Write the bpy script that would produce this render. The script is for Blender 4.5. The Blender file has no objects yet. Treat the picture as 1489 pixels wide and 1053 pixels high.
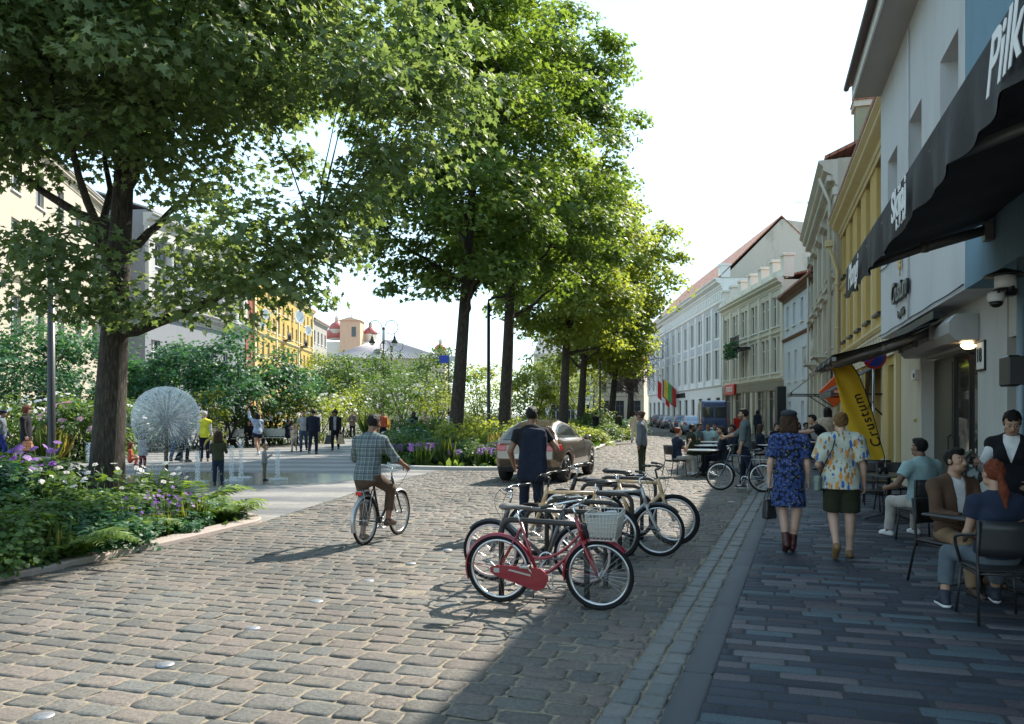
import bpy, math, random
import numpy as np
from mathutils import Vector, Matrix
random.seed(7); rng = np.random.default_rng(7)
PI = math.pi
scene = bpy.context.scene
COL = scene.collection
F, HC = 1158.0, 1.75            # focal length in photo pixels, eye height
def G(px, py):                  # ground point seen at a photo pixel
    Y = F*HC/(py-600.0); return ((px-744)/F*Y, Y)
def AX(px, Y): return (px-744)/F*Y
TH = math.radians(17.1); UX, UY = math.sin(TH), math.cos(TH)
def S(L, t): return (L*UY+t*UX, -L*UX+t*UY)     # street frame: L metres right of the eye line, t along the street
def SY(L, Y): return S(L, (Y+UX*L)/UY)
# ---------------------------------------------------------------- materials
MATS = {}
def nodes(m):
    m.use_nodes = True; nt = m.node_tree; return nt, nt.nodes['Principled BSDF']
def N(nt, t, **k):
    n = nt.nodes.new(t)
    for a, b in k.items():
        if a.startswith('i_'):
            n.inputs[a[2:].replace('_', ' ')].default_value = b
        else: setattr(n, a, b)
    return n
def c4(c): return (c[0], c[1], c[2], 1)
def ramp(nt, stops):
    r = nt.nodes.new('ShaderNodeValToRGB'); e = r.color_ramp.elements
    while len(e) > 1: e.remove(e[0])
    e[0].position = stops[0][0]; e[0].color = c4(stops[0][1])
    for p, c in stops[1:]:
        q = e.new(p); q.color = c4(c)
    return r
def mat(name, col, rough=.6, metal=0, noise=0, nscale=20, bump=0, bscale=60, spec=.5, coat=0):
    if name in MATS: return MATS[name]
    m = bpy.data.materials.new(name); MATS[name] = m
    nt, p = nodes(m); L = nt.links
    p.inputs['Base Color'].default_value = c4(col); p.inputs['Roughness'].default_value = rough
    p.inputs['Metallic'].default_value = metal; p.inputs['Specular IOR Level'].default_value = spec
    p.inputs['Coat Weight'].default_value = coat; p.inputs['Coat Roughness'].default_value = .05
    tc = N(nt, 'ShaderNodeTexCoord')
    if noise:
        t = N(nt, 'ShaderNodeTexNoise', i_Scale=nscale, i_Detail=6.0, i_Roughness=.65)
        L.new(tc.outputs['Object'], t.inputs['Vector'])
        r = ramp(nt, [(.3, [x*(1-noise) for x in col]), (.7, [min(1, x*(1+noise)) for x in col])])
        L.new(t.outputs['Fac'], r.inputs[0]); L.new(r.outputs[0], p.inputs['Base Color'])
    if bump:
        t = N(nt, 'ShaderNodeTexNoise', i_Scale=bscale, i_Detail=5.0)
        L.new(tc.outputs['Object'], t.inputs['Vector'])
        b = N(nt, 'ShaderNodeBump', i_Strength=bump, i_Distance=.02)
        L.new(t.outputs['Fac'], b.inputs['Height']); L.new(b.outputs[0], p.inputs['Normal'])
    return m
def plaster(name, col, stain=.25, rough=.9, scale=1.0):
    if name in MATS: return MATS[name]
    m = bpy.data.materials.new(name); MATS[name] = m; nt, p = nodes(m); L = nt.links
    p.inputs['Roughness'].default_value = rough; p.inputs['Specular IOR Level'].default_value = .2
    tc = N(nt, 'ShaderNodeTexCoord'); mp = N(nt, 'ShaderNodeMapping'); mp.inputs['Scale'].default_value = (1.1, 1.1, .35)
    L.new(tc.outputs['Object'], mp.inputs['Vector'])
    a = N(nt, 'ShaderNodeTexNoise', i_Scale=.9*scale, i_Detail=9.0, i_Roughness=.7); L.new(mp.outputs[0], a.inputs['Vector'])
    r = ramp(nt, [(.25, [x*(1-stain) for x in col]), (.5, col), (.8, [min(1, x*1.06) for x in col])])
    L.new(a.outputs['Fac'], r.inputs[0])
    b = N(nt, 'ShaderNodeTexNoise', i_Scale=35.0, i_Detail=4.0); L.new(tc.outputs['Object'], b.inputs['Vector'])
    mx = N(nt, 'ShaderNodeMixRGB', blend_type='MULTIPLY', i_Fac=.18); L.new(r.outputs[0], mx.inputs[1]); L.new(b.outputs['Fac'], mx.inputs[2])
    L.new(mx.outputs[0], p.inputs['Base Color'])
    bp = N(nt, 'ShaderNodeBump', i_Strength=.25, i_Distance=.01); L.new(b.outputs['Fac'], bp.inputs['Height']); L.new(bp.outputs[0], p.inputs['Normal'])
    return m
def attr_mat(name, stops, rough=.75, grain=.25, gscale=60, bump=.3, spec=.35, big=.0, attr='v'):
    """surface made of many pieces: colour per piece from the face attribute, plus grain"""
    if name in MATS: return MATS[name]
    m = bpy.data.materials.new(name); MATS[name] = m; nt, p = nodes(m); L = nt.links
    p.inputs['Roughness'].default_value = rough; p.inputs['Specular IOR Level'].default_value = spec
    a = N(nt, 'ShaderNodeAttribute', attribute_name=attr); r = ramp(nt, stops); L.new(a.outputs['Fac'], r.inputs[0])
    tc = N(nt, 'ShaderNodeTexCoord')
    t = N(nt, 'ShaderNodeTexNoise', i_Scale=gscale, i_Detail=6.0, i_Roughness=.7); L.new(tc.outputs['Object'], t.inputs['Vector'])
    g = ramp(nt, [(.25, (1-grain,)*3), (.75, (1+grain*.6,)*3)]); L.new(t.outputs['Fac'], g.inputs[0])
    mx = N(nt, 'ShaderNodeMixRGB', blend_type='MULTIPLY', i_Fac=1.0); L.new(r.outputs[0], mx.inputs[1]); L.new(g.outputs[0], mx.inputs[2])
    out = mx.outputs[0]
    if big:
        t2 = N(nt, 'ShaderNodeTexNoise', i_Scale=.5, i_Detail=5.0); L.new(tc.outputs['Object'], t2.inputs['Vector'])
        g2 = ramp(nt, [(.3, (1-big,)*3), (.7, (1,)*3)]); L.new(t2.outputs['Fac'], g2.inputs[0])
        m2 = N(nt, 'ShaderNodeMixRGB', blend_type='MULTIPLY', i_Fac=1.0); L.new(out, m2.inputs[1]); L.new(g2.outputs[0], m2.inputs[2]); out = m2.outputs[0]
    L.new(out, p.inputs['Base Color'])
    if bump:
        b = N(nt, 'ShaderNodeBump', i_Strength=bump, i_Distance=.012); L.new(t.outputs['Fac'], b.inputs['Height']); L.new(b.outputs[0], p.inputs['Normal'])
    return m
def leaf_mat(name, dark, mid, light, trans=.45, tcol=None, rough=.5):
    if name in MATS: return MATS[name]
    m = bpy.data.materials.new(name); MATS[name] = m; nt, p = nodes(m); L = nt.links
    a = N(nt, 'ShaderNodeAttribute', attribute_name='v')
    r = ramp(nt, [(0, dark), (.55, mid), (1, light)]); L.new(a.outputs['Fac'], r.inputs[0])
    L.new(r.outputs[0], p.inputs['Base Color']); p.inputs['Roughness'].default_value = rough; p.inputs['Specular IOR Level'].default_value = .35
    tr = N(nt, 'ShaderNodeBsdfTranslucent')
    k = tcol or (1.7, 1.5, .55)
    mm = N(nt, 'ShaderNodeMixRGB', blend_type='MULTIPLY', i_Fac=1.0); L.new(r.outputs[0], mm.inputs[1]); mm.inputs[2].default_value = c4(k)
    L.new(mm.outputs[0], tr.inputs['Color'])
    mix = N(nt, 'ShaderNodeMixShader', i_Fac=trans); L.new(p.outputs[0], mix.inputs[1]); L.new(tr.outputs[0], mix.inputs[2])
    L.new(mix.outputs[0], nt.nodes['Material Output'].inputs['Surface'])
    return m
def glass(name, col=(.03, .035, .04), rough=.06, spec=.8):
    return mat(name, col, rough, spec=spec)
# ---------------------------------------------------------------- mesh building
def link(name, me, parent=None, mats=()):
    o = bpy.data.objects.new(name, me); COL.objects.link(o)
    if parent is not None: o.parent = parent
    return o
def mesh_np(name, V, loops, starts, mats, mi=None, smooth=False, fattr=None, cattr=None):
    me = bpy.data.meshes.new(name); V = np.asarray(V, np.float32)
    me.vertices.add(len(V)); me.vertices.foreach_set('co', V.ravel())
    loops = np.asarray(loops, np.int32); starts = np.asarray(starts, np.int32)
    me.loops.add(len(loops)); me.loops.foreach_set('vertex_index', loops)
    me.polygons.add(len(starts)); me.polygons.foreach_set('loop_start', starts)
    if mi is not None: me.polygons.foreach_set('material_index', np.asarray(mi, np.int32))
    if smooth is not False:
        sm = np.ones(len(starts), bool) if smooth is True else np.asarray(smooth, bool)
        me.polygons.foreach_set('use_smooth', sm)
    else: me.polygons.foreach_set('use_smooth', np.zeros(len(starts), bool))
    for m in (mats if isinstance(mats, (list, tuple)) else [mats]): me.materials.append(m)
    me.update(calc_edges=True)
    if fattr is not None:
        a = me.attributes.new('v', 'FLOAT', 'FACE'); a.data.foreach_set('value', np.asarray(fattr, np.float32))
    if cattr is not None:
        a = me.attributes.new('col', 'FLOAT_COLOR', 'POINT'); a.data.foreach_set('color', np.asarray(cattr, np.float32).ravel())
    return me
def rotz(a): return Matrix.Rotation(a, 3, 'Z')
class MB:
    def __init__(s): s.v = []; s.f = []; s.m = []; s.sm = []; s.M = None; s.fv = []
    def add(s, vs, fs, m=0, smooth=False, val=0.0):
        b = len(s.v)
        if s.M is not None: vs = [s.M @ Vector(v) for v in vs]
        s.v += [tuple(v) for v in vs]
        for f in fs: s.f.append([b+i for i in f]); s.m.append(m); s.sm.append(smooth); s.fv.append(val)
    def box(s, x0, x1, y0, y1, z0, z1, m=0, R=None, c=None, val=0.0):
        vs = [(x, y, z) for z in (z0, z1) for x, y in ((x0, y0), (x1, y0), (x1, y1), (x0, y1))]
        if R is not None: vs = [R @ Vector(v) + (Vector(c) if c else Vector()) for v in vs]
        s.add(vs, [(3, 2, 1, 0), (4, 5, 6, 7), (0, 1, 5, 4), (1, 2, 6, 5), (2, 3, 7, 6), (3, 0, 4, 7)], m, False, val)
    def bbox(s, x0, x1, y0, y1, z0, z1, b=.01, m=0, R=None, c=None):   # box with chamfered edges
        vs = []; 
        for z, i in ((z0, b), (z0+b, 0), (z1-b, 0), (z1, b)):
            for (x, dx), (y, dy) in (((x0, 1), (y0, 1)), ((x1, -1), (y0, 1)), ((x1, -1), (y1, -1)), ((x0, 1), (y1, -1))):
                if i: vs += [(x+dx*b, y+dy*b, z)]*2
                else: vs += [(x+dx*b, y, z), (x, y+dy*b, z)] if (dx*dy < 0) else [(x, y+dy*b, z), (x+dx*b, y, z)]
        if R is not None: vs = [R @ Vector(v) + (Vector(c) if c else Vector()) for v in vs]
        fs = []
        for k in range(3):
            for i in range(8):
                j = (i+1) % 8; fs.append((k*8+i, k*8+j, k*8+8+j, k*8+8+i))
        fs += [(0, 6, 4, 2), (24, 26, 28, 30)]
        s.add(vs, fs, m)
    def quad(s, a, b, c, d, m=0): s.add([a, b, c, d], [(0, 1, 2, 3)], m)
    def poly(s, pts, m=0): s.add(pts, [tuple(range(len(pts)))], m)
    def tube(s, pts, r, n=8, m=0, closed=False, smooth=True, cap=True, flat=1.0, val=0.0):
        pts = [Vector(p) for p in pts]; k = len(pts)
        rs = [r]*k if not isinstance(r, (list, tuple)) else r
        vs = []; up = None
        for i, p in enumerate(pts):
            if closed: d = pts[(i+1) % k]-pts[i-1]
            else: d = pts[min(i+1, k-1)]-pts[max(i-1, 0)]
            if d.length < 1e-9: d = Vector((0, 0, 1))
            d.normalize()
            if up is None:
                up = Vector((0, 0, 1)) if abs(d.z) < .9 else Vector((1, 0, 0))
            a = d.cross(up)
            if a.length < 1e-4: a = d.cross(Vector((0, 1, 0)))
            a.normalize(); b = a.cross(d); up = b
            for j in range(n):
                t = 2*PI*j/n; vs.append(p+rs[i]*(math.cos(t)*a+flat*math.sin(t)*b))
        fs = []
        for i in range(k if closed else k-1):
            for j in range(n):
                q = (j+1) % n; i2 = (i+1) % k
                fs.append((i*n+j, i*n+q, i2*n+q, i2*n+j))
        if cap and not closed: fs += [tuple(range(n))[::-1], tuple((k-1)*n+j for j in range(n))]
        s.add(vs, fs, m, smooth, val)
    def cyl(s, a, b, r0, r1=None, n=12, m=0): s.tube([a, b], [r0, r0 if r1 is None else r1], n, m)
    def lathe(s, prof, c=(0, 0, 0), n=20, m=0, ax='Z', smooth=True, cap=True):
        vs = []; k = len(prof)
        for r, z in prof:
            for j in range(n):
                t = 2*PI*j/n; p = (r*math.cos(t), r*math.sin(t), z)
                if ax == 'Y': p = (p[0], -p[2], p[1])
                if ax == 'X': p = (p[2], p[0], p[1])
                vs.append((p[0]+c[0], p[1]+c[1], p[2]+c[2]))
        fs = [(i*n+j, i*n+(j+1) % n, (i+1)*n+(j+1) % n, (i+1)*n+j) for i in range(k-1) for j in range(n)]
        if cap and prof[0] != prof[-1] and prof[0][0] > 1e-6: fs.append(tuple(range(n))[::-1])
        if cap and prof[0] != prof[-1] and prof[-1][0] > 1e-6: fs.append(tuple((k-1)*n+j for j in range(n)))
        s.add(vs, fs, m, smooth)
    def torus(s, c, R, r, n=40, k=8, ax='Y', m=0, squash=1.0):
        pts = []; vs = []
        for i in range(n):
            t = 2*PI*i/n
            for j in range(k):
                q = 2*PI*j/k; rr = R+r*math.cos(q); h = r*squash*math.sin(q)
                p = {'Y': (rr*math.cos(t), h, rr*math.sin(t)), 'Z': (rr*math.cos(t), rr*math.sin(t), h), 'X': (h, rr*math.cos(t), rr*math.sin(t))}[ax]
                vs.append((p[0]+c[0], p[1]+c[1], p[2]+c[2]))
        fl = [(i*k+j, i*k+(j+1) % k, ((i+1) % n)*k+(j+1) % k, ((i+1) % n)*k+j) for i in range(n) for j in range(k)]
        if ax != 'Z': pass
        s.add(vs, fl if ax != 'Z' else [f[::-1] for f in fl], m, True)
    def prism(s, poly, z0, z1, m=0, axis='Z'):   # polygon extruded along an axis
        n = len(poly)
        f = {'Z': lambda p, h: (p[0], p[1], h), 'Y': lambda p, h: (p[0], h, p[1]), 'X': lambda p, h: (h, p[0], p[1])}[axis]
        vs = [f(p, z0) for p in poly]+[f(p, z1) for p in poly]
        s.add(vs, [tuple(range(n))[::-1], tuple(range(n, 2*n))]+[(i, (i+1) % n, n+(i+1) % n, n+i) for i in range(n)], m)
    def build(s, name, mats, parent=None, loc=None, rz=0, attr=False):
        me = mesh_np(name, s.v if s.v else [(0, 0, 0)], [i for f in s.f for i in f], np.cumsum([0]+[len(f) for f in s.f])[:-1], mats, s.m, s.sm, s.fv if attr else None)
        o = link(name, me, parent)
        if loc is not None: o.location = loc
        if rz: o.rotation_euler = (0, 0, rz)
        return o
def tag(o, label=None, cat=None, group=None, kind=None):
    if label: o['label'] = label
    if cat: o['category'] = cat
    if group: o['group'] = group
    if kind: o['kind'] = kind
    return o
def thing(name, label, cat, loc=(0, 0, 0), rz=0, group=None):
    o = bpy.data.objects.new(name, None); COL.objects.link(o); o.location = (loc[0], loc[1], loc[2] if len(loc) > 2 else 0); o.rotation_euler = (0, 0, rz)
    o.empty_display_size = .2
    return tag(o, label, cat, group)
KIDS = {}
def children(o): return [c for c in bpy.data.objects if c.parent == o]
def kids(o): return list(o.children)
def dup(root, loc, rz=0, label=None, group=None, scale=None):
    r = root.copy(); COL.objects.link(r); r.location = (loc[0], loc[1], loc[2] if len(loc) > 2 else 0); r.rotation_euler = (0, 0, rz)
    if scale: r.scale = (scale,)*3
    if label: r['label'] = label
    if group: r['group'] = group
    for ch in root.children:
        c = ch.copy(); COL.objects.link(c); c.parent = r
        for g in ch.children:
            d = g.copy(); COL.objects.link(d); d.parent = c
    return r
FONTS = {}
def text_obj(name, body, size, mats, parent, M, depth=.004, shear=0, align='CENTER', bold=0, wx=1.0):
    cu = bpy.data.curves.new(name, 'FONT'); cu.body = body; cu.size = size; cu.extrude = depth; cu.shear = shear; cu.align_x = align; cu.align_y = 'CENTER'; cu.offset = bold; cu.space_character = wx
    ob = bpy.data.objects.new(name, cu); COL.objects.link(ob)
    dg = bpy.context.evaluated_depsgraph_get(); me = bpy.data.meshes.new_from_object(ob.evaluated_get(dg))
    bpy.data.objects.remove(ob); bpy.data.curves.remove(cu)
    me.materials.clear(); me.materials.append(mats); me.name = name
    o = link(name, me, parent); o.matrix_local = M
    return o
def frame_M(origin, xd, yd):
    x = Vector(xd).normalized(); y = Vector(yd); y = (y-x*y.dot(x)).normalized(); z = x.cross(y)
    M = Matrix((x, y, z)).transposed().to_4x4(); M.translation = Vector(origin); return M
def bez(p0, p1, p2, n=8, p3=None):
    out = []
    for i in range(n+1):
        t = i/n
        if p3 is None: out.append(Vector(p0)*(1-t)**2+Vector(p1)*2*t*(1-t)+Vector(p2)*t*t)
        else: out.append(Vector(p0)*(1-t)**3+Vector(p1)*3*t*(1-t)**2+Vector(p2)*3*t*t*(1-t)+Vector(p3)*t**3)
    return out
# ---------------------------------------------------------------- signed distance modelling (numpy)
def v3(a): return np.array(a, np.float32)
class SDF:
    def __init__(s, lo, hi, h):
        s.h = h; s.lo = v3(lo); n = np.ceil((v3(hi)-s.lo)/h).astype(int)+2; s.n = n
        s.d = np.full(n, 1.0, np.float32)
        s.ax = [s.lo[i]+h*np.arange(n[i], dtype=np.float32) for i in range(3)]
    def reg(s, lo, hi, mg):
        a = np.floor((np.minimum(lo, hi)-mg-s.lo)/s.h).astype(int); b = np.ceil((np.maximum(lo, hi)+mg-s.lo)/s.h).astype(int)+1
        a = np.clip(a, 0, s.n); b = np.clip(b, 0, s.n)
        if np.any(b <= a): return None
        sl = tuple(slice(a[i], b[i]) for i in range(3))
        return sl, s.ax[0][sl[0]][:, None, None], s.ax[1][sl[1]][None, :, None], s.ax[2][sl[2]][None, None, :]
    def put(s, sl, e, k, op):
        d = s.d[sl]
        if op == 'u':
            if k > 0:
                hh = np.clip(k-np.abs(d-e), 0, None)/k; s.d[sl] = np.minimum(d, e)-hh*hh*k*.25
            else: s.d[sl] = np.minimum(d, e)
        elif op == 's':
            if k > 0:
                hh = np.clip(k-np.abs(d+e), 0, None)/k; s.d[sl] = np.maximum(d, -e)+hh*hh*k*.25
            else: s.d[sl] = np.maximum(d, -e)
        else: s.d[sl] = np.maximum(d, e)
    def cone(s, a, b, ra, rb, k=.02, op='u', flat=None, fr=None, cut=None, cutlo=None, grow=0.0):
        a = v3(a); b = v3(b); ra += grow; rb += grow; mr = max(ra, rb)*1.25+k+2*s.h
        q = s.reg(np.minimum(a, b), np.maximum(a, b), mr)
        if q is None: return
        sl, X, Y, Z = q
        ab = b-a; px, py, pz = X-a[0], Y-a[1], Z-a[2]
        L2 = float(ab@ab)+1e-9
        t = np.clip((px*ab[0]+py*ab[1]+pz*ab[2])/L2, 0, 1)
        dx, dy, dz = px-t*ab[0], py-t*ab[1], pz-t*ab[2]
        rr = ra+t*(rb-ra)
        if flat and fr is not None:        # thinner along fr
            c = dx*fr[0]+dy*fr[1]+dz*fr[2]; g = 1/flat**2-1
            e = (np.sqrt(dx*dx+dy*dy+dz*dz+g*c*c)-rr)*(.5+.5*flat)
        else: e = np.sqrt(dx*dx+dy*dy+dz*dz)-rr
        u = ab/math.sqrt(L2)
        if cut is not None: e = np.maximum(e, px*u[0]+py*u[1]+pz*u[2]-cut)
        if cutlo is not None: e = np.maximum(e, cutlo-(px*u[0]+py*u[1]+pz*u[2]))
        s.put(sl, e, k, op)
    def ell(s, c, r, k=.02, op='u', R=None, grow=0.0):
        c = v3(c); r = v3(r)+grow; q = s.reg(c, c, float(r.max())+k+2*s.h)
        if q is None: return
        sl, X, Y, Z = q; p = [X-c[0], Y-c[1], Z-c[2]]
        if R is not None: p = [sum(R[j][i]*p[j] for j in range(3)) for i in range(3)]   # R columns = axes
        k0 = np.sqrt(sum((p[i]/r[i])**2 for i in range(3))); k1 = np.sqrt(sum((p[i]/r[i]**2)**2 for i in range(3)))+1e-9
        s.put(sl, k0*(k0-1)/k1, k, op)
    def plane(s, p, n):       # keep the side against the normal
        n = v3(n)/np.linalg.norm(n); p = v3(p)
        e = (s.ax[0][:, None, None]-p[0])*n[0]+(s.ax[1][None, :, None]-p[1])*n[1]+(s.ax[2][None, None, :]-p[2])*n[2]
        s.d = np.maximum(s.d, e.astype(np.float32))
    def folds(s, amp, f=14, seed=0):
        X, Y, Z = s.ax[0][:, None, None], s.ax[1][None, :, None], s.ax[2][None, None, :]
        q = seed*1.7
        w = np.sin(f*X+2.1*np.sin(f*.6*Z+q)+q)*np.sin(f*.55*Z+1.5*np.sin(f*.5*X-q)+.7*q)+.6*np.sin(f*1.3*Y+f*.5*Z+2*np.sin(f*.8*X)+q)
        s.d += (amp*w).astype(np.float32)
    def mesh(s, relax=0):
        d = s.d; h = s.h; sg = d < 0
        A = lambda i, j, k, a: a[i:a.shape[0]-1+i, j:a.shape[1]-1+j, k:a.shape[2]-1+k]
        cnt = sum(A(i, j, k, sg).astype(np.int8) for i in (0, 1) for j in (0, 1) for k in (0, 1))
        act = (cnt > 0) & (cnt < 8); cells = np.argwhere(act)
        if len(cells) == 0: return np.zeros((0, 3)), np.zeros((0, 4), int)
        idx = np.full(act.shape, -1, np.int32); idx[act] = np.arange(len(cells))
        pos = np.zeros((len(cells), 3), np.float32); ne = np.zeros(len(cells), np.float32)
        cv = {(i, j, k): d[cells[:, 0]+i, cells[:, 1]+j, cells[:, 2]+k] for i in (0, 1) for j in (0, 1) for k in (0, 1)}
        for axis in range(3):
            o = [a for a in range(3) if a != axis]
            for b in (0, 1):
                for c in (0, 1):
                    q0 = [0, 0, 0]; q0[o[0]] = b; q0[o[1]] = c; q1 = list(q0); q1[axis] = 1
                    d0, d1 = cv[tuple(q0)], cv[tuple(q1)]; m = (d0 < 0) != (d1 < 0)
                    t = np.where(m, d0/np.where(m, d0-d1, 1), 0)
                    pos[:, axis] += t*m; pos[:, o[0]] += b*m; pos[:, o[1]] += c*m; ne += m
        V = s.lo+h*(cells+pos/ne[:, None])
        Q = []
        for axis in range(3):
            o1, o2 = (axis+1) % 3, (axis+2) % 3
            s0 = np.moveaxis(sg, axis, 0); cr = s0[:-1] != s0[1:]
            e = np.argwhere(np.moveaxis(cr, 0, axis)); e = e[(e[:, o1] > 0) & (e[:, o2] > 0) & (e[:, o1] < s.n[o1]-1) & (e[:, o2] < s.n[o2]-1)]
            ins = sg[e[:, 0], e[:, 1], e[:, 2]]
            def id_(a, b):
                f = e.copy(); f[:, o1] -= a; f[:, o2] -= b; return idx[f[:, 0], f[:, 1], f[:, 2]]
            q = np.stack([id_(1, 1), id_(0, 1), id_(0, 0), id_(1, 0)], 1)
            q[~ins] = q[~ins][:, ::-1]; Q.append(q)
        Q = np.concatenate(Q); Q = Q[(Q >= 0).all(1)]
        for _ in range(relax):
            acc = np.zeros_like(V); w = np.zeros(len(V), np.float32)
            for a in range(4):
                b = (a+1) % 4
                np.add.at(acc, Q[:, a], V[Q[:, b]]); np.add.at(w, Q[:, a], 1)
                np.add.at(acc, Q[:, b], V[Q[:, a]]); np.add.at(w, Q[:, b], 1)
            V = .5*V+.5*acc/w[:, None]
        return V.astype(np.float32), Q
    def build(s, name, m, parent=None, relax=1, mi=None, cfun=None, scale=1.0, mats=None):
        V, Q = s.mesh(relax)
        ca = cfun(V) if cfun else None
        mm = mi(V[Q].mean(1)) if mi else None
        me = mesh_np(name, V*scale, Q.ravel(), np.arange(len(Q))*4, mats or m, mm, True, None, ca)
        return link(name, me, parent)
def poly_sdf(P, X, Y):     # 2-D signed distance to a polygon on broadcastable arrays
    d = np.full(np.broadcast(X, Y).shape, 1e9, np.float32); sgn = np.ones_like(d)
    n = len(P)
    for i in range(n):
        a = P[i]; b = P[i-1]; ex, ey = b[0]-a[0], b[1]-a[1]; wx, wy = X-a[0], Y-a[1]
        t = np.clip((wx*ex+wy*ey)/(ex*ex+ey*ey+1e-12), 0, 1); dx, dy = wx-ex*t, wy-ey*t
        d = np.minimum(d, dx*dx+dy*dy)
        c1 = wy >= 0; c2 = (Y-b[1]) < 0; c3 = ex*wy > ey*wx
        al = (c1 & c2 & c3) | (~c1 & ~c2 & ~c3); sgn = np.where(al, -sgn, sgn)
    return sgn*np.sqrt(d)
# ================================================================ ground, road, paving
def in_poly(P, x, y): return poly_sdf(P, np.asarray(x, np.float32), np.asarray(y, np.float32)) < 0
BAND_A = (.815, 4.47); BDX, BDY = 2.495, 6.79; bl = math.hypot(BDX, BDY); BDX /= bl; BDY /= bl   # street edge band
def band(o, t): return (BAND_A[0]+BDX*t+BDY*o, BAND_A[1]+BDY*t-BDX*o)
BED1 = [(-8.4, 3.0), (-6.6, 6.0), (-5.35, 8.1), (-4.95, 9.2), (-4.55, 10.4), (-4.15, 11.9), (-4.0, 12.6), (-4.25, 13.2), (-5.2, 14.2), (-6.4, 15.9), (-7.4, 17.0), (-9.0, 17.6), (-13, 18.0), (-19, 16), (-20, 4)]
BED2 = [(-4.0, 25.6), (-3.7, 24.9), (-2.2, 24.25), (-.6, 24.1), (.5, 24.6), (1.5, 26.5), (2.3, 30), (3.4, 35), (5.4, 44), (9.6, 62), (12.6, 80), (9.5, 84), (4.5, 62), (.5, 48), (-3.2, 36), (-4.3, 29)]
ROADL = [(-9.5, 1.0), (-8.4, 3.0), (-6.6, 6.0), (-5.35, 8.1), (-4.55, 10.4), (-4.0, 12.6), (-3.85, 14), (-3.5, 17), (-3.2, 19.3), (-2.7, 22), (-2.2, 24.25), (-.6, 24.1), (.5, 24.6), (1.5, 26.5), (2.3, 30), (3.4, 35), (5.4, 44), (9.6, 62), (12.6, 80), (14.5, 118)]
P_sun = None
mb = MB(); mb.quad((-600, -60, -.06), (600, -60, -.06), (600, 900, -.06), (-600, 900, -.06))
tag(mb.build('ground', mat('ground_earth', (.22, .2, .17), .95, noise=.2, nscale=.6)), kind='structure')
# joints / bedding under the setts
mb = MB(); e = [band(-.34, 0), band(-.34, 45)]
RP = ROADL+[(19.2, 118), (19.0, 75), (18.4, 57), (15.6, 46), band(-.34, 42), band(-.34, -7)]
mb.poly([(x, y, -.014) for x, y in RP][::-1] if False else [(x, y, -.008) for x, y in RP])
bed_m = mat('joint_sand', (.24, .2, .145), .95, noise=.35, nscale=30, bump=.6, bscale=120)
road_bed = mb.build('road_bedding', bed_m); 
for p in road_bed.data.polygons: pass
tag(road_bed, kind='structure')
def pieces(name, cen, ax, ay, hx, hy, m, rim, dome, jit, val, z=0.0, hjit=.004, seg=1):
    """many rectangular stones as one mesh: centres (n,2), half sizes (n,), rounded rims"""
    n = len(cen); hx = np.asarray(hx); hy = np.asarray(hy)
    g = np.array([-1, -.93, -.55, 0, .55, .93, 1.0]) if seg > 1 else np.array([-1, -.86, .86, 1.0])
    k = len(g); U, W = np.meshgrid(g, g, indexing='ij'); U = U.ravel(); W = W.ravel()
    ed = np.maximum(np.abs(U), np.abs(W))
    zz = np.where(ed > .99, -rim, 0.0)+dome*(1-np.minimum(1, U*U))*(1-np.minimum(1, W*W))*1.0
    cut = np.where((np.abs(U) > .9) & (np.abs(W) > .9), .955, 1.0)
    u = U[None]*hx[:, None]*cut; w = W[None]*hy[:, None]*cut
    u = u+rng.normal(0, jit, (n, k*k)); w = w+rng.normal(0, jit, (n, k*k))
    # each stone gets its own skew, twist
    tw = rng.normal(0, jit*6, n)[:, None]; u2 = u-tw*w; w2 = w+tw*u
    tiltx = rng.normal(0, hjit*2.2, n)[:, None]; tilty = rng.normal(0, hjit*3, n)[:, None]
    Z = z+zz[None]+rng.normal(0, hjit, n)[:, None]+tiltx*u2+tilty*w2+rng.normal(0, hjit*.35, (n, k*k))
    X = cen[:, 0:1]+u2*ax[0]+w2*ay[0]; Y = cen[:, 1:2]+u2*ax[1]+w2*ay[1]
    V = np.stack([X, Y, Z], 2).reshape(-1, 3)
    q = np.array([[i*k+j, (i+1)*k+j, (i+1)*k+j+1, i*k+j+1] for i in range(k-1) for j in range(k-1)])
    if ax[0]*ay[1]-ax[1]*ay[0] < 0: q = q[:, ::-1]
    Q = (q[None]+(np.arange(n)*k*k)[:, None, None]).reshape(-1, 4)
    fv = np.repeat(val, len(q))
    me = mesh_np(name, V, Q.ravel(), np.arange(len(Q))*4, m, None, True, fv)
    return tag(link(name, me), kind='structure')
NX, NY = UY, -UX       # across the street
def rows(poly, depth, wmean, wvar, ax, ay, t0, t1, l0, l1, gap):
    """courses of stones along ax, trimmed where a course leaves the polygon"""
    C = []; HX = []; HY = []; t = t0; PP = [(p[0]*ax[0]+p[1]*ax[1], p[0]*ay[0]+p[1]*ay[1]) for p in poly]
    while t < t1:
        dpt = depth*random.uniform(.9, 1.1); tm = t+dpt/2; X = []
        for i in range(len(PP)):
            (la, ta), (lb, tb) = PP[i-1], PP[i]
            if (ta > tm) != (tb > tm): X.append(la+(lb-la)*(tm-ta)/(tb-ta))
        X.sort()
        for a, b in zip(X[::2], X[1::2]):
            a = max(a, l0); b = min(b, l1); l = a-random.random()*wmean*.8
            while l < b:
                w = wmean*random.uniform(1-wvar, 1+wvar); p, q = max(l, a), min(l+w, b); l += w
                if q-p > .05: C.append(((p+q)/2*ax[0]+tm*ay[0], (p+q)/2*ax[1]+tm*ay[1])); HX.append((q-p)/2-gap); HY.append(dpt/2-gap)
        t += dpt
    return np.array(C), np.array(HX), np.array(HY)
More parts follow.
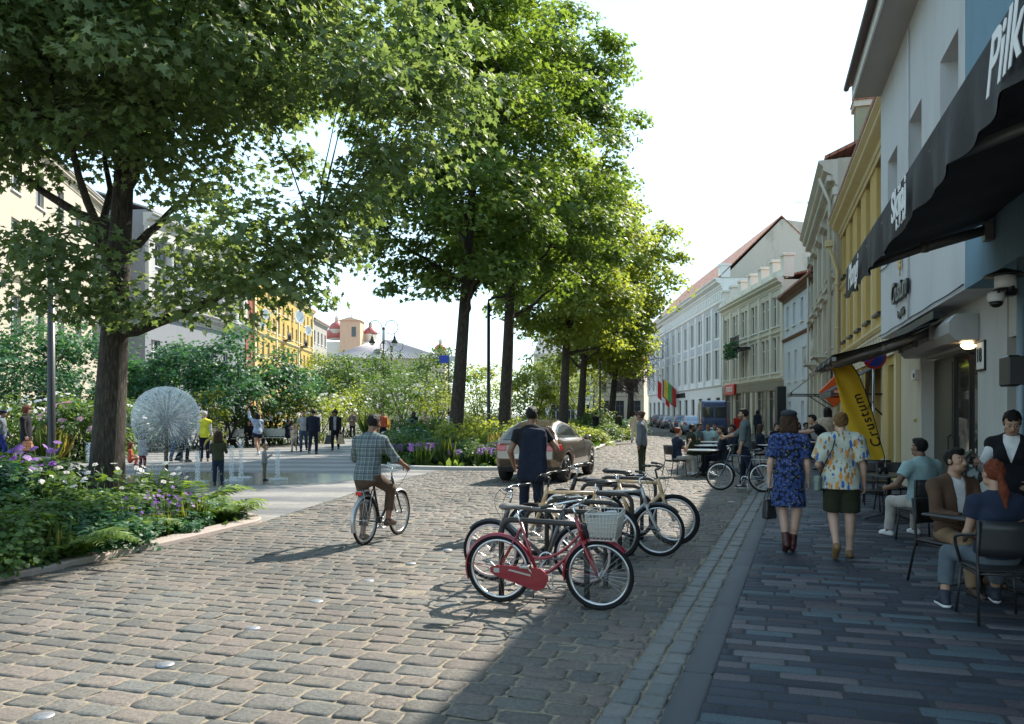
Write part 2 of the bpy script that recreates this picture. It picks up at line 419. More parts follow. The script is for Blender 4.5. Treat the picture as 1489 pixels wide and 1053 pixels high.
sett_stops = [(0, (.13, .128, .12)), (.2, (.185, .168, .142)), (.4, (.16, .162, .15)), (.55, (.21, .178, .15)), (.7, (.175, .162, .145)), (.85, (.195, .168, .145)), (1, (.23, .195, .168))]
sett_m = attr_mat('granite_setts', sett_stops, .72, .55, 34, .9, .25, .42)
near = [p for p in RP if True]
C, HX, HY = rows(RP, .2, .275, .3, (NX, NY), (UX, UY), -1.5, 28, -12, 6, .008)
pieces('road', C, (NX, NY), (UX, UY), HX, HY, sett_m, .0105, .002, .006, rng.random(len(C)), 0, .0032, 2)
C, HX, HY = rows(RP, .25, .36, .3, (NX, NY), (UX, UY), 28, 124, -22, 8, .011)
pieces('far_road', C, (NX, NY), (UX, UY), HX, HY, sett_m, .02, .0, .003, rng.random(len(C)), 0, .003, 1)
# two-row gutter of squarer setts beside the band
gut = [band(-.34, -6), band(0, -6), band(0, 42), band(-.34, 42)]
mb = MB(); mb.poly([(x, y, -.012) for x, y in gut][::-1]); tag(mb.build('gutter_bedding', bed_m), kind='structure')
C = []; HX = []; HY = []
for r in range(2):
    t = -6+random.random()*.3
    while t < 42:
        w = random.uniform(.17, .32); C.append(band(-.34+.17*r+.085, t+w/2)); HX.append(.085-.007); HY.append(w/2-.008); t += w
gs = [(0, (.12, .13, .128)), (.5, (.165, .165, .155)), (1, (.14, .15, .15))]
pieces('gutter', np.array(C), (BDY, -BDX), (BDX, BDY), HX, HY, attr_mat('gutter_setts', gs, .6, .3, 40, .5, .4, .2), .014, .004, .005, rng.random(len(C)), -.002, .004, 2)
# smooth dark band
C = []; HX = []; HY = []; t = -6
while t < 42:
    C.append(band(.1, t+.5)); HX.append(.099); HY.append(.497); t += 1.0
pieces('kerb_band', np.array(C), (BDY, -BDX), (BDX, BDY), HX, HY, attr_mat('band_slabs', [(0, (.036, .044, .054)), (1, (.05, .06, .072))], .6, .2, 90, .15, .35, .15), .006, 0, 0, rng.random(len(C)), .0, .0004, 1)
# pavement of long narrow pavers
PV = [band(.2, -6), (13, -6), (13, 3), S(3.4, 12), S(3.4, 40), S(3.2, 46), (18.4, 57), (15.6, 46), band(.2, 42)]
mb = MB(); mb.poly([(x, y, -.004) for x, y in PV][::-1]); pb = mb.build('pavement_bedding', mat('dark_joint', (.022, .024, .028), .9)); tag(pb, kind='structure')
C, HX, HY = rows(PV, .145, .43, .35, (NX, NY), (UX, UY), -9, 46, -6, 12, .0042)
pv = [(0, (.026, .032, .045)), (.3, (.052, .063, .085)), (.45, (.038, .048, .066)), (.55, (.08, .066, .074)), (.68, (.15, .15, .165)), (.78, (.112, .095, .105)), (.86, (.07, .1, .12)), (1, (.095, .135, .155))]
pieces('pavement', C, (NX, NY), (UX, UY), HX, HY, attr_mat('long_pavers', pv, .7, .75, 70, .4, .25, .12), .006, 0, 0, rng.random(len(C)), 0, .0006, 1)
# square: fine stone paving with a wavy two-tone pattern
m = bpy.data.materials.new('square_stone'); nt, p = nodes(m); L = nt.links
tc = N(nt, 'ShaderNodeTexCoord'); w = N(nt, 'ShaderNodeTexWave', i_Scale=.16, i_Distortion=9.0, i_Detail=2.0, i_Detail_Scale=.35); w.bands_direction = 'Y'
L.new(tc.outputs['Object'], w.inputs['Vector'])
r = ramp(nt, [(.3, (.15, .148, .148)), (.5, (.22, .21, .2)), (.8, (.29, .275, .25))]); L.new(w.outputs['Fac'], r.inputs[0])
b = N(nt, 'ShaderNodeTexBrick', i_Scale=1.0, i_Mortar_Size=.006, i_Brick_Width=.42, i_Row_Height=.13); b.inputs['Color1'].default_value = (1, 1, 1, 1); b.inputs['Color2'].default_value = (.76, .76, .78, 1); b.inputs['Mortar'].default_value = (.42, .42, .42, 1)
mp = N(nt, 'ShaderNodeMapping'); mp.inputs['Rotation'].default_value = (0, 0, TH); L.new(tc.outputs['Object'], mp.inputs['Vector']); L.new(mp.outputs[0], b.inputs['Vector'])
mx = N(nt, 'ShaderNodeMixRGB', blend_type='MULTIPLY', i_Fac=1.0); L.new(r.outputs[0], mx.inputs[1]); L.new(b.outputs[0], mx.inputs[2])
nz = N(nt, 'ShaderNodeTexNoise', i_Scale=1.1, i_Detail=8.0, i_Roughness=.7); L.new(tc.outputs['Object'], nz.inputs['Vector']); g = ramp(nt, [(.3, (.72,)*3), (.7, (1.05,)*3)]); L.new(nz.outputs['Fac'], g.inputs[0])
m2 = N(nt, 'ShaderNodeMixRGB', blend_type='MULTIPLY', i_Fac=1.0); L.new(mx.outputs[0], m2.inputs[1]); L.new(g.outputs[0], m2.inputs[2]); L.new(m2.outputs[0], p.inputs['Base Color'])
p.inputs['Roughness'].default_value = .7
SQ = [(-60, -2), (-9.5, 1.0)]+ROADL[1:]+[(14.5, 121), (-40, 126), (-70, 110)]
mb = MB(); mb.poly([(x, y, -.004) for x, y in SQ]); tag(mb.build('square_paving', m), kind='structure')
# water film under the fountain jets
FX, FY = AX(241, 20.2), 20.2
wm = mat('wet_stone', (.16, .165, .17), .12, noise=.35, nscale=2.2, bump=.35, bscale=14)
mb = MB(); pts = []
for i in range(48):
    a = 2*PI*i/48; rr = 1+.12*math.sin(3*a+1)+.07*math.sin(7*a); pts.append((FX+1.4+3.4*rr*math.cos(a), FY+.9+2.3*rr*math.sin(a), .003))
mb.poly(pts); tag(mb.build('wet_paving', wm), kind='structure')
# kerbs (real step), earth in the beds
def kerb(name, pts, w, h, m, n_in=1):
    vs = []; fs = []; k = len(pts)
    for i, p in enumerate(pts):
        a = Vector(pts[max(i-1, 0)]); b = Vector(pts[min(i+1, k-1)]); d = (b-a).normalized(); nn = Vector((-d.y, d.x))*n_in
        P0 = Vector(p); P1 = P0+nn*w
        for q, z in ((P0, -.04), (P0, h-.02), (P0+nn*.02, h), (P1-nn*.02, h), (P1, h-.02), (P1, -.04)): vs.append((q.x, q.y, z))
    for i in range(k-1):
        for j in range(5): fs.append((i*6+j, i*6+6+j, i*6+7+j, i*6+j+1))
    mb = MB(); mb.add(vs, fs); mb.add(vs[:6], [tuple(range(6))]); mb.add(vs[-6:], [tuple(range(6))]); return tag(mb.build(name, m), kind='structure')
def smooth_line(P, n=6):
    out = []
    for i in range(len(P)-1):
        p0 = Vector(P[max(i-1, 0)]); p1 = Vector(P[i]); p2 = Vector(P[i+1]); p3 = Vector(P[min(i+2, len(P)-1)])
        for j in range(n):
            t = j/n; out.append(.5*((2*p1)+(p2-p0)*t+(2*p0-5*p1+4*p2-p3)*t*t+(3*p1-p0-3*p2+p3)*t**3))
    return [tuple(q) for q in out]+[P[-1]]
pink = mat('pink_granite', (.36, .3, .27), .8, noise=.35, nscale=90, bump=.5, bscale=150)
pale = mat('pale_kerb_stone', (.42, .41, .39), .8, noise=.25, nscale=60, bump=.3, bscale=90)
K1 = smooth_line(BED1[:10]); kerb('planting_kerb', K1, .3, .07, pink, 1)
K2 = smooth_line(BED2[:12]); kerb('island_kerb', K2, .32, .1, pale, 1)
K3 = smooth_line(BED2[11:]+BED2[:1]); kerb('island_kerb', K3, .2, .06, pale, 1)
soil = mat('bed_soil', (.055, .042, .03), .95, noise=.4, nscale=14, bump=.8, bscale=30)
for nm, P in (('bed_soil', BED1), ('island_soil', BED2)):
    mb = MB(); mb.poly([(x, y, .012) for x, y in P]); tag(mb.build(nm, soil), kind='structure')
# a single metal stud lens, repeated
stud_m = mat('stud_steel', (.3, .31, .33), .5, .7, noise=.3, nscale=40)
sp = MB(); sp.lathe([(.06, -.012), (.06, .001), (.054, .006), (.03, .009), (0, .01)], n=24)
st0 = None
for i, (px, py, w) in enumerate([(63, 1042, 'nearest the bottom left corner'), (240, 967, 'second along the line'), (367, 914, 'third along the line'), (460, 875, 'fourth along the line'), (535, 845, 'left of the rider\'s shadow tip'), (597, 820, 'before the racked bicycles'), (650, 800, 'beside the front wheels of the racked bicycles'), (1050, 708, 'under the walked bicycle front wheel'), (1063, 730, 'before the walked bicycle')]):
    x, y = G(px, py)
    o = sp.build('ground_stud', stud_m, loc=(x, y, .004)) if st0 is None else link('ground_stud', st0.data)
    st0 = st0 or o; o.location = (x, y, .004)
    tag(o, 'round shiny steel stud set in the cobbles, '+w, 'ground stud', 'steel studs in the cobbles')
# ================================================================ buildings
pane_m = glass('window_glass', (.035, .042, .05), .1, .12)
pane2_m = glass('dim_glass', (.03, .034, .038), .07, .7)
white_fr = mat('white_frame_paint', (.72, .72, .7), .5)
dark_fr = mat('dark_frame_paint', (.09, .085, .08), .5)
brown_fr = mat('brown_frame_paint', (.16, .09, .05), .5)
steel_dk = mat('dark_steel', (.03, .032, .035), .45, .6)
tile_red = None
def tile_mat(name, a, b):
    m = bpy.data.materials.new(name); nt, p = nodes(m); L = nt.links
    tc = N(nt, 'ShaderNodeTexCoord'); br = N(nt, 'ShaderNodeTexBrick', i_Scale=1.0, i_Mortar_Size=.02, i_Brick_Width=.3, i_Row_Height=.32); br.inputs['Color1'].default_value = c4(a); br.inputs['Color2'].default_value = c4(b); br.inputs['Mortar'].default_value = (.09, .04, .03, 1)
    L.new(tc.outputs['Object'], br.inputs['Vector'])
    nz = N(nt, 'ShaderNodeTexNoise', i_Scale=1.3, i_Detail=7.0, i_Roughness=.7); L.new(tc.outputs['Object'], nz.inputs['Vector']); g = ramp(nt, [(.3, (.6,)*3), (.7, (1.1,)*3)]); L.new(nz.outputs['Fac'], g.inputs[0])
    mx = N(nt, 'ShaderNodeMixRGB', blend_type='MULTIPLY', i_Fac=1.0); L.new(br.outputs[0], mx.inputs[1]); L.new(g.outputs[0], mx.inputs[2]); L.new(mx.outputs[0], p.inputs['Base Color']); p.inputs['Roughness'].default_value = .8
    bp = N(nt, 'ShaderNodeBump', i_Strength=.8, i_Distance=.04); L.new(br.outputs['Fac'], bp.inputs['Height']); bp.invert = True; L.new(bp.outputs[0], p.inputs['Normal'])
    return m
tile_red = tile_mat('clay_tiles', (.42, .17, .1), (.32, .12, .075))
zinc = mat('roof_zinc', (.3, .29, .3), .5, .3, noise=.15, nscale=3)
def bframe(pl, pr):
    a = Vector((pl[0], pl[1], 0)); b = Vector((pr[0], pr[1], 0)); d = b-a
    return a, d.length, math.atan2(d.y, d.x)
def wall_mb(w, z0, H, rows, depth, rec, mb=None, back=True):
    mb = mb or MB(); z = z0
    for zb, zt, wins in sorted(rows, key=lambda r: r[0]):
        if zb > z+1e-4: mb.quad((0, 0, z), (w, 0, z), (w, 0, zb), (0, 0, zb))
        x = 0
        for xc, ww in sorted(wins):
            a, b = xc-ww/2, xc+ww/2
            mb.quad((x, 0, zb), (a, 0, zb), (a, 0, zt), (x, 0, zt)); x = b
            mb.quad((a, 0, zb), (a, rec, zb), (a, rec, zt), (a, 0, zt)); mb.quad((b, rec, zb), (b, 0, zb), (b, 0, zt), (b, rec, zt))
            mb.quad((a, 0, zb), (b, 0, zb), (b, rec, zb), (a, rec, zb)); mb.quad((a, rec, zt), (b, rec, zt), (b, 0, zt), (a, 0, zt))
        mb.quad((x, 0, zb), (w, 0, zb), (w, 0, zt), (x, 0, zt)); z = zt
    mb.quad((0, 0, z), (w, 0, z), (w, 0, H), (0, 0, H))
    if back:
        mb.quad((0, depth, z0), (0, 0, z0), (0, 0, H), (0, depth, H)); mb.quad((w, 0, z0), (w, depth, z0), (w, depth, H), (w, 0, H))
        mb.quad((w, depth, z0), (0, depth, z0), (0, depth, H), (w, depth, H)); mb.quad((0, 0, H), (w, 0, H), (w, depth, H), (0, depth, H))
        mb.quad((0, 0, z0), (0, depth, z0), (w, depth, z0), (w, 0, z0))
    return mb
WC = {}
def window(root, x, zb, w, h, rec, fm=None, bars=(1, .68), sill=True, sm=None, pm=None, door=False, hood=None):
    fm = fm or white_fr; key = (round(w, 2), round(h, 2), fm.name, bars, sill, sm.name if sm else '', (pm or pane_m).name, hood)
    if key not in WC:
        mb = MB(); t = .07
        mb.box(-w/2, -w/2+t, 0, .06, 0, h); mb.box(w/2-t, w/2, 0, .06, 0, h); mb.box(-w/2+t, w/2-t, 0, .06, 0, t); mb.box(-w/2+t, w/2-t, 0, .06, h-t, h)
        nv, tr = bars
        for i in range(nv):
            xx = -w/2+w*(i+1)/(nv+1); mb.box(xx-.035, xx+.035, .003, .055, t, h-t)
        if tr:
            zt = h*tr
            for i in range(nv+1):
                xa = -w/2+w*i/(nv+1)+.036; xb = -w/2+w*(i+1)/(nv+1)-.036
                mb.box(xa, xb, .006, .05, zt-.035, zt+.035)
        mp = MB(); mp.quad((-w/2+.03, .03, .03), (w/2-.03, .03, .03), (w/2-.03, .03, h-.03), (-w/2+.03, .03, h-.03))
        a = mb.build('window', [fm]); b = mp.build('pane', [pm or pane_m]); s = None
        if sill:
            ms = MB(); ms.box(-w/2-.09, w/2+.09, -rec-.12, -.002, -.085, -.003)
            
            s = ms.build('sill', [sm or fm])
        hd_ = None
        if hood: mh = MB(); mh.prism([(-rec+.01, h+.03), (-rec-hood*.5, h+.03), (-rec-hood*.6, h+.12), (-rec-hood, h+.13), (-rec-hood, h+.21), (-rec+.01, h+.3)], -w/2-.18, w/2+.18, axis='X'); hd_ = mh.build('hood', [sm or fm])
        WC[key] = (a.data, b.data, s.data if s else None, hd_.data if hd_ else None)
        for o in (a, b, s, hd_):
            if o: bpy.data.objects.remove(o)
    A, B, Sx, Hx = WC[key]
    o = link('window', A, root); o.location = (x, rec-.08, zb)
    p = link('pane', B, o)
    if Sx: link('sill', Sx, o).location = (0, .08, 0)
    if Hx: link('hood', Hx, o).location = (0, .08, 0)
    return o
def cornice(mb, x0, x1, z, prof, m=0):      # prof: (projection, dz) list from bottom to top, extruded along x
    n = len(prof); vs = []
    for x in (x0, x1):
        vs += [(x, .02, z+prof[0][1])]+[(x, -p, z+dz) for p, dz in prof]+[(x, .02, z+prof[-1][1])]
    k = n+2
    fs = [tuple(range(k)), tuple(range(2*k-1, k-1, -1))]+[(i, k+i, k+i+1, i+1) for i in range(k-1)]+[(k-1, 2*k-1, k, 0)]
    mb.add(vs, [f[::-1] for f in fs], m)
BIGC = [(.05, 0), (.08, .12), (.12, .14), (.14, .3), (.34, .42), (.38, .46), (.38, .56), (.5, .68), (.5, .74)]
SMC = [(.03, 0), (.06, .06), (.1, .08), (.16, .16), (.16, .22)]
def rows_windows(root, rows, rec, fm, bars, **k):
    for zb, zt, wins in rows:
        for x, w in wins: window(root, x, zb, w, zt-zb, rec, fm, bars, **k)
def gable(w, d, z, rise, over, th=.14, m=0, ends=True):
    mb = MB(); y0, y1, yr = -over, d+over, d/2; x0, x1 = -.05, w+.05
    k = rise/(d/2+over); zl = z-.02
    for sgn, ya in ((1, y0), (-1, y1)):
        vs = [(x0, ya, zl), (x1, ya, zl), (x1, yr, zl+rise), (x0, yr, zl+rise)]; vs += [(a, b, c+th) for a, b, c in vs]
        f = [(3, 2, 1, 0), (4, 5, 6, 7), (0, 1, 5, 4), (1, 2, 6, 5), (2, 3, 7, 6), (3, 0, 4, 7)]
        mb.add(vs, f if sgn > 0 else [q[::-1] for q in f], m)
    return mb
# ---------------------------------------------------------------- right: grey and blue cafe house
grey_w = plaster('pale_grey_plaster', (.6, .62, .64), .14)
grey_d = plaster('grey_ground_plaster', (.48, .48, .46), .15)
blue_w = plaster('teal_blue_plaster', (.19, .32, .41), .3)
cream_w = plaster('cream_ground_plaster', (.6, .53, .4), .15)
soffit_m = plaster('soffit_plaster', (.42, .41, .4), .1)
def street(L, Ya, Yb): return SY(L, Ya), SY(L, Yb)       # left end (far), right end (near)
pl, pr = street(2.9, 19.5, 11.62); o0, w, a = bframe(pl, pr)
gh = thing('grey_house', 'pale grey plastered house with overhanging eaves above the small black awning', 'building', o0, a)
def xo(Y, L=2.9, o0=o0, a=a): v = Vector((*SY(L, Y), 0))-o0; return v.x*math.cos(a)+v.y*math.sin(a)
rows = [(5.5, 7.55, [(xo(17.85), 1.3), (xo(15.3), 1.3), (xo(12.6), 1.25)])]
wall_mb(w, 3.55, 9.5, rows, 10, .38).build('upper_wall', [grey_w], gh)
rows_windows(gh, rows, .38, white_fr, (1, 0), sill=False)
mb = MB(); mb.box(-.0, w+12, -.62, .0, 9.5, 9.56); mb.box(-.02, w+12, -.66, -.62, 9.46, 9.78, 1)
mb.build('soffit', [soffit_m, white_fr], gh)
mb = MB(); v = [(-.05, -.75, 9.79), (w+12, -.75, 9.79), (w+12, 5, 12.4), (-.05, 5, 12.4)]; mb.add(v+[(x, y, z+.1) for x, y, z in v], [(3, 2, 1, 0), (4, 5, 6, 7), (0, 1, 5, 4), (1, 2, 6, 5), (2, 3, 7, 6), (3, 0, 4, 7)])
mb.tube([(-.05, -.78, 9.78), (w+12, -.78, 9.78)], .07, 8); mb.build('roof', [mat('brown_roof_metal', (.09, .06, .055), .6, noise=.2)], gh)
gw = []
xa, xd0, xd1, xe = 0, xo(16.5, 3.35), xo(12.64, 3.35), xo(8, 3.35)
mb = MB(); mb.box(xa, xd0-.18, .45, .8, 0, 3.55, 0); mb.box(xd0-.18, xd0, .36, .8, 0, 3.55, 1); mb.box(xd1, xd1+1.55, .45, .8, 0, 3.55, 2); mb.box(xd0, xd1, .46, .8, 2.85, 3.55, 2); mb.box(xd1+1.55, xd1+9, .47, .8, 2.8, 3.55, 2); mb.box(xa, xd1+9, .8, 6, 3.3, 3.5, 2)
mb.box(xd1+1.55, xd1+9, .55, .75, 0, .5, 2)
mb.build('ground_floor_wall', [cream_w, plaster('white_pier', (.62, .62, .6), .1), grey_d], gh)
mb = MB(); mb.box(xd0+.002, xd0+1.75, .6, .66, .02, 2.82); mb.box(xd0+.12, xd0+1.63, .585, .6, .15, 1.1); mb.box(xd0+.12, xd0+1.63, .585, .6, 1.25, 2.7)
d_ = mb.build('door', [mat('dark_olive_door', (.05, .05, .035), .45, noise=.2)], gh)
mb = MB(); mb.tube([(xd0+1.6, .58, .95), (xd0+1.6, .53, .98), (xd0+1.6, .53, 1.3), (xd0+1.6, .58, 1.33)], .014); mb.build('handle', [steel_dk], d_)
mb = MB(); x0_ = xd0+1.76
for x in (x0_, (x0_+xd1)/2, xd1-.06): mb.box(x, x+.06, .58, .66, .02, 2.82)
for z in (.02, 1.0, 2.76): mb.box(x0_+.062, xd1-.062, .585, .655, z, z+.06)
f_ = mb.build('shop_window', [steel_dk], gh); mb = MB(); mb.quad((x0_, .62, .05), (xd1, .62, .05), (xd1, .62, 2.8), (x0_, .62, 2.8)); mb.build('pane', [glass('shop_glass', (.035, .035, .03), .03, 1.0)], f_)
mb = MB(); mb.box(xd1+1.56, xd1+9, .62, .68, .5, 2.8); mb.build('pane', [pane2_m], gh)
# shutter box over the door
mb = MB(); mb.prism([(.44, 2.9), (.12, 2.9), (.02, 3.02), (.02, 3.2), (.12, 3.32), (.44, 3.32)], xd0-.5, xd1+.1, axis='X'); mb.build('shutter_box', [mat('grey_shutter_metal', (.4, .4, .39), .45, .3)], gh)
mb = MB(); mb.lathe([(.0, 0), (.1, -.01), (.12, -.05), (.07, -.1), (0, -.11)], (xd1-.45, .42, 2.9), 16); lamp_e = mat('lit_lamp', (1, .85, .6), .5); lamp_e.node_tree.nodes['Principled BSDF'].inputs['Emission Color'].default_value = (1, .72, .4, 1); lamp_e.node_tree.nodes['Principled BSDF'].inputs['Emission Strength'].default_value = 2.5
mb.build('door_lamp', [lamp_e], gh)
# blue house continuing to the right
pl2, pr2 = street(2.9, 11.6, .5); o2, w2, a2 = bframe(pl2, pr2)
bh = thing('blue_house', 'teal blue plastered house front behind the large black awning', 'building', o2, a2)
wall_mb(w2, 3.55, 9.48, [(5.5, 7.4, [(3.2, 1.25), (6.2, 1.25)])], 10, .3).build('wall', [blue_w], bh)
rows_windows(bh, [(5.5, 7.4, [(3.2, 1.25), (6.2, 1.25)])], .3, white_fr, (1, 0), sill=False)
# house number plate
def wall_thing(name, label, cat, x, y, z, group=None):     # on the grey house wall, local frame of that wall
    p = Vector((x, y, 0)); p.rotate(Matrix.Rotation(a, 3, 'Z')); return thing(name, label, cat, (o0.x+p.x, o0.y+p.y, z), a, group)
t = wall_thing('house_number_plate', 'white enamel plate reading 18 on the grey pier beside the cafe door', 'sign', xd1+.28, .45, 2.42)
mb = MB(); mb.bbox(-.19, .19, -.045, -.002, 0, .42, .012); mb.build('plate', [mat('enamel_white', (.7, .7, .66), .3)], t)
mb = MB(); mb.box(-.215, .215, -.03, -.004, -.025, -.001); mb.box(-.215, .215, -.03, -.004, .421, .445); mb.box(-.215, -.192, -.03, -.004, 0, .42); mb.box(.192, .215, -.03, -.004, 0, .42); mb.build('plate_frame', [steel_dk], t)
text_obj('numeral', '18', .3, steel_dk, t, frame_M((0, -.05, .21), (1, 0, 0), (0, 0, 1)), bold=.006)
# bakery lettering with wheat ear
t = wall_thing('cafe_sign', 'dark metal lettering with a golden wheat ear on the grey wall', 'sign', xo(16.6), 0, 3.75)
sgn_dk = mat('sign_letter_metal', (.02, .022, .024), .35, .3); gold = mat('brass_gold', (.6, .45, .16), .35, .8)
text_obj('lettering', 'Crustum', .62, sgn_dk, t, frame_M((0, -.06, .55), (1, 0, 0), (0, 0, 1)), .03, .25, bold=.012, wx=.85)
text_obj('tagline', 'kepyklėlė', .2, sgn_dk, t, frame_M((0, -.03, .08), (1, 0, 0), (0, 0, 1)), .012, bold=.006)
mb = MB()
for i in range(7):
    z = .98+.1*i; r_ = .05-.004*i
    for s_ in (-1, 1): mb.tube([(s_*.02, -.05, z), (s_*(.02+r_), -.06, z+.06), (s_*.03, -.05, z+.15)], [.012, .03, .004], 6)
mb.tube([(0, -.05, .85), (0, -.05, 1.75)], [.012, .006], 6); mb.build('wheat_ear', [gold], t)
# wires and small boxes on the ground wall
t = wall_thing('meter_box', 'small white meter box on the cream wall left of the cafe door', 'box', xd0-.75, .45, 2.45); mb = MB(); mb.bbox(-.22, .22, -.12, -.002, 0, .22, .015); mb.build('box_body', [white_fr], t); mb = MB(); mb.box(.02, .08, -.13, -.121, .05, .14); mb.box(.11, .17, -.13, -.121, .05, .14); mb.build('dial', [steel_dk], t)
t = wall_thing('wall_plaque', 'small brass plaque on the cream wall under the meter box', 'plaque', xd0-1.1, .45, 1.55); mb = MB(); mb.bbox(-.14, .14, -.02, -.001, 0, .08, .006); mb.build('plaque_plate', [gold], t)
mb = MB(); mb.box(-.11, .11, -.023, -.0205, .02, .04); mb.build('engraving', [steel_dk], t)
t = wall_thing('wall_cables', 'thin dark cables and a conduit fixed along the grey house wall', 'cable', 0, 0, 0)
for i, (z_, sg_) in enumerate(((3.62, .015), (5.2, .05))):
    mb = MB(); mb.tube([(w*k/24, -.025, z_-sg_*math.sin(k*PI/6)**2) for k in range(25)], .012, 5); mb.build('cable', [steel_dk], t)
mb = MB(); mb.tube([(w*.47, -.03, 3.6), (w*.47, -.03, 9.4)], .018, 6); mb.build('conduit', [grey_w], t)
# lantern and camera on a bracket at the right edge
X_, Y_ = AX(1484, 9.0), 9.0
t = thing('street_pipe_post', 'slim blue grey post with a black switch box at the right edge of the pavement', 'post', (X_, Y_), a)
mb = MB(); mb.tube([(0, 0, 0), (0, 0, 3.5)], .045, 12); mb.tube([(0, 0, 0), (0, 0, .05)], .09, 12); mb.build('post_tube', [mat('blue_grey_paint', (.22, .3, .36), .4)], t)
mb = MB(); mb.bbox(-.32, .05, -.14, .14, 2.05, 2.4, .02); mb.build('switch_box', [mat('black_plastic', (.012, .012, .013), .4)], t)
t = thing('wall_lantern', 'black lantern with a frosted glass cylinder on the bracket of the pipe post', 'lantern', (AX(1461, 8.9), 8.9, 3.05), a)
mb = MB(); mb.lathe([(.0, .32), (.06, .3), (.21, .24), (.22, .225), (.05, .225)], n=24); mb.lathe([(.1, 0), (.13, .03), (.13, .07), (.09, .09)], n=20); mb.tube([(.1, 0, .04), (.22, .0, .06), (.3, 0, .06)], .018); mb.build('lantern_cap', [MATS['black_plastic']], t)
mb = MB(); mb.lathe([(.09, .09), (.105, .1), (.105, .225), (.09, .226)], n=20); mb.build('lantern_glass', [mat('frosted_glass', (.7, .7, .7), .4)], t)
t = thing('dome_camera', 'white and black dome security camera hanging beside the lantern', 'camera', (AX(1448, 8.85), 8.85, 2.98), a)
mb = MB(); mb.lathe([(.03, .12), (.085, .1), (.09, .03), (.075, .0)], n=20); mb.build('camera_body', [white_fr], t); mb = MB(); mb.lathe([(.074, 0), (.06, -.04), (.03, -.06), (0, -.065)], n=20); mb.build('camera_dome', [MATS['black_plastic']], t)
mb = MB(); mb.tube([(.02, 0, .1), (.12, 0, .1)], .015); mb.build('camera_arm', [MATS['black_plastic']], t)
# ---------------------------------------------------------------- awnings
awn_m = mat('black_awning_canvas', (.022, .022, .024), .75, noise=.25, nscale=5, bump=.25, bscale=9)
awn_in = mat('awning_arm_metal', (.2, .19, .17), .5, .4)
let_w = mat('white_print', (.75, .75, .75), .6)
def awning(name, label, Lf, Lw, Yn, Yf, zf, zw, drop, wave, n=60):
    p0 = Vector((*SY(Lf, Yf), 0)); p1 = Vector((*SY(Lf, Yn), 0)); d = p1-p0; ln = d.length; an = math.atan2(d.y, d.x)
    t = thing(name, label, 'awning', p0, an); D = Lw-Lf      # local: x along the street towards us, y to the wall
    mb = MB(); vs = []; K = 10
    for s_ in (0, .025):
        for i in range(n+1):
            for j in range(K+1):
                q = j/K; sag = -.05*math.sin(PI*q)+.008*math.sin(i*.9+q*3); vs.append((ln*i/n, D*q, zf+(zw-zf)*q+sag+s_))
    W = K+1; off = (n+1)*W
    for i in range(n):
        for j in range(K):
            q = (i*W+j, i*W+j+1, (i+1)*W+j+1, (i+1)*W+j); mb.f.append(q); mb.m.append(0); mb.sm.append(True); mb.fv.append(0)
            mb.f.append(tuple(off+k for k in q[::-1])); mb.m.append(0); mb.sm.append(True); mb.fv.append(0)
    mb.v = vs
    mb.quad((0, 0, zf), (0, D, zw), (0, D, zw+.025), (0, 0, zf+.025)); mb.build('canopy', [awn_m], t)
    vs = []; n2 = n*4; R_ = 6
    for s_ in (0, -.012):
        for i in range(n2+1):
            x = ln*i/n2
            for j in range(R_+1):
                q = j/R_; low = drop*(1+wave*(abs(math.sin(x*PI/.62))-.6)); y = s_+(-.022*math.sin(x*5.3)-.015*math.sin(x*11+1))*q; vs.append((x, y, zf+.02-low*q))
    mb = MB(); mb.v = vs; W = R_+1; off = (n2+1)*W
    for i in range(n2):
        for j in range(R_):
            q = (i*W+j, i*W+j+1, (i+1)*W+j+1, (i+1)*W+j)
            for qq in (q, tuple(off+k for k in q[::-1])): mb.f.append(qq); mb.m.append(0); mb.sm.append(True); mb.fv.append(0)
    v_ = mb.build('valance', [awn_m], t)
    mb = MB(); mb.box(0, ln, -.005, .07, zf-.075, zf-.002); mb.build('front_bar', [awn_in], t)
    for x in (.35, ln*.5, ln-.5):
        mb = MB(); zz = lambda q: zf-.08+(zw-.12-zf+.05)*q
        mb.tube([(x, .05, zz(0)), (x+.35, D*.5, zz(.5)-.02)], .035, 8, flat=1.4); mb.tube([(x+.35, D*.5, zz(.5)-.02), (x+.02, D-.05, zz(1))], .045, 8, flat=1.4)
        mb.tube([(x+.35, D*.5, zz(.5)-.08), (x+.35, D*.5, zz(.5)+.04)], .05, 10); mb.box(x-.05, x+.1, D-.1, D, zw-.3, zw-.06); mb.build('folding_arm', [awn_in], t)
    mb = MB(); mb.box(-.05, ln+.05, D-.12, D, zw+.03, zw+.16); mb.build('roller_case', [steel_dk], t)
    return t, ln
aw, ln = awning('cafe_awning', 'large black canvas awning with white lettering on its scalloped valance at upper right', 1.2, 2.88, 1.2, 11.05, 3.72, 4.25, .42, .09)
def on_valance(Yc, body, sz, dz, sh=.3, bold=.008):
    v = Vector((*SY(1.2, Yc), 0))-aw.location; x = v.length
    text_obj('lettering', body, sz, let_w, aw, frame_M((x, -.062, 3.7-dz), (1, 0, 0), (0, 0, 1)), .002, sh, bold=bold)
on_valance(9.9, 'Plongi', .42, .22); on_valance(6.7, 'Skijaj', .36, .17, 0, .008); on_valance(6.6, 'B . P . A .', .12, .35, 0, .004); on_valance(3.75, 'Pilkų', .4, .2, .4, .006)
awning('shop_awning', 'small black retractable awning below the grey house wall lettering', 1.25, 2.95, 13.9, 17.6, 2.72, 3.3, .1, .3, 30)
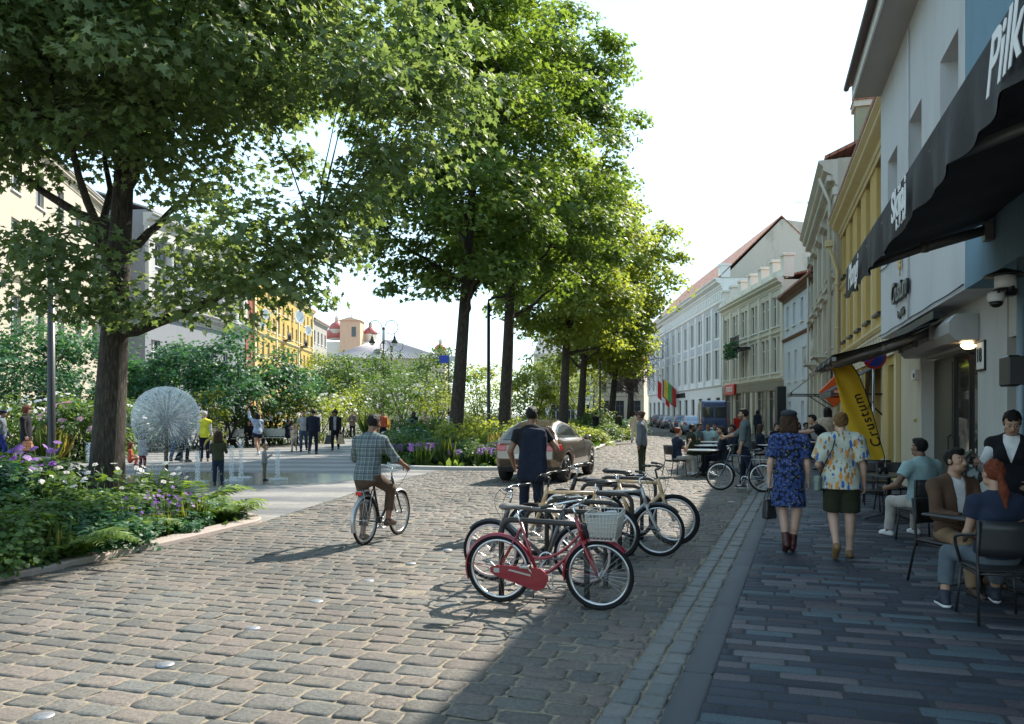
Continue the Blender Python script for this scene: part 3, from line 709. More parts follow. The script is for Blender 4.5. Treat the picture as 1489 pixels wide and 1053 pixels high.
# ---------------------------------------------------------------- right: yellow house
yel = plaster('ochre_yellow_plaster', (.6, .43, .16), .2); yel_t = plaster('pale_yellow_trim', (.66, .55, .32), .15)
pl, pr = street(3.35, 33, 19.52); oy, wy, ay = bframe(pl, pr)
yh = thing('yellow_house', 'narrow yellow house with brown doors between the grey house and the ornate house', 'building', oy, ay)
n_ = 6; xs = [wy*(i+.5)/n_ for i in range(n_)]
rows = [(0.1, 3.0, [(x, 1.35) for x in xs]), (4.6, 6.5, [(x, 1.05) for x in xs]), (7.2, 8.95, [(x, 1.0) for x in xs])]
wall_mb(wy, 0, 9.6, rows, 10, .35).build('wall', [yel], yh)
rows_windows(yh, rows[1:], .35, brown_fr, (1, .7), sm=steel_dk)
for i, x in enumerate(xs):
    if i % 2: window(yh, x, .1, 1.35, 2.9, .35, brown_fr, (1, .75), sill=False, pm=pane2_m)
    else:
        mb = MB(); mb.box(x-.67, x+.67, .25, .32, .1, 2.99)
        for q in (0, 1):
            for z in (.25, 1.2, 2.2): mb.box(x-.58+q*.62, x-.04+q*.62, .235, .25, z, z+.75)
        d_ = mb.build('door', [mat('brown_door_wood', (.2, .085, .04), .5, noise=.25, nscale=8)], yh); mb = MB(); mb.tube([(x+.05, .22, 1.05), (x+.05, .18, 1.05), (x+.16, .18, 1.05)], .012); mb.build('handle', [gold], d_)
mb = MB(); cornice(mb, 0, wy, 8.95, [(p*1.0, d*.9) for p, d in BIGC]); cornice(mb, 0, wy, 3.95, SMC); cornice(mb, 0, wy, 6.75, [(p*.6, d*.6) for p, d in SMC])
for i in range(n_+1):
    x = min(max(wy*i/n_, .18), wy-.18); mb.box(x-.16, x+.16, -.09, .0, 0, 3.94); mb.box(x-.13, x+.13, -.05, 0, 4.2, 6.74)
mb.build('trim', [yel_t], yh)
gable(wy, 10, 9.7, 3.2, .5).build('roof', [tile_red], yh)
mb = MB()
for i in range(24): mb.box(wy*i/24+.03, wy*(i+.75)/24, -.14, -.095, 3.3, 3.85)
mb.box(0, wy, -.15, -.1, 3.2, 3.29); mb.box(0, wy, -.15, -.1, 3.86, 3.93); mb.build('lattice_fascia', [cream_w], yh)
mb = MB(); mb.tube([(.25, -.2, 0), (.25, -.2, 7.6), (.25, -.32, 8.0), (.25, -.5, 8.6)], .07, 10); mb.box(.08, .42, -.66, -.36, 8.6, 8.85)
for z in (1.5, 3.4, 5.2, 7): mb.tube([(.25, -.2, z), (.25, -.2, z+.08)], .09, 10)
mb.build('drain_pipe', [yel_t], yh)
# ---------------------------------------------------------------- right: ornate house
orn = plaster('olive_grey_stucco', (.46, .43, .35), .2); orn_t = plaster('pale_stucco_trim', (.56, .53, .45), .2)
pl, pr = street(3.2, 48, 33.02); oo, wo, ao = bframe(pl, pr)
oh = thing('ornate_house', 'olive grey ornate house with deep cornice, hooded windows and a chimney', 'building', oo, ao)
n_ = 5; xs = [wo*(i+.5)/n_ for i in range(n_)]
rows = [(.4, 3.1, [(x, 1.6) for x in xs]), (4.6, 6.9, [(x, 1.2) for x in xs]), (8.0, 10.2, [(x, 1.15) for x in xs])]
wall_mb(wo, 0, 12.3, rows, 11, .25).build('wall', [orn], oh)
rows_windows(oh, rows[:1], .25, brown_fr, (1, .75), sm=orn_t, pm=pane2_m); rows_windows(oh, rows[1:], .25, white_fr, (1, .68), sm=orn_t, hood=.38)
mb = MB(); cornice(mb, 0, wo, 11.2, [(p*1.5, d*1.45) for p, d in BIGC]); cornice(mb, 0, wo, 3.8, [(p*1.6, d*1.3) for p, d in SMC]); cornice(mb, 0, wo, 7.25, [(p*1.4, d) for p, d in SMC])
for i in range(46): x = wo*(i+.3)/46; mb.box(x, x+.16, -.42, -.13, 11.42, 11.66)
for i in range(n_+1):
    x = min(max(wo*i/n_, .3), wo-.3); mb.box(x-.26, x+.26, -.14, 0, 4.1, 7.24); mb.box(x-.26, x+.26, -.14, 0, 7.5, 11.18); mb.box(x-.32, x+.32, -.2, 0, 10.8, 11.1); mb.box(x-.32, x+.32, -.2, 0, 6.85, 7.1); mb.box(x-.3, x+.3, -.16, 0, 0, 3.78)
mb.build('trim', [orn_t], oh)
for x in (xs[1], xs[3]):
    mb = MB(); mb.box(x-1, x+1, -.75, 0, 4.3, 4.42)
    for i in range(21): mb.tube([(x-.98+.098*i, -.7, 4.42), (x-.98+.098*i, -.7, 5.3)], .012, 5)
    mb.box(x-1, x+1, -.73, -.67, 5.3, 5.35)
    for s_ in (-.7, .7): mb.prism([(0, 4.3), (-.55, 4.3), (-.1, 3.85), (0, 3.8)], x+s_-.08, x+s_+.08, axis='X')
    mb.build('balcony', [orn_t], oh)
mb = MB(); cw = wo-2.3; mb.box(cw-.4, cw+.45, .9, 1.75, 12.2, 15.2); mb.box(cw-.5, cw+.55, .8, 1.85, 15.0, 15.25, 1); r_ = gable(wo, 11, 12.32, 2.6, .5).build('roof', [tile_red], oh); ch = mb.build('chimney', [plaster('green_grey_render', (.3, .31, .22), .25), orn_t], r_)
mb = MB(); mb.prism([(.75, 15.25), (1.9, 15.25), (1.32, 15.75)], cw-.55, cw+.6, axis='X'); mb.build('chimney_cap', [tile_red], r_)
mb = MB(); mb.tube([(wo-.35, -.3, 0), (wo-.35, -.3, 10.6), (wo-.35, -.7, 11.6)], .065, 8); mb.build('drain_pipe', [orn_t], oh); mb = MB(); mb.tube([(.8, -.3, 0), (.8, -.3, 11)], .06, 8); mb.build('drain_pipe', [orn_t], oh)
# ---------------------------------------------------------------- right: white-blue house
pw = plaster('cool_white_plaster', (.66, .7, .75), .12); trim_br = plaster('brown_ledge', (.24, .15, .11), .2)
A_, B_ = (AX(1187, 46.5), 46.5), (19.45, 57.0)
o_, w_, a_ = bframe(B_, A_); wb = thing('white_house', 'cool white two storey house with brown ledges beyond the ornate house', 'building', o_, a_)
xs = [w_*.14, w_*.36, w_*.6, w_*.84]
rows = [(.1, 2.5, [(w_*.2, 1.1), (w_*.62, .9), (w_*.86, 1.0)]), (3.9, 5.9, [(x+.5, .85) for x in xs[:3]]), (7.6, 9.1, [(x, .85) for x in xs])]
wall_mb(w_, 0, 9.75, rows, 10, .25).build('wall', [pw], wb); rows_windows(wb, rows, .25, white_fr, (1, .7))
mb = MB(); cornice(mb, 0, w_, 6.7, SMC); cornice(mb, 0, w_, 9.45, [(p*.9, d*.6) for p, d in BIGC]); mb.build('ledge', [trim_br], wb); gable(w_, 10, 9.85, 3.0, .5).build('roof', [tile_red], wb)
mb = MB(); mb.box(.02, .95, -.6, .0, 0, 3.6); mb.build('porch_box', [steel_dk], wb)
# ---------------------------------------------------------------- far cream house
crm = plaster('warm_cream_stone', (.74, .68, .57), .12); crm_t = plaster('cream_trim', (.8, .75, .65), .1); gfl = plaster('taupe_shopfront', (.33, .3, .23), .15)
C_ = (19.85, 75.0); o_, w_, a_ = bframe(C_, (19.45, 57.02)); ch_ = thing('cream_house', 'cream ornate house with parapet pillars and a planted balcony over a red shop sign', 'building', o_, a_)
bays = [.09, .26, .42, .59, .75, .91]; xs = [w_*b for b in bays]
rows = [(.3, 3.4, [(w_*.1, 2.3), (w_*.3, 2.3), (w_*.68, 2.3), (w_*.86, 2.6)]), (4.7, 7.3, [(x+s_*.62, .95) for x in xs for s_ in (-1, 1)]), (8.1, 10.3, [(x+s_*.62, .95) for x in xs for s_ in (-1, 1)])]
wall_mb(w_, 0, 11.3, rows, 11, .22).build('wall', [crm], ch_)
rows_windows(ch_, rows[1:], .22, white_fr, (1, .7)); rows_windows(ch_, rows[:1], .22, gfl, (1, .8), sill=False)
mb = MB(); cornice(mb, 0, w_, 10.75, [(p*1.1, d) for p, d in BIGC]); cornice(mb, 0, w_, 4.1, SMC); cornice(mb, 0, w_, 7.5, [(p*.8, d*.7) for p, d in SMC])
for i in range(7):
    x = min(max(w_*(i/6.0), .3), w_-.3); mb.box(x-.25, x+.25, -.1, 0, 4.35, 10.74); mb.box(x-.4, x+.4, 0, .7, 11.5, 13.0); mb.box(x-.5, x+.5, -.1, .8, 13.0, 13.2)
mb.box(0, w_, .1, .3, 11.4, 12.2); mb.build('trim', [crm_t], ch_)
mb = MB(); mb.box(0, w_, -.08, -.001, 3.45, 4.08); 
for x in (w_*.0+.3, w_*.2, w_*.4, w_*.58, w_*.77, w_-.3): mb.box(x-.2, x+.2, -.09, -.0, 0, 3.44)
mb.build('shopfront', [gfl], ch_)
mb = MB(); x = xs[2]+.4; mb.box(x-1.5, x+1.5, -1.0, 0, 7.0, 7.15)
for i in range(22): mb.tube([(x-1.45+.138*i, -.95, 7.15), (x-1.45+.138*i, -.95, 8.1)], .015, 4)
mb.box(x-1.5, x+1.5, -.98, -.92, 8.1, 8.15); bal = mb.build('balcony', [steel_dk], ch_)
gable(w_, 11, 11.45, 1.3, .0).build('roof', [tile_red], ch_)
mb = MB(); mb.box(w_*.48-.5, w_*.48+.5, -.07, .05, .1, 3.4); mb.build('door', [mat('dark_doorway', (.06, .035, .025), .6)], ch_)
# planted box of the balcony is made with the plants; red shop sign
def on_house(o_, a_, x, y): p = Vector((x, y, 0)); p.rotate(Matrix.Rotation(a_, 3, 'Z')); return (o_.x+p.x, o_.y+p.y)
CH = (o_, a_, w_, xs)
t = thing('shop_sign', 'red shop sign with white lettering on the cream house', 'sign', (*on_house(o_, a_, w_*.2, -.1), 3.3), a_)
mb = MB(); mb.bbox(-1.6, 1.6, -.2, -.02, 0, 1.0, .06); mb.build('sign_box', [mat('sign_red', (.62, .03, .02), .4)], t); text_obj('lettering', 'FOODS', .62, let_w, t, frame_M((0, -.21, .5), (1, 0, 0), (0, 0, 1)), .01, bold=.015)
# ---------------------------------------------------------------- far white palace
wht = plaster('bright_white_plaster', (.86, .85, .82), .1); wht_g = plaster('soft_grey_panel', (.55, .57, .6), .1)
D_ = (20.9, 122.0); o_, w_, a_ = bframe(D_, (19.85, 75.02)); ph = thing('white_palace', 'long white three storey building with pilasters, deep frieze and red tiled roof', 'building', o_, a_)
WPx = (o_, a_, w_); nb = 12; xs = [w_*(i+.5)/nb for i in range(nb)]
rows = [(.4, 3.2, [(x, 1.7) for x in xs]), (5.0, 7.8, [(x+s_*.72, 1.15) for x in xs for s_ in (-1, 1)]), (9.0, 11.5, [(x+s_*.72, 1.15) for x in xs for s_ in (-1, 1)])]
wall_mb(w_, 0, 14.4, rows, 11, .25).build('wall', [wht], ph); rows_windows(ph, rows, .25, dark_fr, (1, .68), sill=False)
mb = MB(); cornice(mb, 0, w_, 13.5, [(p*1.5, d*1.3) for p, d in BIGC]); cornice(mb, 0, w_, 4.2, SMC); cornice(mb, 0, w_, 12.0, [(p*1.3, d*1.3) for p, d in SMC])
for i in range(nb+1):
    x = min(max(w_*i/nb, .3), w_-.3); mb.box(x-.35, x+.35, -.18, 0, 4.5, 11.98)
for i in range(60): x = w_*(i+.2)/60; mb.box(x, x+.4, -.1, 0, 12.6, 13.3)
mb.box(w_-.9, w_+.05, -.2, .7, 14.5, 15.6); mb.box(w_-1, w_+.1, -.3, .8, 15.6, 15.8)
mb.build('trim', [wht], ph)
for x in xs:
    for z0_, z1_ in ((8.0, 8.8), (11.6, 11.95)): mb = MB(); mb.box(x-1.3, x+1.3, -.03, -.001, z0_, z1_); mb.build('panel', [wht_g], ph)
gable(w_, 11, 14.5, 5.7, .3).build('roof', [tile_red], ph)
mb = MB(); mb.prism([(0, 14.4), (15, 14.4), (15, 18.6), (5.5, 19.95)], w_-.3, w_, axis='X'); mb.build('gable_wall', [plaster('sooty_gable_render', (.55, .52, .45), .6, scale=.5)], ph)
text_obj('lettering', 'SIGNATA ENERGIA', .75, steel_dk, ph, frame_M((w_*.55, -.06, 3.75), (1, 0, 0), (0, 0, 1)), .03, bold=.02)
# beige house closing the street and a pale terrace behind the trees
be = plaster('beige_render', (.5, .45, .36), .15)
o_, w_, a_ = bframe((12.9, 124.5), (20.3, 122.5)); hb = thing('beige_house', 'low beige corner house with shop windows closing the end of the street', 'building', o_, a_)
rows = [(.3, 3.6, [(1.3, 1.9), (3.9, 1.4), (6.2, 1.9)]), (5, 7, [(1.3, 1.1), (3.9, 1.1), (6.2, 1.1)])]
wall_mb(w_, 0, 9, rows, 8, .25).build('wall', [be], hb); rows_windows(hb, rows, .25, dark_fr, (1, .75)); gable(w_, 8, 9.05, 2.5, .4).build('roof', [tile_red], hb); mb = MB(); cornice(mb, 0, w_, 4.2, SMC); mb.build('trim', [be], hb)
pg = plaster('pale_grey_stone', (.8, .79, .74), .12)
o_, w_, a_ = bframe((3.5, 127), (12.7, 125)); hp = thing('pale_terrace', 'long pale grey terrace with many windows behind the street trees', 'building', o_, a_)
xs = [w_*(i+.5)/4 for i in range(4)]; rows = [(.4, 3, [(x, 1.4) for x in xs]), (4.4, 6.6, [(x, 1.2) for x in xs]), (7.8, 9.8, [(x, 1.2) for x in xs])]
wall_mb(w_, 0, 11, rows, 10, .25).build('wall', [pg], hp); rows_windows(hp, rows, .25, white_fr, (1, .68)); gable(w_, 10, 11.05, 3, .4).build('roof', [zinc], hp); mb = MB(); cornice(mb, 0, w_, 3.7, SMC); cornice(mb, 0, w_, 10.4, BIGC); mb.build('trim', [pg], hp)
# ---------------------------------------------------------------- left side of the square
lc = plaster('ivory_plaster', (.46, .41, .33), .12)
o_, w_, a_ = bframe((-26.5, 34), (-33.0, 64)); hl = thing('ivory_house', 'large ivory plastered house with rusticated lower floors at the left edge', 'building', o_, a_)
xs = [w_*(i+.5)/8 for i in range(8)]; rows = [(1, 3.6, [(x, 1.5) for x in xs]), (6.2, 8.7, [(x, 1.5) for x in xs]), (10.9, 13.2, [(x, 1.4) for x in xs]), (14.8, 17, [(x, 1.4) for x in xs])]
wall_mb(w_, 0, 18.5, rows, 12, .25).build('wall', [lc], hl); rows_windows(hl, rows, .25, white_fr, (1, .68)); mb = MB(); cornice(mb, 0, w_, 9.5, [(p*1.4, d*1.6) for p, d in SMC]); cornice(mb, 0, w_, 17.7, BIGC)
for k in range(14): mb.box(0, w_, -.03, -.001, .5+.66*k, .5+.66*k+.6) if False else None
mb.build('trim', [lc], hl); gable(w_, 12, 18.55, 3, .5).build('roof', [zinc], hl)
gs = plaster('blue_grey_stucco', (.25, .26, .28), .15); gt = plaster('white_stone_order', (.5, .49, .46), .15)
o_, w_, a_ = bframe((-30.4, 66), (-28.85, 86)); hg = thing('columned_house', 'grey classical house with giant white columns and corner pilasters across the square', 'building', o_, a_)
xs = [w_*(i+.5)/6 for i in range(6)]; rows = [(.8, 3.6, [(x, 1.6) for x in xs]), (5.4, 7.9, [(x, 1.5) for x in xs]), (11.3, 13.3, [(x, 1.5) for x in xs]), (14.2, 16.1, [(x, 1.45) for x in xs])]
wall_mb(w_, 0, 18.6, rows, 13, .3).build('wall', [gs], hg); rows_windows(hg, rows, .3, white_fr, (1, .62))
mb = MB(); cornice(mb, -.3, w_+.2, 17.2, [(p*1.7, d*1.5) for p, d in BIGC]); cornice(mb, -.1, w_+.1, 9.9, [(p*1.7, d*1.5) for p, d in BIGC]); mb.box(-.2, w_+.1, -.35, 0, 16.5, 17.19); cornice(mb, 0, w_, 4.3, SMC)
for x in xs: mb.box(x-.95, x+.95, -.12, 0, 13.55, 13.75); mb.box(x-.95, x-.77, -.08, 0, 11.2, 13.5); mb.box(x+.77, x+.95, -.08, 0, 11.2, 13.5)
mb.build('cornice', [gt], hg)
for i in range(7):
    x = min(max(w_*i/6, .5), w_-.5); mb = MB()
    if i in (0, 6): mb.box(x-.5, x+.5, -.3, 0, 11, 16.1); mb.box(x-.6, x+.6, -.36, 0, 16.1, 16.49)
    else: mb.lathe([(.5, 11), (.5, 11.2), (.42, 11.3), (.4, 13.5), (.36, 15.6), (.36, 15.75), (.5, 16.0), (.55, 16.1), (.55, 16.49)], (x, -.3, 0), 16)
    mb.build('column', [gt], hg)
for x in xs[1:5]:
    mb = MB(); mb.box(x-1, x+1, -.3, 0, 10.95, 11.05)
    for k in range(15): mb.tube([(x-.95+.135*k, -.27, 11.05), (x-.95+.135*k, -.27, 12)], .015, 4)
    mb.box(x-1, x+1, -.29, -.25, 12, 12.05); mb.build('balcony', [steel_dk], hg)
gable(w_, 13, 18.65, 2.2, .3).build('roof', [zinc], hg)
ye = plaster('sunny_ochre', (.5, .34, .1), .12); rd = plaster('rust_red_render', (.32, .1, .07), .15)
o_, w_, a_ = bframe((-28.75, 86.1), (-28.75, 88.4)); hr = thing('red_house', 'narrow rust red house strip between the columned house and the yellow block', 'building', o_, a_)
wall_mb(w_, 0, 14.9, [(11.8, 13.4, [(1.2, .7)]), (8, 9.6, [(1.2, .7)])], 12, .2).build('wall', [rd], hr); rows_windows(hr, [(11.8, 13.4, [(1.2, .7)]), (8, 9.6, [(1.2, .7)])], .2, white_fr, (1, 0))
o_, w_, a_ = bframe((-28.65, 88.5), (-30.25, 121)); hy = thing('yellow_block', 'long yellow ochre apartment block with white ledge and satellite dishes across the square', 'building', o_, a_); YB = (o_, a_, w_)
xs = [w_*(i+.5)/13 for i in range(13)]; rows = [(.8, 3.2, [(x, 1.2) for x in xs]), (5.0, 7, [(x, 1.0) for x in xs]), (8.2, 10, [(x, 1.0) for x in xs]), (11.5, 13.2, [(x, 1.0) for x in xs]), (14.2, 15.8, [(x, 1.0) for x in xs])]
wall_mb(w_, 0, 17, rows, 12, .22).build('wall', [ye], hy); rows_windows(hy, rows, .22, white_fr, (1, .68)); mb = MB(); cornice(mb, 0, w_, 16.3, BIGC); cornice(mb, 0, w_, 10.6, [(p*1.3, d*1.3) for p, d in SMC]); cornice(mb, 0, w_, 4, SMC)
for i in (0, 4, 9, 13): x = min(max(w_*i/13, .3), w_-.3); mb.box(x-.3, x+.3, -.12, 0, 4.3, 16.28)
mb.build('trim', [yel_t], hy); gable(w_, 12, 17.05, 2.6, .5).build('roof', [tile_red], hy)
for x in (xs[5], xs[9]):
    mb = MB(); mb.box(x-.9, x+.9, -.8, 0, 10.9, 11.05)
    for k in range(14): mb.tube([(x-.87+.134*k, -.76, 11.05), (x-.87+.134*k, -.76, 11.95)], .015, 4)
    mb.box(x-.9, x+.9, -.79, -.73, 11.95, 12.0); mb.build('balcony', [steel_dk], hy)
for i, (px, py, r_, Yd) in enumerate([(433, 461, .95, 108), (446, 481, .75, 116), (360, 457, .6, 90), (360, 471, .5, 89)]):
    zc = HC+(600-py)*Yd/F; t = thing('satellite_dish', ['large white satellite dish high on the yellow block', 'white satellite dish at the far end of the yellow block', 'upper small dish beside the red house strip', 'lower small dish beside the red house strip'][i], 'satellite dish', (-28.0 if i > 1 else AX(px, Yd), Yd, zc), -.5, 'satellite dishes across the square')
    mb = MB(); mb.lathe([(0, 0), (r_*.5, .05*r_), (r_*.85, .18*r_), (r_, .28*r_), (r_*.97, .3*r_), (r_*.5, .09*r_), (0, .04*r_)], n=24, ax='X'); mb.build('dish', [mat('dish_white', (.75, .76, .76), .4)], t)
    mb = MB(); mb.tube([(-.9, 0, -.2), (0, 0, 0)], .04, 6); mb.tube([(0, 0, -r_*.8), (r_*.9, 0, 0)], .025, 6); mb.build('arm', [steel_dk], t)
dg = plaster('dim_grey_render', (.36, .34, .31), .2)
o_, w_, a_ = bframe((-30.3, 121.1), (-30.7, 132)); hd = thing('grey_far_house', 'dim grey house beyond the end of the yellow block', 'building', o_, a_)
xs = [w_*(i+.5)/4 for i in range(4)]; rows = [(1, 3.5, [(x, 1.2) for x in xs]), (5, 7.2, [(x, 1.1) for x in xs]), (9, 11, [(x, 1.1) for x in xs]), (12.5, 14.4, [(x, 1.1) for x in xs])]
wall_mb(w_, 0, 16, rows, 12, .22).build('wall', [dg], hd); rows_windows(hd, rows, .22, white_fr, (1, .68)); mb = MB(); cornice(mb, 0, w_, 15.3, BIGC); cornice(mb, 0, w_, 8, SMC); mb.build('trim', [dg], hd); gable(w_, 12, 16.05, 2.6, .5).build('roof', [tile_red], hd)
# low building with hipped grey roof
o_, w_, a_ = bframe((-37, 160), (-13.5, 160)); hh = thing('market_hall', 'broad low building with a hipped grey metal roof and a dormer', 'building', o_, a_)
xs = [w_*(i+.5)/9 for i in range(9)]; rows = [(7.5, 10, [(x, 1.3) for x in xs]), (2, 5, [(x, 1.5) for x in xs])]
wall_mb(w_, 0, 12.6, rows, 14, .25).build('wall', [be], hh); rows_windows(hh, rows, .25, white_fr, (1, .68))
mb = MB(); v = [(-.7, -.7, 12.6), (w_+.7, -.7, 12.6), (w_+.7, 14.7, 12.6), (-.7, 14.7, 12.6), (w_*.36, 7, 16.9), (w_*.5, 7, 16.9)]; mb.add(v, [(0, 1, 5, 4), (1, 2, 5), (2, 3, 4, 5), (3, 0, 4), (3, 2, 1, 0)])
for k in range(40):
    q = (k+.5)/40; x = -.7+(w_+1.4)*q; xt = w_*.36+(w_*.14)*q; mb.tube([(x, -.7, 12.63), (xt, 7, 16.93)], .05, 4)
rf = mb.build('roof', [mat('grey_sheet_roof', (.36, .33, .34), .5, .2, noise=.1, nscale=1)], hh); mb = MB(); mb.lathe([(1.0, 0), (1.0, .9), (.8, 1.2), (0, 1.35)], (w_*.42, 2.2, 13.4), 16); mb.build('dormer', [dark_fr], rf)
# church: two red domes with lanterns and a gabled tower between
pk = plaster('pink_church_render', (.66, .42, .3), .15); dome_m = mat('dome_red_tin', (.4, .1, .09), .5, .1, noise=.15, nscale=.6); chw = plaster('church_white', (.7, .66, .6), .1)
def dome(t, x, y, z, R):
    mb = MB(); mb.lathe([(R*1.05, -R*1.5), (R*1.05, -R*.15), (R*1.15, -R*.1), (R*1.15, 0)], (x, y, z), 24); mb.build('drum', [chw], t)
    mb = MB(); mb.lathe([(R*1.1, 0), (R*1.12, R*.2), (R, R*.55), (R*.7, R*.9), (R*.3, R*1.12), (R*.28, R*1.15)], (x, y, z), 24); d_ = mb.build('dome', [dome_m], t)
    mb = MB(); mb.lathe([(R*.26, R*1.13), (R*.26, R*1.6), (R*.34, R*1.65), (R*.2, R*1.9), (R*.04, R*2.1), (R*.03, R*2.7)], (x, y, z), 14); mb.box(x-R*.2, x+R*.2, y-.1, y+.1, z+R*2.4, z+R*2.47); mb.build('lantern', [chw], d_)
t = thing('church', 'pink baroque church with two red domes and a gabled tower above the grey roof', 'church', (-63, 300))
sc = 300/F
def cx(px): return (px-744)*sc+63
def cz(py): return HC+(600-py)*sc
mb = MB(); mb.box(cx(470), cx(560), 0, 30, 0, cz(497)); mb.build('nave', [chw], t)
mb = MB(); mb.box(cx(497), cx(526), -4, 4, 0, cz(468)); mb.prism([(cx(495), cz(468)), (cx(528), cz(468)), (cx(511), cz(463))], -4.5, 4.5, axis='Y'); tw = mb.build('tower', [pk], t); mb = MB(); mb.box(cx(514), cx(520), -4.15, -4.02, cz(491), cz(477)); mb.build('window', [pane2_m], tw); mb = MB(); mb.tube([(cx(511), 0, cz(464)), (cx(511), 0, cz(458))], .15, 6); mb.build('cross', [steel_dk], tw)
dome(t, cx(484), 6, cz(477), 2.6); dome(t, cx(534), 6, cz(484), 2.4)
mb = MB(); mb.lathe([(cx(505)-cx(484), 0), (cx(500)-cx(484), 3.2), (3, 4)], (cx(484), 8, cz(490)), 20); mb.build('apse_roof', [dome_m], t)
t = thing('domed_belfry', 'small red domed belfry far behind the flowering trees', 'tower', (AX(640, 300), 300)); mb = MB(); mb.box(-2.4, 2.4, -2.4, 2.4, 0, HC+(600-515)*sc); mb.build('shaft', [pk], t); dome(t, 0, 0, HC+(600-510)*sc, 2.2)
# ================================================================ trees and plants
bark_m = bpy.data.materials.new('maple_bark'); nt, p = nodes(bark_m); L = nt.links
tc = N(nt, 'ShaderNodeTexCoord'); mp = N(nt, 'ShaderNodeMapping'); mp.inputs['Scale'].default_value = (9, 9, 1.6); L.new(tc.outputs['Object'], mp.inputs['Vector'])
t1 = N(nt, 'ShaderNodeTexNoise', i_Scale=3.0, i_Detail=9.0, i_Roughness=.72); L.new(mp.outputs[0], t1.inputs['Vector'])
r = ramp(nt, [(.38, (.014, .011, .008)), (.55, (.055, .044, .033)), (.72, (.15, .13, .1))]); L.new(t1.outputs['Fac'], r.inputs[0]); L.new(r.outputs[0], p.inputs['Base Color']); p.inputs['Roughness'].default_value = .9
bp = N(nt, 'ShaderNodeBump', i_Strength=1.0, i_Distance=.05); L.new(t1.outputs['Fac'], bp.inputs['Height']); L.new(bp.outputs[0], p.inputs['Normal'])
maple_leaf = leaf_mat('maple_leaf', (.055, .105, .03), (.12, .19, .055), (.2, .28, .09), .52, (1.9, 1.7, .6))
maple_dark = leaf_mat('dark_maple_leaf', (.07, .115, .055), (.135, .195, .095), (.24, .3, .165), .5, (1.7, 1.6, .7))
lime_leaf = leaf_mat('lime_leaf', (.11, .16, .045), (.19, .255, .075), (.28, .34, .12), .58, (2.0, 1.7, .55))
teal_leaf = leaf_mat('teal_shrub_leaf', (.025, .08, .04), (.045, .125, .06), (.08, .18, .09), .4, (1.5, 1.6, .7))
shrub_leaf = leaf_mat('shrub_leaf', (.04, .09, .02), (.08, .15, .04), (.14, .22, .07), .45)
grass_m = leaf_mat('grass_blade', (.04, .08, .02), (.09, .14, .04), (.2, .22, .08), .45)
straw_m = leaf_mat('straw_grass', (.2, .18, .07), (.3, .26, .11), (.4, .36, .18), .4)
white_pet = leaf_mat('white_petal', (.6, .6, .58), (.75, .74, .72), (.8, .72, .75), .4, (1, 1, 1))
purple_pet = leaf_mat('purple_petal', (.16, .08, .3), (.26, .13, .42), (.4, .25, .55), .4, (1.2, 1, 1.3))
pink_pet = leaf_mat('pink_petal', (.5, .2, .3), (.62, .32, .42), (.7, .5, .55), .4, (1, 1, 1))
orange_pet = leaf_mat('amber_petal', (.5, .22, .04), (.6, .32, .06), (.65, .42, .12), .4, (1, 1, 1))
MAPLE = np.array([(0, 0, 0), (.16, .12, .01), (.5, .1, .05), (.32, .34, .03), (.52, .62, .07), (.2, .58, .02), (0, 1.0, -.06), (-.2, .58, .02), (-.52, .62, .07), (-.32, .34, .03), (-.5, .1, .05), (-.16, .12, .01)], np.float32)
OVAL = np.array([(0, 0, 0), (.22, .3, .04), (.24, .6, .04), (0, 1, -.05), (-.24, .6, .04), (-.22, .3, .04)], np.float32)
BLADE = np.array([(-.035, 0, 0), (.035, 0, 0), (.03, .5, .05), (0, 1, -.12), (-.03, .5, .05)], np.float32)
LOBE = np.array([(0, 0, 0), (.3, .25, .05), (.42, .6, .02), (.2, .85, -.02), (0, .98, -.08), (-.2, .85, -.02), (-.42, .6, .02), (-.3, .25, .05)], np.float32)
def nrm(a): return a/(np.linalg.norm(a, axis=-1, keepdims=True)+1e-9)
def leaves(name, pos, nor, tip, size, T, m, parent=None, val=None, smooth=False):
    """one mesh of leaf blades: positions, normals, tip directions, sizes"""
    n = len(pos); nor = nrm(nor); tip = nrm(tip-nor*(tip*nor).sum(1, keepdims=True)); sd = np.cross(tip, nor)
    k = len(T); sz = size[:, None]
    V = pos[:, None, :]+sz[:, :, None]*(T[None, :, 0:1]*sd[:, None, :]+T[None, :, 1:2]*tip[:, None, :]+T[None, :, 2:3]*nor[:, None, :])
    if val is None: val = rng.random(n)
    me = mesh_np(name, V.reshape(-1, 3), np.arange(n*k), np.arange(n)*k, m, None, smooth, val)
    return link(name, me, parent)
def crown_points(parts, n, seed, hollow=.5):
    r_ = np.random.default_rng(seed); out = []
    tot = sum(p[1][0]*p[1][1]*p[1][2] for p in parts)
    for c, rad in parts:
        k = max(3, int(n*rad[0]*rad[1]*rad[2]/tot)); d = nrm(r_.normal(size=(k, 3))); q = (hollow+(1-hollow)*r_.random(k))[:, None]**.7
        q = q*(1+.16*np.sin(d[:, 0:1]*5+c[0])+.13*np.sin(d[:, 1:2]*6+d[:, 2:3]*5+c[1]))
        out.append(np.array(c)+d*q*np.array(rad))
    return np.concatenate(out)
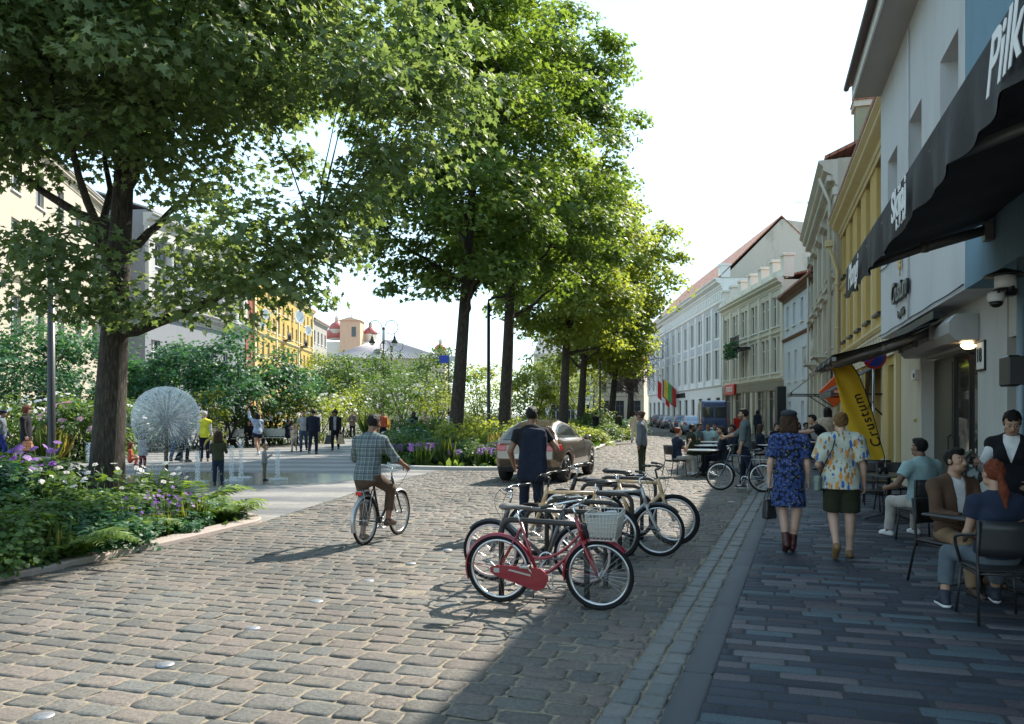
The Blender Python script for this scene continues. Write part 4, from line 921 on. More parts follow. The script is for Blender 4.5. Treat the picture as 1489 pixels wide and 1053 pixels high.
def spray_leaves(cl, per, rad, flat, seed, out_from, droop=.5):
    r_ = np.random.default_rng(seed); n = len(cl)*per
    ci = np.repeat(np.arange(len(cl)), per); base = cl[ci]
    cr = (rad*r_.uniform(.65, 1.35, len(cl)))[ci]
    g = nrm(r_.normal(size=(n, 3)))*(r_.random(n)[:, None]**.45); off = g*cr[:, None]; off[:, 2] *= flat
    outd = base-np.array(out_from); outd[:, 2] *= .3; outd = nrm(outd)
    hx = np.hypot(off[:, 0], off[:, 1]); off[:, 2] -= .28*hx*hx/np.maximum(cr, .01)          # domed sprays
    off[:, 2] -= .18*(off*outd).sum(1)
    pos = base+off
    nor = np.array([0, 0, 1.0])+.5*r_.normal(size=(n, 3))+.45*nrm(off)+.3*outd
    tip = nrm(off+outd*.4*cr[:, None]+.35*cr[:, None]*r_.normal(size=(n, 3))); tip[:, 2] -= droop
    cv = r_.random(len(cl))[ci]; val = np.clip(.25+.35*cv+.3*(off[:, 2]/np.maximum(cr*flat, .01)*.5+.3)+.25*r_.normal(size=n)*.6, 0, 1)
    return pos, nor, tip, val
def limb(mb, pts, r0, r1, n=8, wob=.0, seed=0):
    r_ = random.Random(seed); k = len(pts); P = []
    for i, p in enumerate(pts):
        w = wob*(0 if i in (0,) else 1); P.append(Vector(p)+Vector((r_.uniform(-w, w), r_.uniform(-w, w), r_.uniform(-w, w)*.6)))
    mb.tube(P, [r0+(r1-r0)*(i/(k-1))**.8 for i in range(k)], n)
    return P
def tree(name, label, loc, h0, lean, rt, crown, ncl, per, lsz, crad, flat, m, T=MAPLE, seed=1, group=None, limbs=9, trunk_top=None, cat='tree', extra=None, twigs=True, nose=8):
    r_ = random.Random(seed); t = thing(name, label, cat, (loc[0], loc[1], 0), 0, group)
    top = trunk_top or max(c[2]+.55*rd[2] for c, rd in crown)
    mb = MB(); K = 14; tp = []
    for i in range(K+1):
        q = i/K; z = top*q; tp.append(Vector((lean[0]*q+.12*math.sin(3.1*q+seed)*rt*3, lean[1]*q+.1*math.sin(4*q+seed*2)*rt*3, z)))
    rad = [rt*((1-.8*(i/K))+.55*math.exp(-i/K*top/.45)) for i in range(K+1)]
    P2 = [tp[0]-Vector((0, 0, .1))]+[tp[0]+(tp[1]-tp[0])*f for f in (0, .12, .3, .6)]+tp[1:]
    R2 = [rt*1.5, rt*1.38, rt*1.16, rt*1.06, rt*1.01]+[rt*(1-.82*(i/K)**.9) for i in range(1, K+1)]
    mb.tube(P2, R2, 16)
    tr = mb.build('trunk', [bark_m], t)
    cl = crown_points(crown, ncl, seed)
    if extra is not None: cl = np.concatenate([cl, np.array(extra, float)])
    cc = np.mean([c for c, _ in crown], axis=0)
    # main limbs then twigs to the sprays
    nodes_ = []
    for i in range(limbs):
        z0 = h0+(top*.92-h0)*(i/limbs)**1.1; q = z0/top; base = tp[min(K, int(q*K))].lerp(tp[min(K, int(q*K)+1)], q*K-int(q*K))
        far = cl[(i*37+seed*11) % len(cl)]
        best = sorted(range(len(cl)), key=lambda j: abs(math.atan2(cl[j][1]-base.y, cl[j][0]-base.x)-(((i*2.4+seed) % (2*PI))-PI))+.22*abs(cl[j][2]-(z0+1.6)))[0]
        e = Vector(cl[best]); dv = e-base; mid = base+dv*.45+Vector((0, 0, -.1*dv.length if e.z > z0 else .25*dv.length))
        pts = bez(base, mid, e, 8); b2 = MB(); rr = rt*(.42-.2*i/limbs); PP = limb(b2, pts, rr, rr*.22, 8, .08, i+seed); b2.build('limb', [bark_m], t); nodes_ += [(p, rr*(1-.78*j/8)) for j, p in enumerate(PP[2:], 2)]
    nodes_ += [(p, rt*.3) for p in tp[int(K*h0/top)+1:]]
    NP = np.array([tuple(p) for p, _ in nodes_])
    if twigs:
        mb = MB()
        for j, c in enumerate(cl):
            d = np.linalg.norm(NP-c, axis=1)+np.where(NP[:, 2] > c[2]+.3, 1.5, 0); b = int(d.argmin()); p0 = nodes_[b][0]; e = Vector(c)
            if d[b] < .05: continue
            mid = p0.lerp(e, .5)+Vector((r_.uniform(-.15, .15), r_.uniform(-.15, .15), -.06*(e-p0).length+.1)); r0 = min(nodes_[b][1]*.5, .018+.012*(e-p0).length)
            limb(mb, bez(p0, mid, e, 5), r0, .006, 5, .03, j)
        mb.build('branches', [bark_m], t)
    pos, nor, tip, val = spray_leaves(cl, per, crad, flat, seed+5, cc)
    s_ = np.random.default_rng(seed).uniform(.65, 1.2, len(pos))*lsz
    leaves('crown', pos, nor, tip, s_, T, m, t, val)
    return t
# big maple at the front left: low spreading crown
x0, y0 = AX(152, 15.2), 15.2
ex = []
for (px, py, Y) in [(300, 395, 13.4), (350, 375, 13.6), (390, 385, 13.2), (430, 362, 13.6), (465, 345, 13.8), (330, 425, 13.8), (420, 405, 13.1), (250, 430, 14), (380, 345, 14), (480, 310, 13.5), (300, 350, 14.5), (120, 395, 13.3), (80, 420, 13.5), (60, 380, 13), (110, 340, 13), (45, 345, 14), (150, 440, 14), (440, 310, 13), (520, 280, 13.4), (560, 235, 13.6), (600, 215, 13.8), (625, 160, 14), (640, 110, 14), (330, 320, 12.5)]:
    ex.append((AX(px, Y)-x0, Y-y0, HC+(600-py)*Y/F))
tree('maple_tree', 'big maple with a thick leaning trunk and low spreading crown in the front planting bed', (x0, y0), 3.3, (.75, .1), .335,
     [((.6, -1.2, 9.0), (6.3, 4.8, 2.9)), ((1.0, -.5, 11.6), (5.6, 5.0, 2.8)), ((-1.4, -2.4, 7.9), (4.8, 3.2, 1.8)), ((2.4, -2.4, 7.8), (4.2, 3.2, 1.7))], 330, 235, .158, 1.05, .4, maple_dark, seed=3, limbs=13, extra=ex, trunk_top=11.5)
# the row of street maples in the island bed
tree('maple_tree', 'tall maple with a straight trunk nearest along the island bed', (AX(655, 30), 30), 5.3, (1.5, 0), .29,
     [((.6, 0, 13.0), (4.6, 4.4, 4.6)), ((.3, 0, 9.3), (4.3, 4.2, 2.6)), ((.6, 0, 17), (3.6, 3.6, 3.4)), ((.2, -1, 7.3), (2.8, 2.6, 1.2))], 300, 170, .2, .95, .45, maple_leaf, seed=8, group='maples in the island bed', limbs=14, trunk_top=18)
tree('maple_tree', 'tall maple just behind the nearest island maple, leaning out over the street', (AX(727, 37), 37), 5.5, (1.0, 0), .33,
     [((2.0, 0, 14.6), (4.3, 4.2, 4.6)), ((1.6, 0, 10.2), (4.4, 4.2, 2.8)), ((4.6, 0, 17.6), (1.7, 1.7, 1.8)), ((2.0, 0, 19), (3.0, 3, 2))], 270, 160, .215, 1.0, .45, maple_leaf, seed=14, group='maples in the island bed', limbs=13, trunk_top=18)
tree('maple_tree', 'pale green maple in the middle of the street row', (AX(818, 50), 50), 5.5, (.9, 0), .34,
     [((.8, 0, 13.2), (4.6, 4.4, 4.8)), ((.8, 0, 9), (4.6, 4.4, 2.8))], 210, 140, .26, 1.1, .45, lime_leaf, seed=22, group='maples in the island bed', limbs=11)
tree('maple_tree', 'pale green maple with a wide crown fourth in the street row', (AX(843, 60), 60), 5, (.6, 0), .34,
     [((2.0, 0, 12.5), (5.2, 4.8, 5.2)), ((1.4, 0, 8.4), (5, 4.6, 2.6))], 190, 130, .29, 1.25, .45, lime_leaf, seed=31, group='maples in the island bed', limbs=10)
tree('maple_tree', 'farthest light green maple of the street row beside the white palace', (AX(888, 70), 70), 5, (.8, 0), .36,
     [((-.3, 0, 11.4), (4.3, 4.4, 5.2)), ((-.4, 0, 7.6), (4.1, 4.2, 2.4))], 170, 130, .32, 1.35, .45, lime_leaf, seed=37, group='maples in the island bed', limbs=10)
# small trees of the square
def bush(name, label, x, y, r, h, m, T=OVAL, n=30, per=90, lsz=.12, seed=1, cat='shrub', group=None, z0=.0, flower=None, fl_n=60, fl_sz=.12, stems=5, crad=None):
    t = thing(name, label, cat, (x, y, 0), 0, group); r_ = np.random.default_rng(seed)
    cl = crown_points([((0, 0, z0+(h-z0)*.52), (r, r, (h-z0)*.52))], n, seed, .35); cl[:, 2] = np.maximum(cl[:, 2], .1)
    crad = crad or r*.38
    pos, nor, tip, val = spray_leaves(cl, per, crad, .55, seed, (0, 0, h*.4), .35); pos[:, 2] = np.maximum(pos[:, 2], .03)
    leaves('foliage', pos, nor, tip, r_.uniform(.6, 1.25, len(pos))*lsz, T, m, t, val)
    mb = MB()
    for i in range(stems):
        c = cl[r_.integers(len(cl))]; b = Vector((.12*r*math.cos(i*2.4), .12*r*math.sin(i*2.4), 0)); limb(mb, bez(b, b.lerp(Vector(c), .5)+Vector((0, 0, .1*h)), Vector(c), 5), .012+.012*h, .006, 6, .02, i)
    mb.build('stems', [bark_m], t)
    if flower is not None:
        d = nrm(r_.normal(size=(fl_n, 3))); d[:, 2] = np.abs(d[:, 2])*.9-.15; q = np.array([0, 0, z0+(h-z0)*.5])+d*np.array([r*1.1, r*1.1, (h-z0)*.58]); q[:, 2] = np.maximum(q[:, 2], .1)
        P = np.repeat(q, 5, 0); a = np.tile(np.arange(5)*2*PI/5, fl_n)+np.repeat(r_.random(fl_n)*6, 5); up = np.repeat(nrm(d+np.array([0, -.4, .6])), 5, 0)
        tp = np.stack([np.cos(a), np.sin(a), .25+0*a], 1)
        leaves('blossoms', P+up*.01, up, tp, np.repeat(r_.uniform(.6, 1.3, fl_n), 5)*fl_sz, LOBE, flower, t)
    return t
gt_ = 'small trees and shrubs behind the fountain'
def at(px, Y): return AX(px, Y), Y
SM = [  # px, Y, crown radius, height, clear stem, leaf, words
 (250, 41, 2.8, 5.6, 1.8, teal_leaf, 'layered dark green small tree right behind the fountain'), (330, 40, 2.9, 5.9, 1.6, teal_leaf, 'layered dark green small tree behind the yellow vest'),
 (400, 44, 2.7, 5.0, 1.5, teal_leaf, 'layered dark green small tree above the first bench'), (205, 44, 2.4, 4.6, 1.2, teal_leaf, 'dark green small tree left of the fountain head'),
 (40, 36, 3.0, 5.9, 1.4, teal_leaf, 'feathery small tree at the left edge of the square'), (115, 40, 3.2, 6.8, .8, teal_leaf, 'dense dark green tree behind the black lamp post'),
 (490, 62, 3.0, 6.3, 1.2, shrub_leaf, 'round green tree behind the man with two bags'), (545, 70, 3.6, 7.0, 1.0, shrub_leaf, 'broad green tree under the double curl lamps'),
 (630, 66, 3.4, 7.0, 1.0, shrub_leaf, 'light green tree left of the nearest island trunk'), (770, 66, 3.0, 6.2, 1.6, lime_leaf, 'thin lime green tree behind the island trunks'), (590, 82, 4, 7.4, 1, shrub_leaf, 'far green tree between the curl lamps and the island'), (700, 84, 4, 8, 1, lime_leaf, 'far lime tree seen between the island trunks'), (455, 84, 3.2, 7.6, 1.5, lime_leaf, 'light green tree before the grey far house'), (800, 100, 4, 9, 1.5, lime_leaf, 'far pale tree before the pale terrace, left one'), (845, 104, 3.6, 8, 1.5, lime_leaf, 'far pale tree before the pale terrace, right one')]
for i, (px, Y, r_, h, z0, m_, w_) in enumerate(SM):
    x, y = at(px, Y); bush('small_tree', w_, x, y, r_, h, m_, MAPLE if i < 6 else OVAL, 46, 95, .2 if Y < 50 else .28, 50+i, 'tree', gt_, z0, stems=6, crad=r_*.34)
HB = [(20, 31, 1.5, 2.3, shrub_leaf, white_pet, 'white flowering bush at the far left'), (75, 30, 1.6, 2.7, shrub_leaf, white_pet, 'white flowering bush before the black lamp post'), (112, 29, 1.4, 2.3, shrub_leaf, pink_pet, 'pink flowering hydrangea bush left of the big maple'), (150, 31, 1.5, 2.4, shrub_leaf, white_pet, 'flowering bush behind the big maple trunk'),
 (195, 36, 1.7, 2.4, shrub_leaf, None, 'green bush left of the fountain'), (285, 38, 1.7, 2.9, lime_leaf, None, 'yellow green bush between fountain and yellow vest'), (345, 42, 1.8, 2.2, shrub_leaf, None, 'dark hedge bush behind the first bench'), (385, 43, 1.9, 2.6, shrub_leaf, white_pet, 'hedge bush between the two benches'), (425, 45, 1.9, 2.9, shrub_leaf, white_pet, 'white flowering hedge bush behind the child'),
 (465, 46, 2.0, 3.1, lime_leaf, white_pet, 'white flowering hedge bush behind the man in navy'), (505, 56, 2.2, 3.4, lime_leaf, white_pet, 'light flowering bush behind the man with bags'), (545, 60, 2.4, 4.4, shrub_leaf, white_pet, 'flowering bush behind the cyclist head'), (590, 58, 2.6, 5.0, shrub_leaf, white_pet, 'tall white flowering bush above the terrace guests'), (635, 57, 2.2, 4.4, lime_leaf, white_pet, 'white flowering bush left of the island trunk'), (690, 60, 2.4, 3.6, lime_leaf, None, 'lime bush behind the island lamp pole'), (740, 58, 2, 2.8, lime_leaf, None, 'lime bush behind the second island trunk')]
for i, (px, Y, r_, h, m_, f_, w_) in enumerate(HB):
    x, y = at(px, Y); bush('flowering_bush' if f_ else 'bush', w_, x, y, r_, h, m_, OVAL, 26, 95, .17, 80+i, 'bush', 'bushes round the square', 0, f_, 55, .11)
# bare twiggy tree before the beige house
t = thing('bare_tree', 'brown twiggy tree still bare beside the white palace', 'tree', (AX(915, 104), 104)); mb = MB(); mb.tube([(0, 0, 0), (.1, 0, 3), (0, 0, 7)], [.3, .24, .14], 8); mb.build('trunk', [bark_m], t)
tw_m = mat('twig_brown', (.13, .085, .06), .9); mb = MB(); r_ = random.Random(4)
for i in range(90):
    b = Vector((0, 0, r_.uniform(3, 7))); a = r_.uniform(0, 2*PI); e = b+Vector((math.cos(a)*r_.uniform(1.5, 3.6), math.sin(a)*r_.uniform(1.5, 3.6), r_.uniform(0, 4.6))); pts = bez(b, b.lerp(e, .5)+Vector((0, 0, .6)), e, 5); mb.tube(pts, [.07, .055, .045, .035, .025, .015], 4)
    for k in range(9):
        p = pts[1+k % 5]; e2 = p+Vector((r_.uniform(-1, 1), r_.uniform(-1, 1), r_.uniform(-1.4, .9))); mb.tube([p, p.lerp(e2, .5)+Vector((0, 0, .15)), e2], [.03, .022, .012], 3)
mb.build('branches', [tw_m], t); t.scale = (1.5, 1.5, 1.35)
# ---------------------------------------------------------------- planting beds
def inside(P, x, y): return bool(in_poly(P, [x], [y])[0])
def shrink(P, f):
    cx_ = sum(p[0] for p in P)/len(P); cy_ = sum(p[1] for p in P)/len(P); return [(cx_+(a-cx_)*f, cy_+(b-cy_)*f) for a, b in P]
def fern_mb(n=11, ln=.75, seed=1):
    r_ = np.random.default_rng(seed); PO = []; NO = []; TI = []; SZ = []
    for i in range(n):
        a = 2*PI*i/n+r_.normal()*.2; l = ln*r_.uniform(.75, 1.15); el = r_.uniform(.75, 1.15)
        prev = None
        for k in range(26):
            q = (k+2)/28; rr = l*(q*math.cos(el*(1-.6*q))); z = l*.95*(math.sin(el)*q-.62*q*q*q)
            p = np.array([rr*math.cos(a), rr*math.sin(a), max(z, .02)]); f = np.array([math.cos(a), math.sin(a), .4-.9*q]); sd = np.array([-math.sin(a), math.cos(a), .1]); nn = np.cross(f, sd)
            if nn[2] < 0: nn = -nn
            w = l*.26*math.sin(PI*min(1, .12+q*.9))**.8
            for s_ in (-1, 1): PO.append(p); NO.append(nn+.12*r_.normal(size=3)); TI.append(s_*sd+.55*f/np.linalg.norm(f)); SZ.append(max(.02, w))
    return np.array(PO), np.array(NO), np.array(TI), np.array(SZ)
FERN_T = np.array([(-.07, 0, 0), (.07, 0, 0), (.085, .5, .02), (0, 1, -.06), (-.085, .5, .02)], np.float32)
fern_m = leaf_mat('fern_frond', (.07, .14, .03), (.13, .22, .05), (.2, .3, .08), .5)
fern_src = []
for k in range(3):
    t = thing('fern', '', 'fern', (0, 0, -9)); a_ = fern_mb(9+2*k, .62+.1*k, k+1); leaves('fronds', *a_, FERN_T, fern_m, t); fern_src.append(t)
FR = [(176, 786, 1.35, 'large fern spilling over the front kerb beside the purple flowers'), (120, 806, 1.15, 'fern low in front of the maple trunk'), (92, 818, 1.1, 'small fern at the kerb below the ivy shrubs'), (300, 764, 1.25, 'upright fern right of the purple flowers'), (330, 760, 1.15, 'fern at the right tip of the front bed'), (285, 748, 1.35, 'fern behind the purple flowers')]
for i, (px, py, s_, w_) in enumerate(FR):
    x, y = G(px, py); src = fern_src[i % 3]
    if i < 3: o = src; o.location = (x, y, .02); o.scale = (s_,)*3; o['label'] = w_; o['group'] = 'ferns in the front bed'; o.rotation_euler = (0, 0, i)
    else: dup(src, (x, y, .02), i*1.3, w_, 'ferns in the front bed', s_)
# ivy-like shrubs filling the front bed
IV = [(-5.9, 7.7, .8, .62), (-6.9, 7.4, .9, .75), (-5.7, 8.9, .75, .66), (-6.8, 8.9, 1.0, .85), (-8.0, 8.6, 1.0, .95), (-5.35, 10.2, .7, .6), (-6.3, 10.4, .9, .8), (-7.6, 10.6, 1.1, 1.0), (-9.1, 10.6, 1.1, 1.1), (-5.2, 11.6, .65, .5), (-6.2, 12, .8, .7), (-8.6, 12.6, 1.2, 1.0), (-10.4, 12.8, 1.3, 1.15), (-5.0, 12.7, .55, .45), (-9.8, 15, 1.3, 1.0), (-12, 15, 1.4, 1.1), (-7.6, 7.0, .8, .7), (-7.0, 13.6, .8, .55), (-11.2, 11, 1.1, 1.1)]
IVL = ['at the front corner of the bed by the kerb', 'behind the corner shrub at the left picture edge', 'next along the kerb from the corner shrub', 'in the second row from the kerb', 'deep in the bed near the left picture edge', 'by the kerb below the ferns', 'just left of the maple trunk foot', 'left of the trunk in the middle of the bed', 'tall and dark behind the white anemones', 'low beside the purple flowers', 'right of the trunk foot', 'behind the trunk on the square side', 'tall at the back left of the bed', 'lowest at the right tip of the bed', 'back row below the red haired man', 'back row at the left picture edge', 'half cut by the picture edge at the kerb', 'low behind the purple flowers', 'back left under the strolling men']
src_iv = []
for k in range(4): src_iv.append(bush('ground_shrub', 'x', 0, 0, 1.0, .95, [shrub_leaf, teal_leaf][k % 2], LOBE, 42, 110, .105, 200+k, 'shrub', 'leafy shrubs in the front bed', 0, stems=4, crad=.33))
for i, (x, y, r_, h) in enumerate(IV):
    s = src_iv[i % 4]; lab = 'dense leafy green shrub '+IVL[i]
    if i < 4: o = s; o.location = (x, y, .0); o['label'] = lab
    else: o = dup(s, (x, y, 0), i*1.7, lab)
    o.scale = (r_, r_, h*(.78 if y > 9.5 and x > -8 else .95))
# flowers: anemones and purple bells, each a plant
def flower_plant(name, label, h, nst, nfl, pm, fsz, seed, pet=6, T=LOBE, spread=.22, cat='flower'):
    r_ = np.random.default_rng(seed); t = thing(name, label, cat, (0, 0, -9)); mb = MB(); P = []; U = []; TT = []; SZ = []; LP = []; LN = []; LT = []; LS = []
    for i in range(nst):
        a = r_.random()*6.28; q = spread*math.sqrt(r_.random()); e = Vector((q*math.cos(a)*1.6, q*math.sin(a)*1.6, h*r_.uniform(.75, 1.15))); b = Vector((q*math.cos(a)*.5, q*math.sin(a)*.5, 0)); pts = bez(b, b.lerp(e, .5)+Vector((0, 0, .05)), e, 4); mb.tube(pts, [.006, .005, .004, .004, .003], 4)
        for p in pts[1:4]:
            for k in range(4): LP.append(tuple(p)); aa = r_.random()*6.28; LT.append((math.cos(aa), math.sin(aa), .2)); LN.append((.3*r_.normal(), .3*r_.normal(), 1)); LS.append(h*.19*r_.uniform(.6, 1.2))
        if i < nfl:
            u = nrm(np.array([.5*r_.normal(), -.5+.4*r_.normal(), .9]))
            for k in range(pet):
                aa = 2*PI*k/pet; x = np.cross(u, [1, 0, 0]); x = x/np.linalg.norm(x); y = np.cross(u, x); P.append(tuple(e)); U.append(u); TT.append(x*math.cos(aa)+y*math.sin(aa)+.25*u); SZ.append(fsz*r_.uniform(.85, 1.15))
    mb.build('stems', [mat('stem_green', (.07, .12, .03), .7)], t); leaves('leaves', np.array(LP), np.array(LN), np.array(LT), np.array(LS), LOBE, shrub_leaf, t)
    if P: leaves('blossom', np.array(P), np.array(U), np.array(TT), np.array(SZ), T, pm, t)
    return t
an_src = [flower_plant('anemone_plant', '', .62, 9, 5, white_pet, .042, 300+k) for k in range(3)]
pu_src = [flower_plant('bellflower_plant', '', .55, 12, 11, purple_pet, .042, 320+k, 5, OVAL, .2) for k in range(2)]
mo_src = [flower_plant('mauve_flower_plant', '', .7, 8, 7, purple_pet, .05, 340+k, 6) for k in range(2)]
def put_plants(src, spots, words, group):
    for i, ((x, y, s_), w_) in enumerate(zip(spots, words)):
        s = src[i % len(src)]
        if s.location.z < -5: o = s; o.location = (x, y, 0); o['label'] = w_; o['group'] = group; o.rotation_euler = (0, 0, i)
        else: o = dup(s, (x, y, 0), i*1.9, w_, group)
        o.scale = (s_,)*3
def gz(px, py, z, Y=None): Y_ = F*(HC-z)/(py-600.0); return AX(px, Y_), Y_
def gy_(px, py, Y): return (AX(px, Y), Y, (HC-(py-600)*Y/F))
AN = [(200, 690, 13.6), (225, 688, 13.9), (176, 700, 13.4), (240, 702, 13.2), (95, 695, 13), (125, 700, 13), (145, 715, 12.6), (80, 705, 12.3), (55, 705, 12.4), (210, 705, 13)]
put_plants(an_src, [(x, y, 1.22*z/.62) for x, y, z in [gy_(*q) for q in AN]], ['white anemone plant '+q for q in ('right of the trunk in front of the fountain foot', 'in front of the fountain stem', 'closest to the trunk on its right', 'rightmost by the fountain pool', 'in the shrubs left of the trunk', 'leaning toward the trunk foot', 'touching the left side of the trunk', 'among the dark shrubs at left', 'farthest left in the dark shrubs', 'low behind the purple bellflowers')], 'white anemones in the front bed')
PU = [(205, 742, 11.6), (225, 735, 11.9), (245, 738, 11.7), (262, 732, 12.0), (278, 738, 11.9), (215, 752, 11.2), (240, 750, 11.3)]
put_plants(pu_src, [(x, y, 1.3*z/.5) for x, y, z in [gy_(*q) for q in PU]], ['purple bellflower plant '+q for q in ('at the left of the purple clump', 'second from the left of the purple clump', 'in the middle of the purple clump', 'right of the middle of the purple clump', 'at the right end of the purple clump by the fern', 'front left of the purple clump', 'front middle of the purple clump')], 'purple bellflowers in the front bed')
MO = [(30, 664, 13.5), (65, 668, 13.8), (40, 680, 12.8), (85, 672, 14)]
put_plants(mo_src, [(x, y, 1.1*z/.7) for x, y, z in [gy_(*q) for q in MO]], ['tall mauve flowers '+q for q in ('under the red haired man', 'right of the red haired man', 'left in the dark shrubs', 'beside the trunk in the back of the bed')], 'mauve flowers at the back of the front bed')
# grass tufts along the front kerb, island planting
def tuft(label, h, n, m, seed, name='grass_tuft', spike=None):
    r_ = np.random.default_rng(seed); t = thing(name, label, 'plant', (0, 0, -9)); a = r_.random(n)*6.28; q = .14*np.sqrt(r_.random(n)); P = np.stack([q*np.cos(a), q*np.sin(a), 0*a], 1); o = np.stack([np.cos(a), np.sin(a), 0*a], 1); sp = r_.uniform(.1, .65, n)[:, None]
    leaves('blades', P, o*1.0-np.array([0, 0, .2])+.2*r_.normal(size=(n, 3)), o*sp+np.array([0, 0, 1.0]), h*r_.uniform(.6, 1.15, n), BLADE, m, t)
    if spike is not None:
        k = n//4; pp = []; 
        for i in range(k):
            e = P[i]+(o[i]*sp[i]*.8+np.array([0, 0, 1.0]))*h
            for j in range(14): pp.append(e*1.0+np.array([.012*r_.normal(), .012*r_.normal(), -.014*j*h*1.6]))
        pp = np.array(pp); leaves('blossoms', pp, r_.normal(size=pp.shape), r_.normal(size=pp.shape)+np.array([0, 0, .5]), np.full(len(pp), .035*max(1, h)), LOBE, spike, t)
    return t
tf_src = [tuft('', .42, 60, grass_m, 400+k) for k in range(3)]
spots = []; words = []
for i, (px, py) in enumerate([(20, 838), (48, 828), (75, 820), (105, 808), (5, 845), (235, 790), (250, 785), (85, 826), (275, 778), (300, 772)]):
    x, y = G(px, py); spots.append((x-.25, y+.15, random.uniform(.8, 1.2))); words.append('grass tuft '+['at the kerb corner', 'second along the kerb', 'third along the kerb', 'below the small fern', 'cut by the left picture edge', 'at the kerb under the bellflowers', 'right of the bellflower grass', 'behind the third kerb tuft', 'near the right fern', 'by the tip of the bed'][i])
put_plants(tf_src, spots, words, 'grass tufts along the front kerb')
lav = [tuft('', .6, 90, shrub_leaf, 420+k, 'lavender_plant', purple_pet) for k in range(3)]
LV = []; LW = []
for i in range(22):
    px = 582+i*7.4; py = 677-4*math.sin(i*1.1)-(i % 2)*3; x, y = G(px, py); LV.append((x, y+.35, random.uniform(.9, 1.3))); LW.append('purple flowering lavender clump %s along the island kerb' % ['first', 'second', 'third', 'fourth', 'fifth', 'sixth', 'seventh', 'eighth', 'ninth', 'tenth', 'eleventh', 'twelfth', 'thirteenth', 'fourteenth', 'fifteenth', 'sixteenth', 'seventeenth', 'eighteenth', 'nineteenth', 'twentieth', 'twenty-first', 'last'][i])
put_plants(lav, LV, [w_+' counting from the left' for w_ in LW], 'lavender along the island kerb')
isl = [bush('island_shrub', '', 0, 0, 1.0, 1.0, [shrub_leaf, teal_leaf, lime_leaf][k], OVAL, 36, 110, .12, 500+k, 'shrub', 'shrubs in the island bed', 0, [None, white_pet, None][k], 30, .07, 4, .36) for k in range(3)]
for o in isl: o.location.z = -9
IS = [(590, 30, 1.3, 1.2, 1), (615, 33, 1.4, 1.5, 0), (640, 28.5, 1.1, .9, 1), (575, 28, 1.1, 1.0, 0), (690, 29, 1.3, 1.5, 2), (715, 32, 1.4, 1.8, 2), (745, 30, 1.1, 1.0, 1), (700, 26.5, 1.0, .8, 0), (660, 26.4, .9, .7, 1), (760, 35, 1.4, 1.2, 2), (625, 27, 1.0, .8, 0), (735, 26.8, .9, .8, 1), (800, 40, 1.4, 1.2, 2), (845, 43, 1.5, 1.0, 2), (870, 48, 1.5, 1.0, 0), (895, 52, 1.5, 1.1, 2), (905, 58, 1.5, 1.2, 1), (915, 66, 1.6, 1.3, 2), (860, 60, 1.8, 1.8, 0), (820, 52, 1.6, 1.5, 2), (780, 46, 1.6, 1.5, 0), (550, 30.5, 1.0, .9, 1)]
IW = ['left of the nearest island trunk', 'behind the lavender left of the trunk', 'at the foot of the nearest island trunk', 'leftmost near the rider', 'tall and lime green right of the trunk', 'tall before the second trunk', 'behind the car window', 'low right of the trunk', 'low in front of the trunk', 'behind the car roof', 'low behind the lavender', 'left of the car tail light', 'behind the car front', 'right of the car roof along the kerb', 'along the street kerb beyond the car', 'pale green along the kerb before the far trunks', 'flowering along the far kerb', 'at the far end of the island', 'by the far trunks', 'below the middle street maple', 'below the second trunk behind', 'at the left tip of the island']
for i, (px, Y, r_, h, k) in enumerate(IS):
    s = isl[k]; lab = ['green shrub ', 'white flowering green shrub ', 'lime green shrub '][k]+IW[i]
    if s.location.z < -5: o = s; o.location = (AX(px, Y), Y, 0); o['label'] = lab
    else: o = dup(s, (AX(px, Y), Y, 0), i*1.3, lab)
    o.scale = (r_, r_, h)
# tall grasses at the back of the island and the left square edge
tg = [tuft('', 1.1, 80, straw_m if k else grass_m, 440+k, 'tall_grass') for k in range(2)]
TG = [(540, 50, 1.6), (555, 46, 1.4), (785, 40, 1.3), (790, 44, 1.4), (66, 27, 1.1), (76, 27.5, 1.1), (90, 28, 1.0), (880, 70, 1.5), (870, 66, 1.4), (720, 27.5, .9), (648, 25.6, .8)]
put_plants(tg, [(AX(a, b), b, c) for a, b, c in TG], ['tall ornamental grass '+q for q in ('behind the rider shoulder', 'right of the arms-crossed man', 'above the car roof', 'second above the car roof', 'beside the red haired man', 'right of the red haired man grass', 'third grass left of the big maple', 'at the far end of the island', 'by the farthest island trunk', 'straw coloured in the lavender', 'in front of the nearest island trunk')], 'tall grasses round the square')
# ground cover that nobody could count
def cover(name, P, n, h, m, seed, shr=.97):
    r_ = np.random.default_rng(seed); xs = [p[0] for p in P]; ys = [p[1] for p in P]; X = r_.uniform(min(xs), max(xs), n*3); Y = r_.uniform(min(ys), max(ys), n*3); k = in_poly(shrink(P, shr), X, Y); X = X[k][:n]; Y = Y[k][:n]; k = len(X)
    a = r_.random(k)*6.28; o = np.stack([np.cos(a), np.sin(a), 0*a], 1)
    ob = leaves(name, np.stack([X, Y, 0*X+.01], 1), np.array([0, 0, .6])+.6*o+.3*r_.normal(size=(k, 3)), o+np.array([0, 0, .9])*r_.random(k)[:, None]*1.6, h*r_.uniform(.5, 1.3, k), LOBE if h < .2 else OVAL, m); return tag(ob, kind='stuff')
cover('bed_ground_cover', BED1, 16000, .13, shrub_leaf, 1); cover('island_ground_cover', BED2, 16000, .3, shrub_leaf, 2)
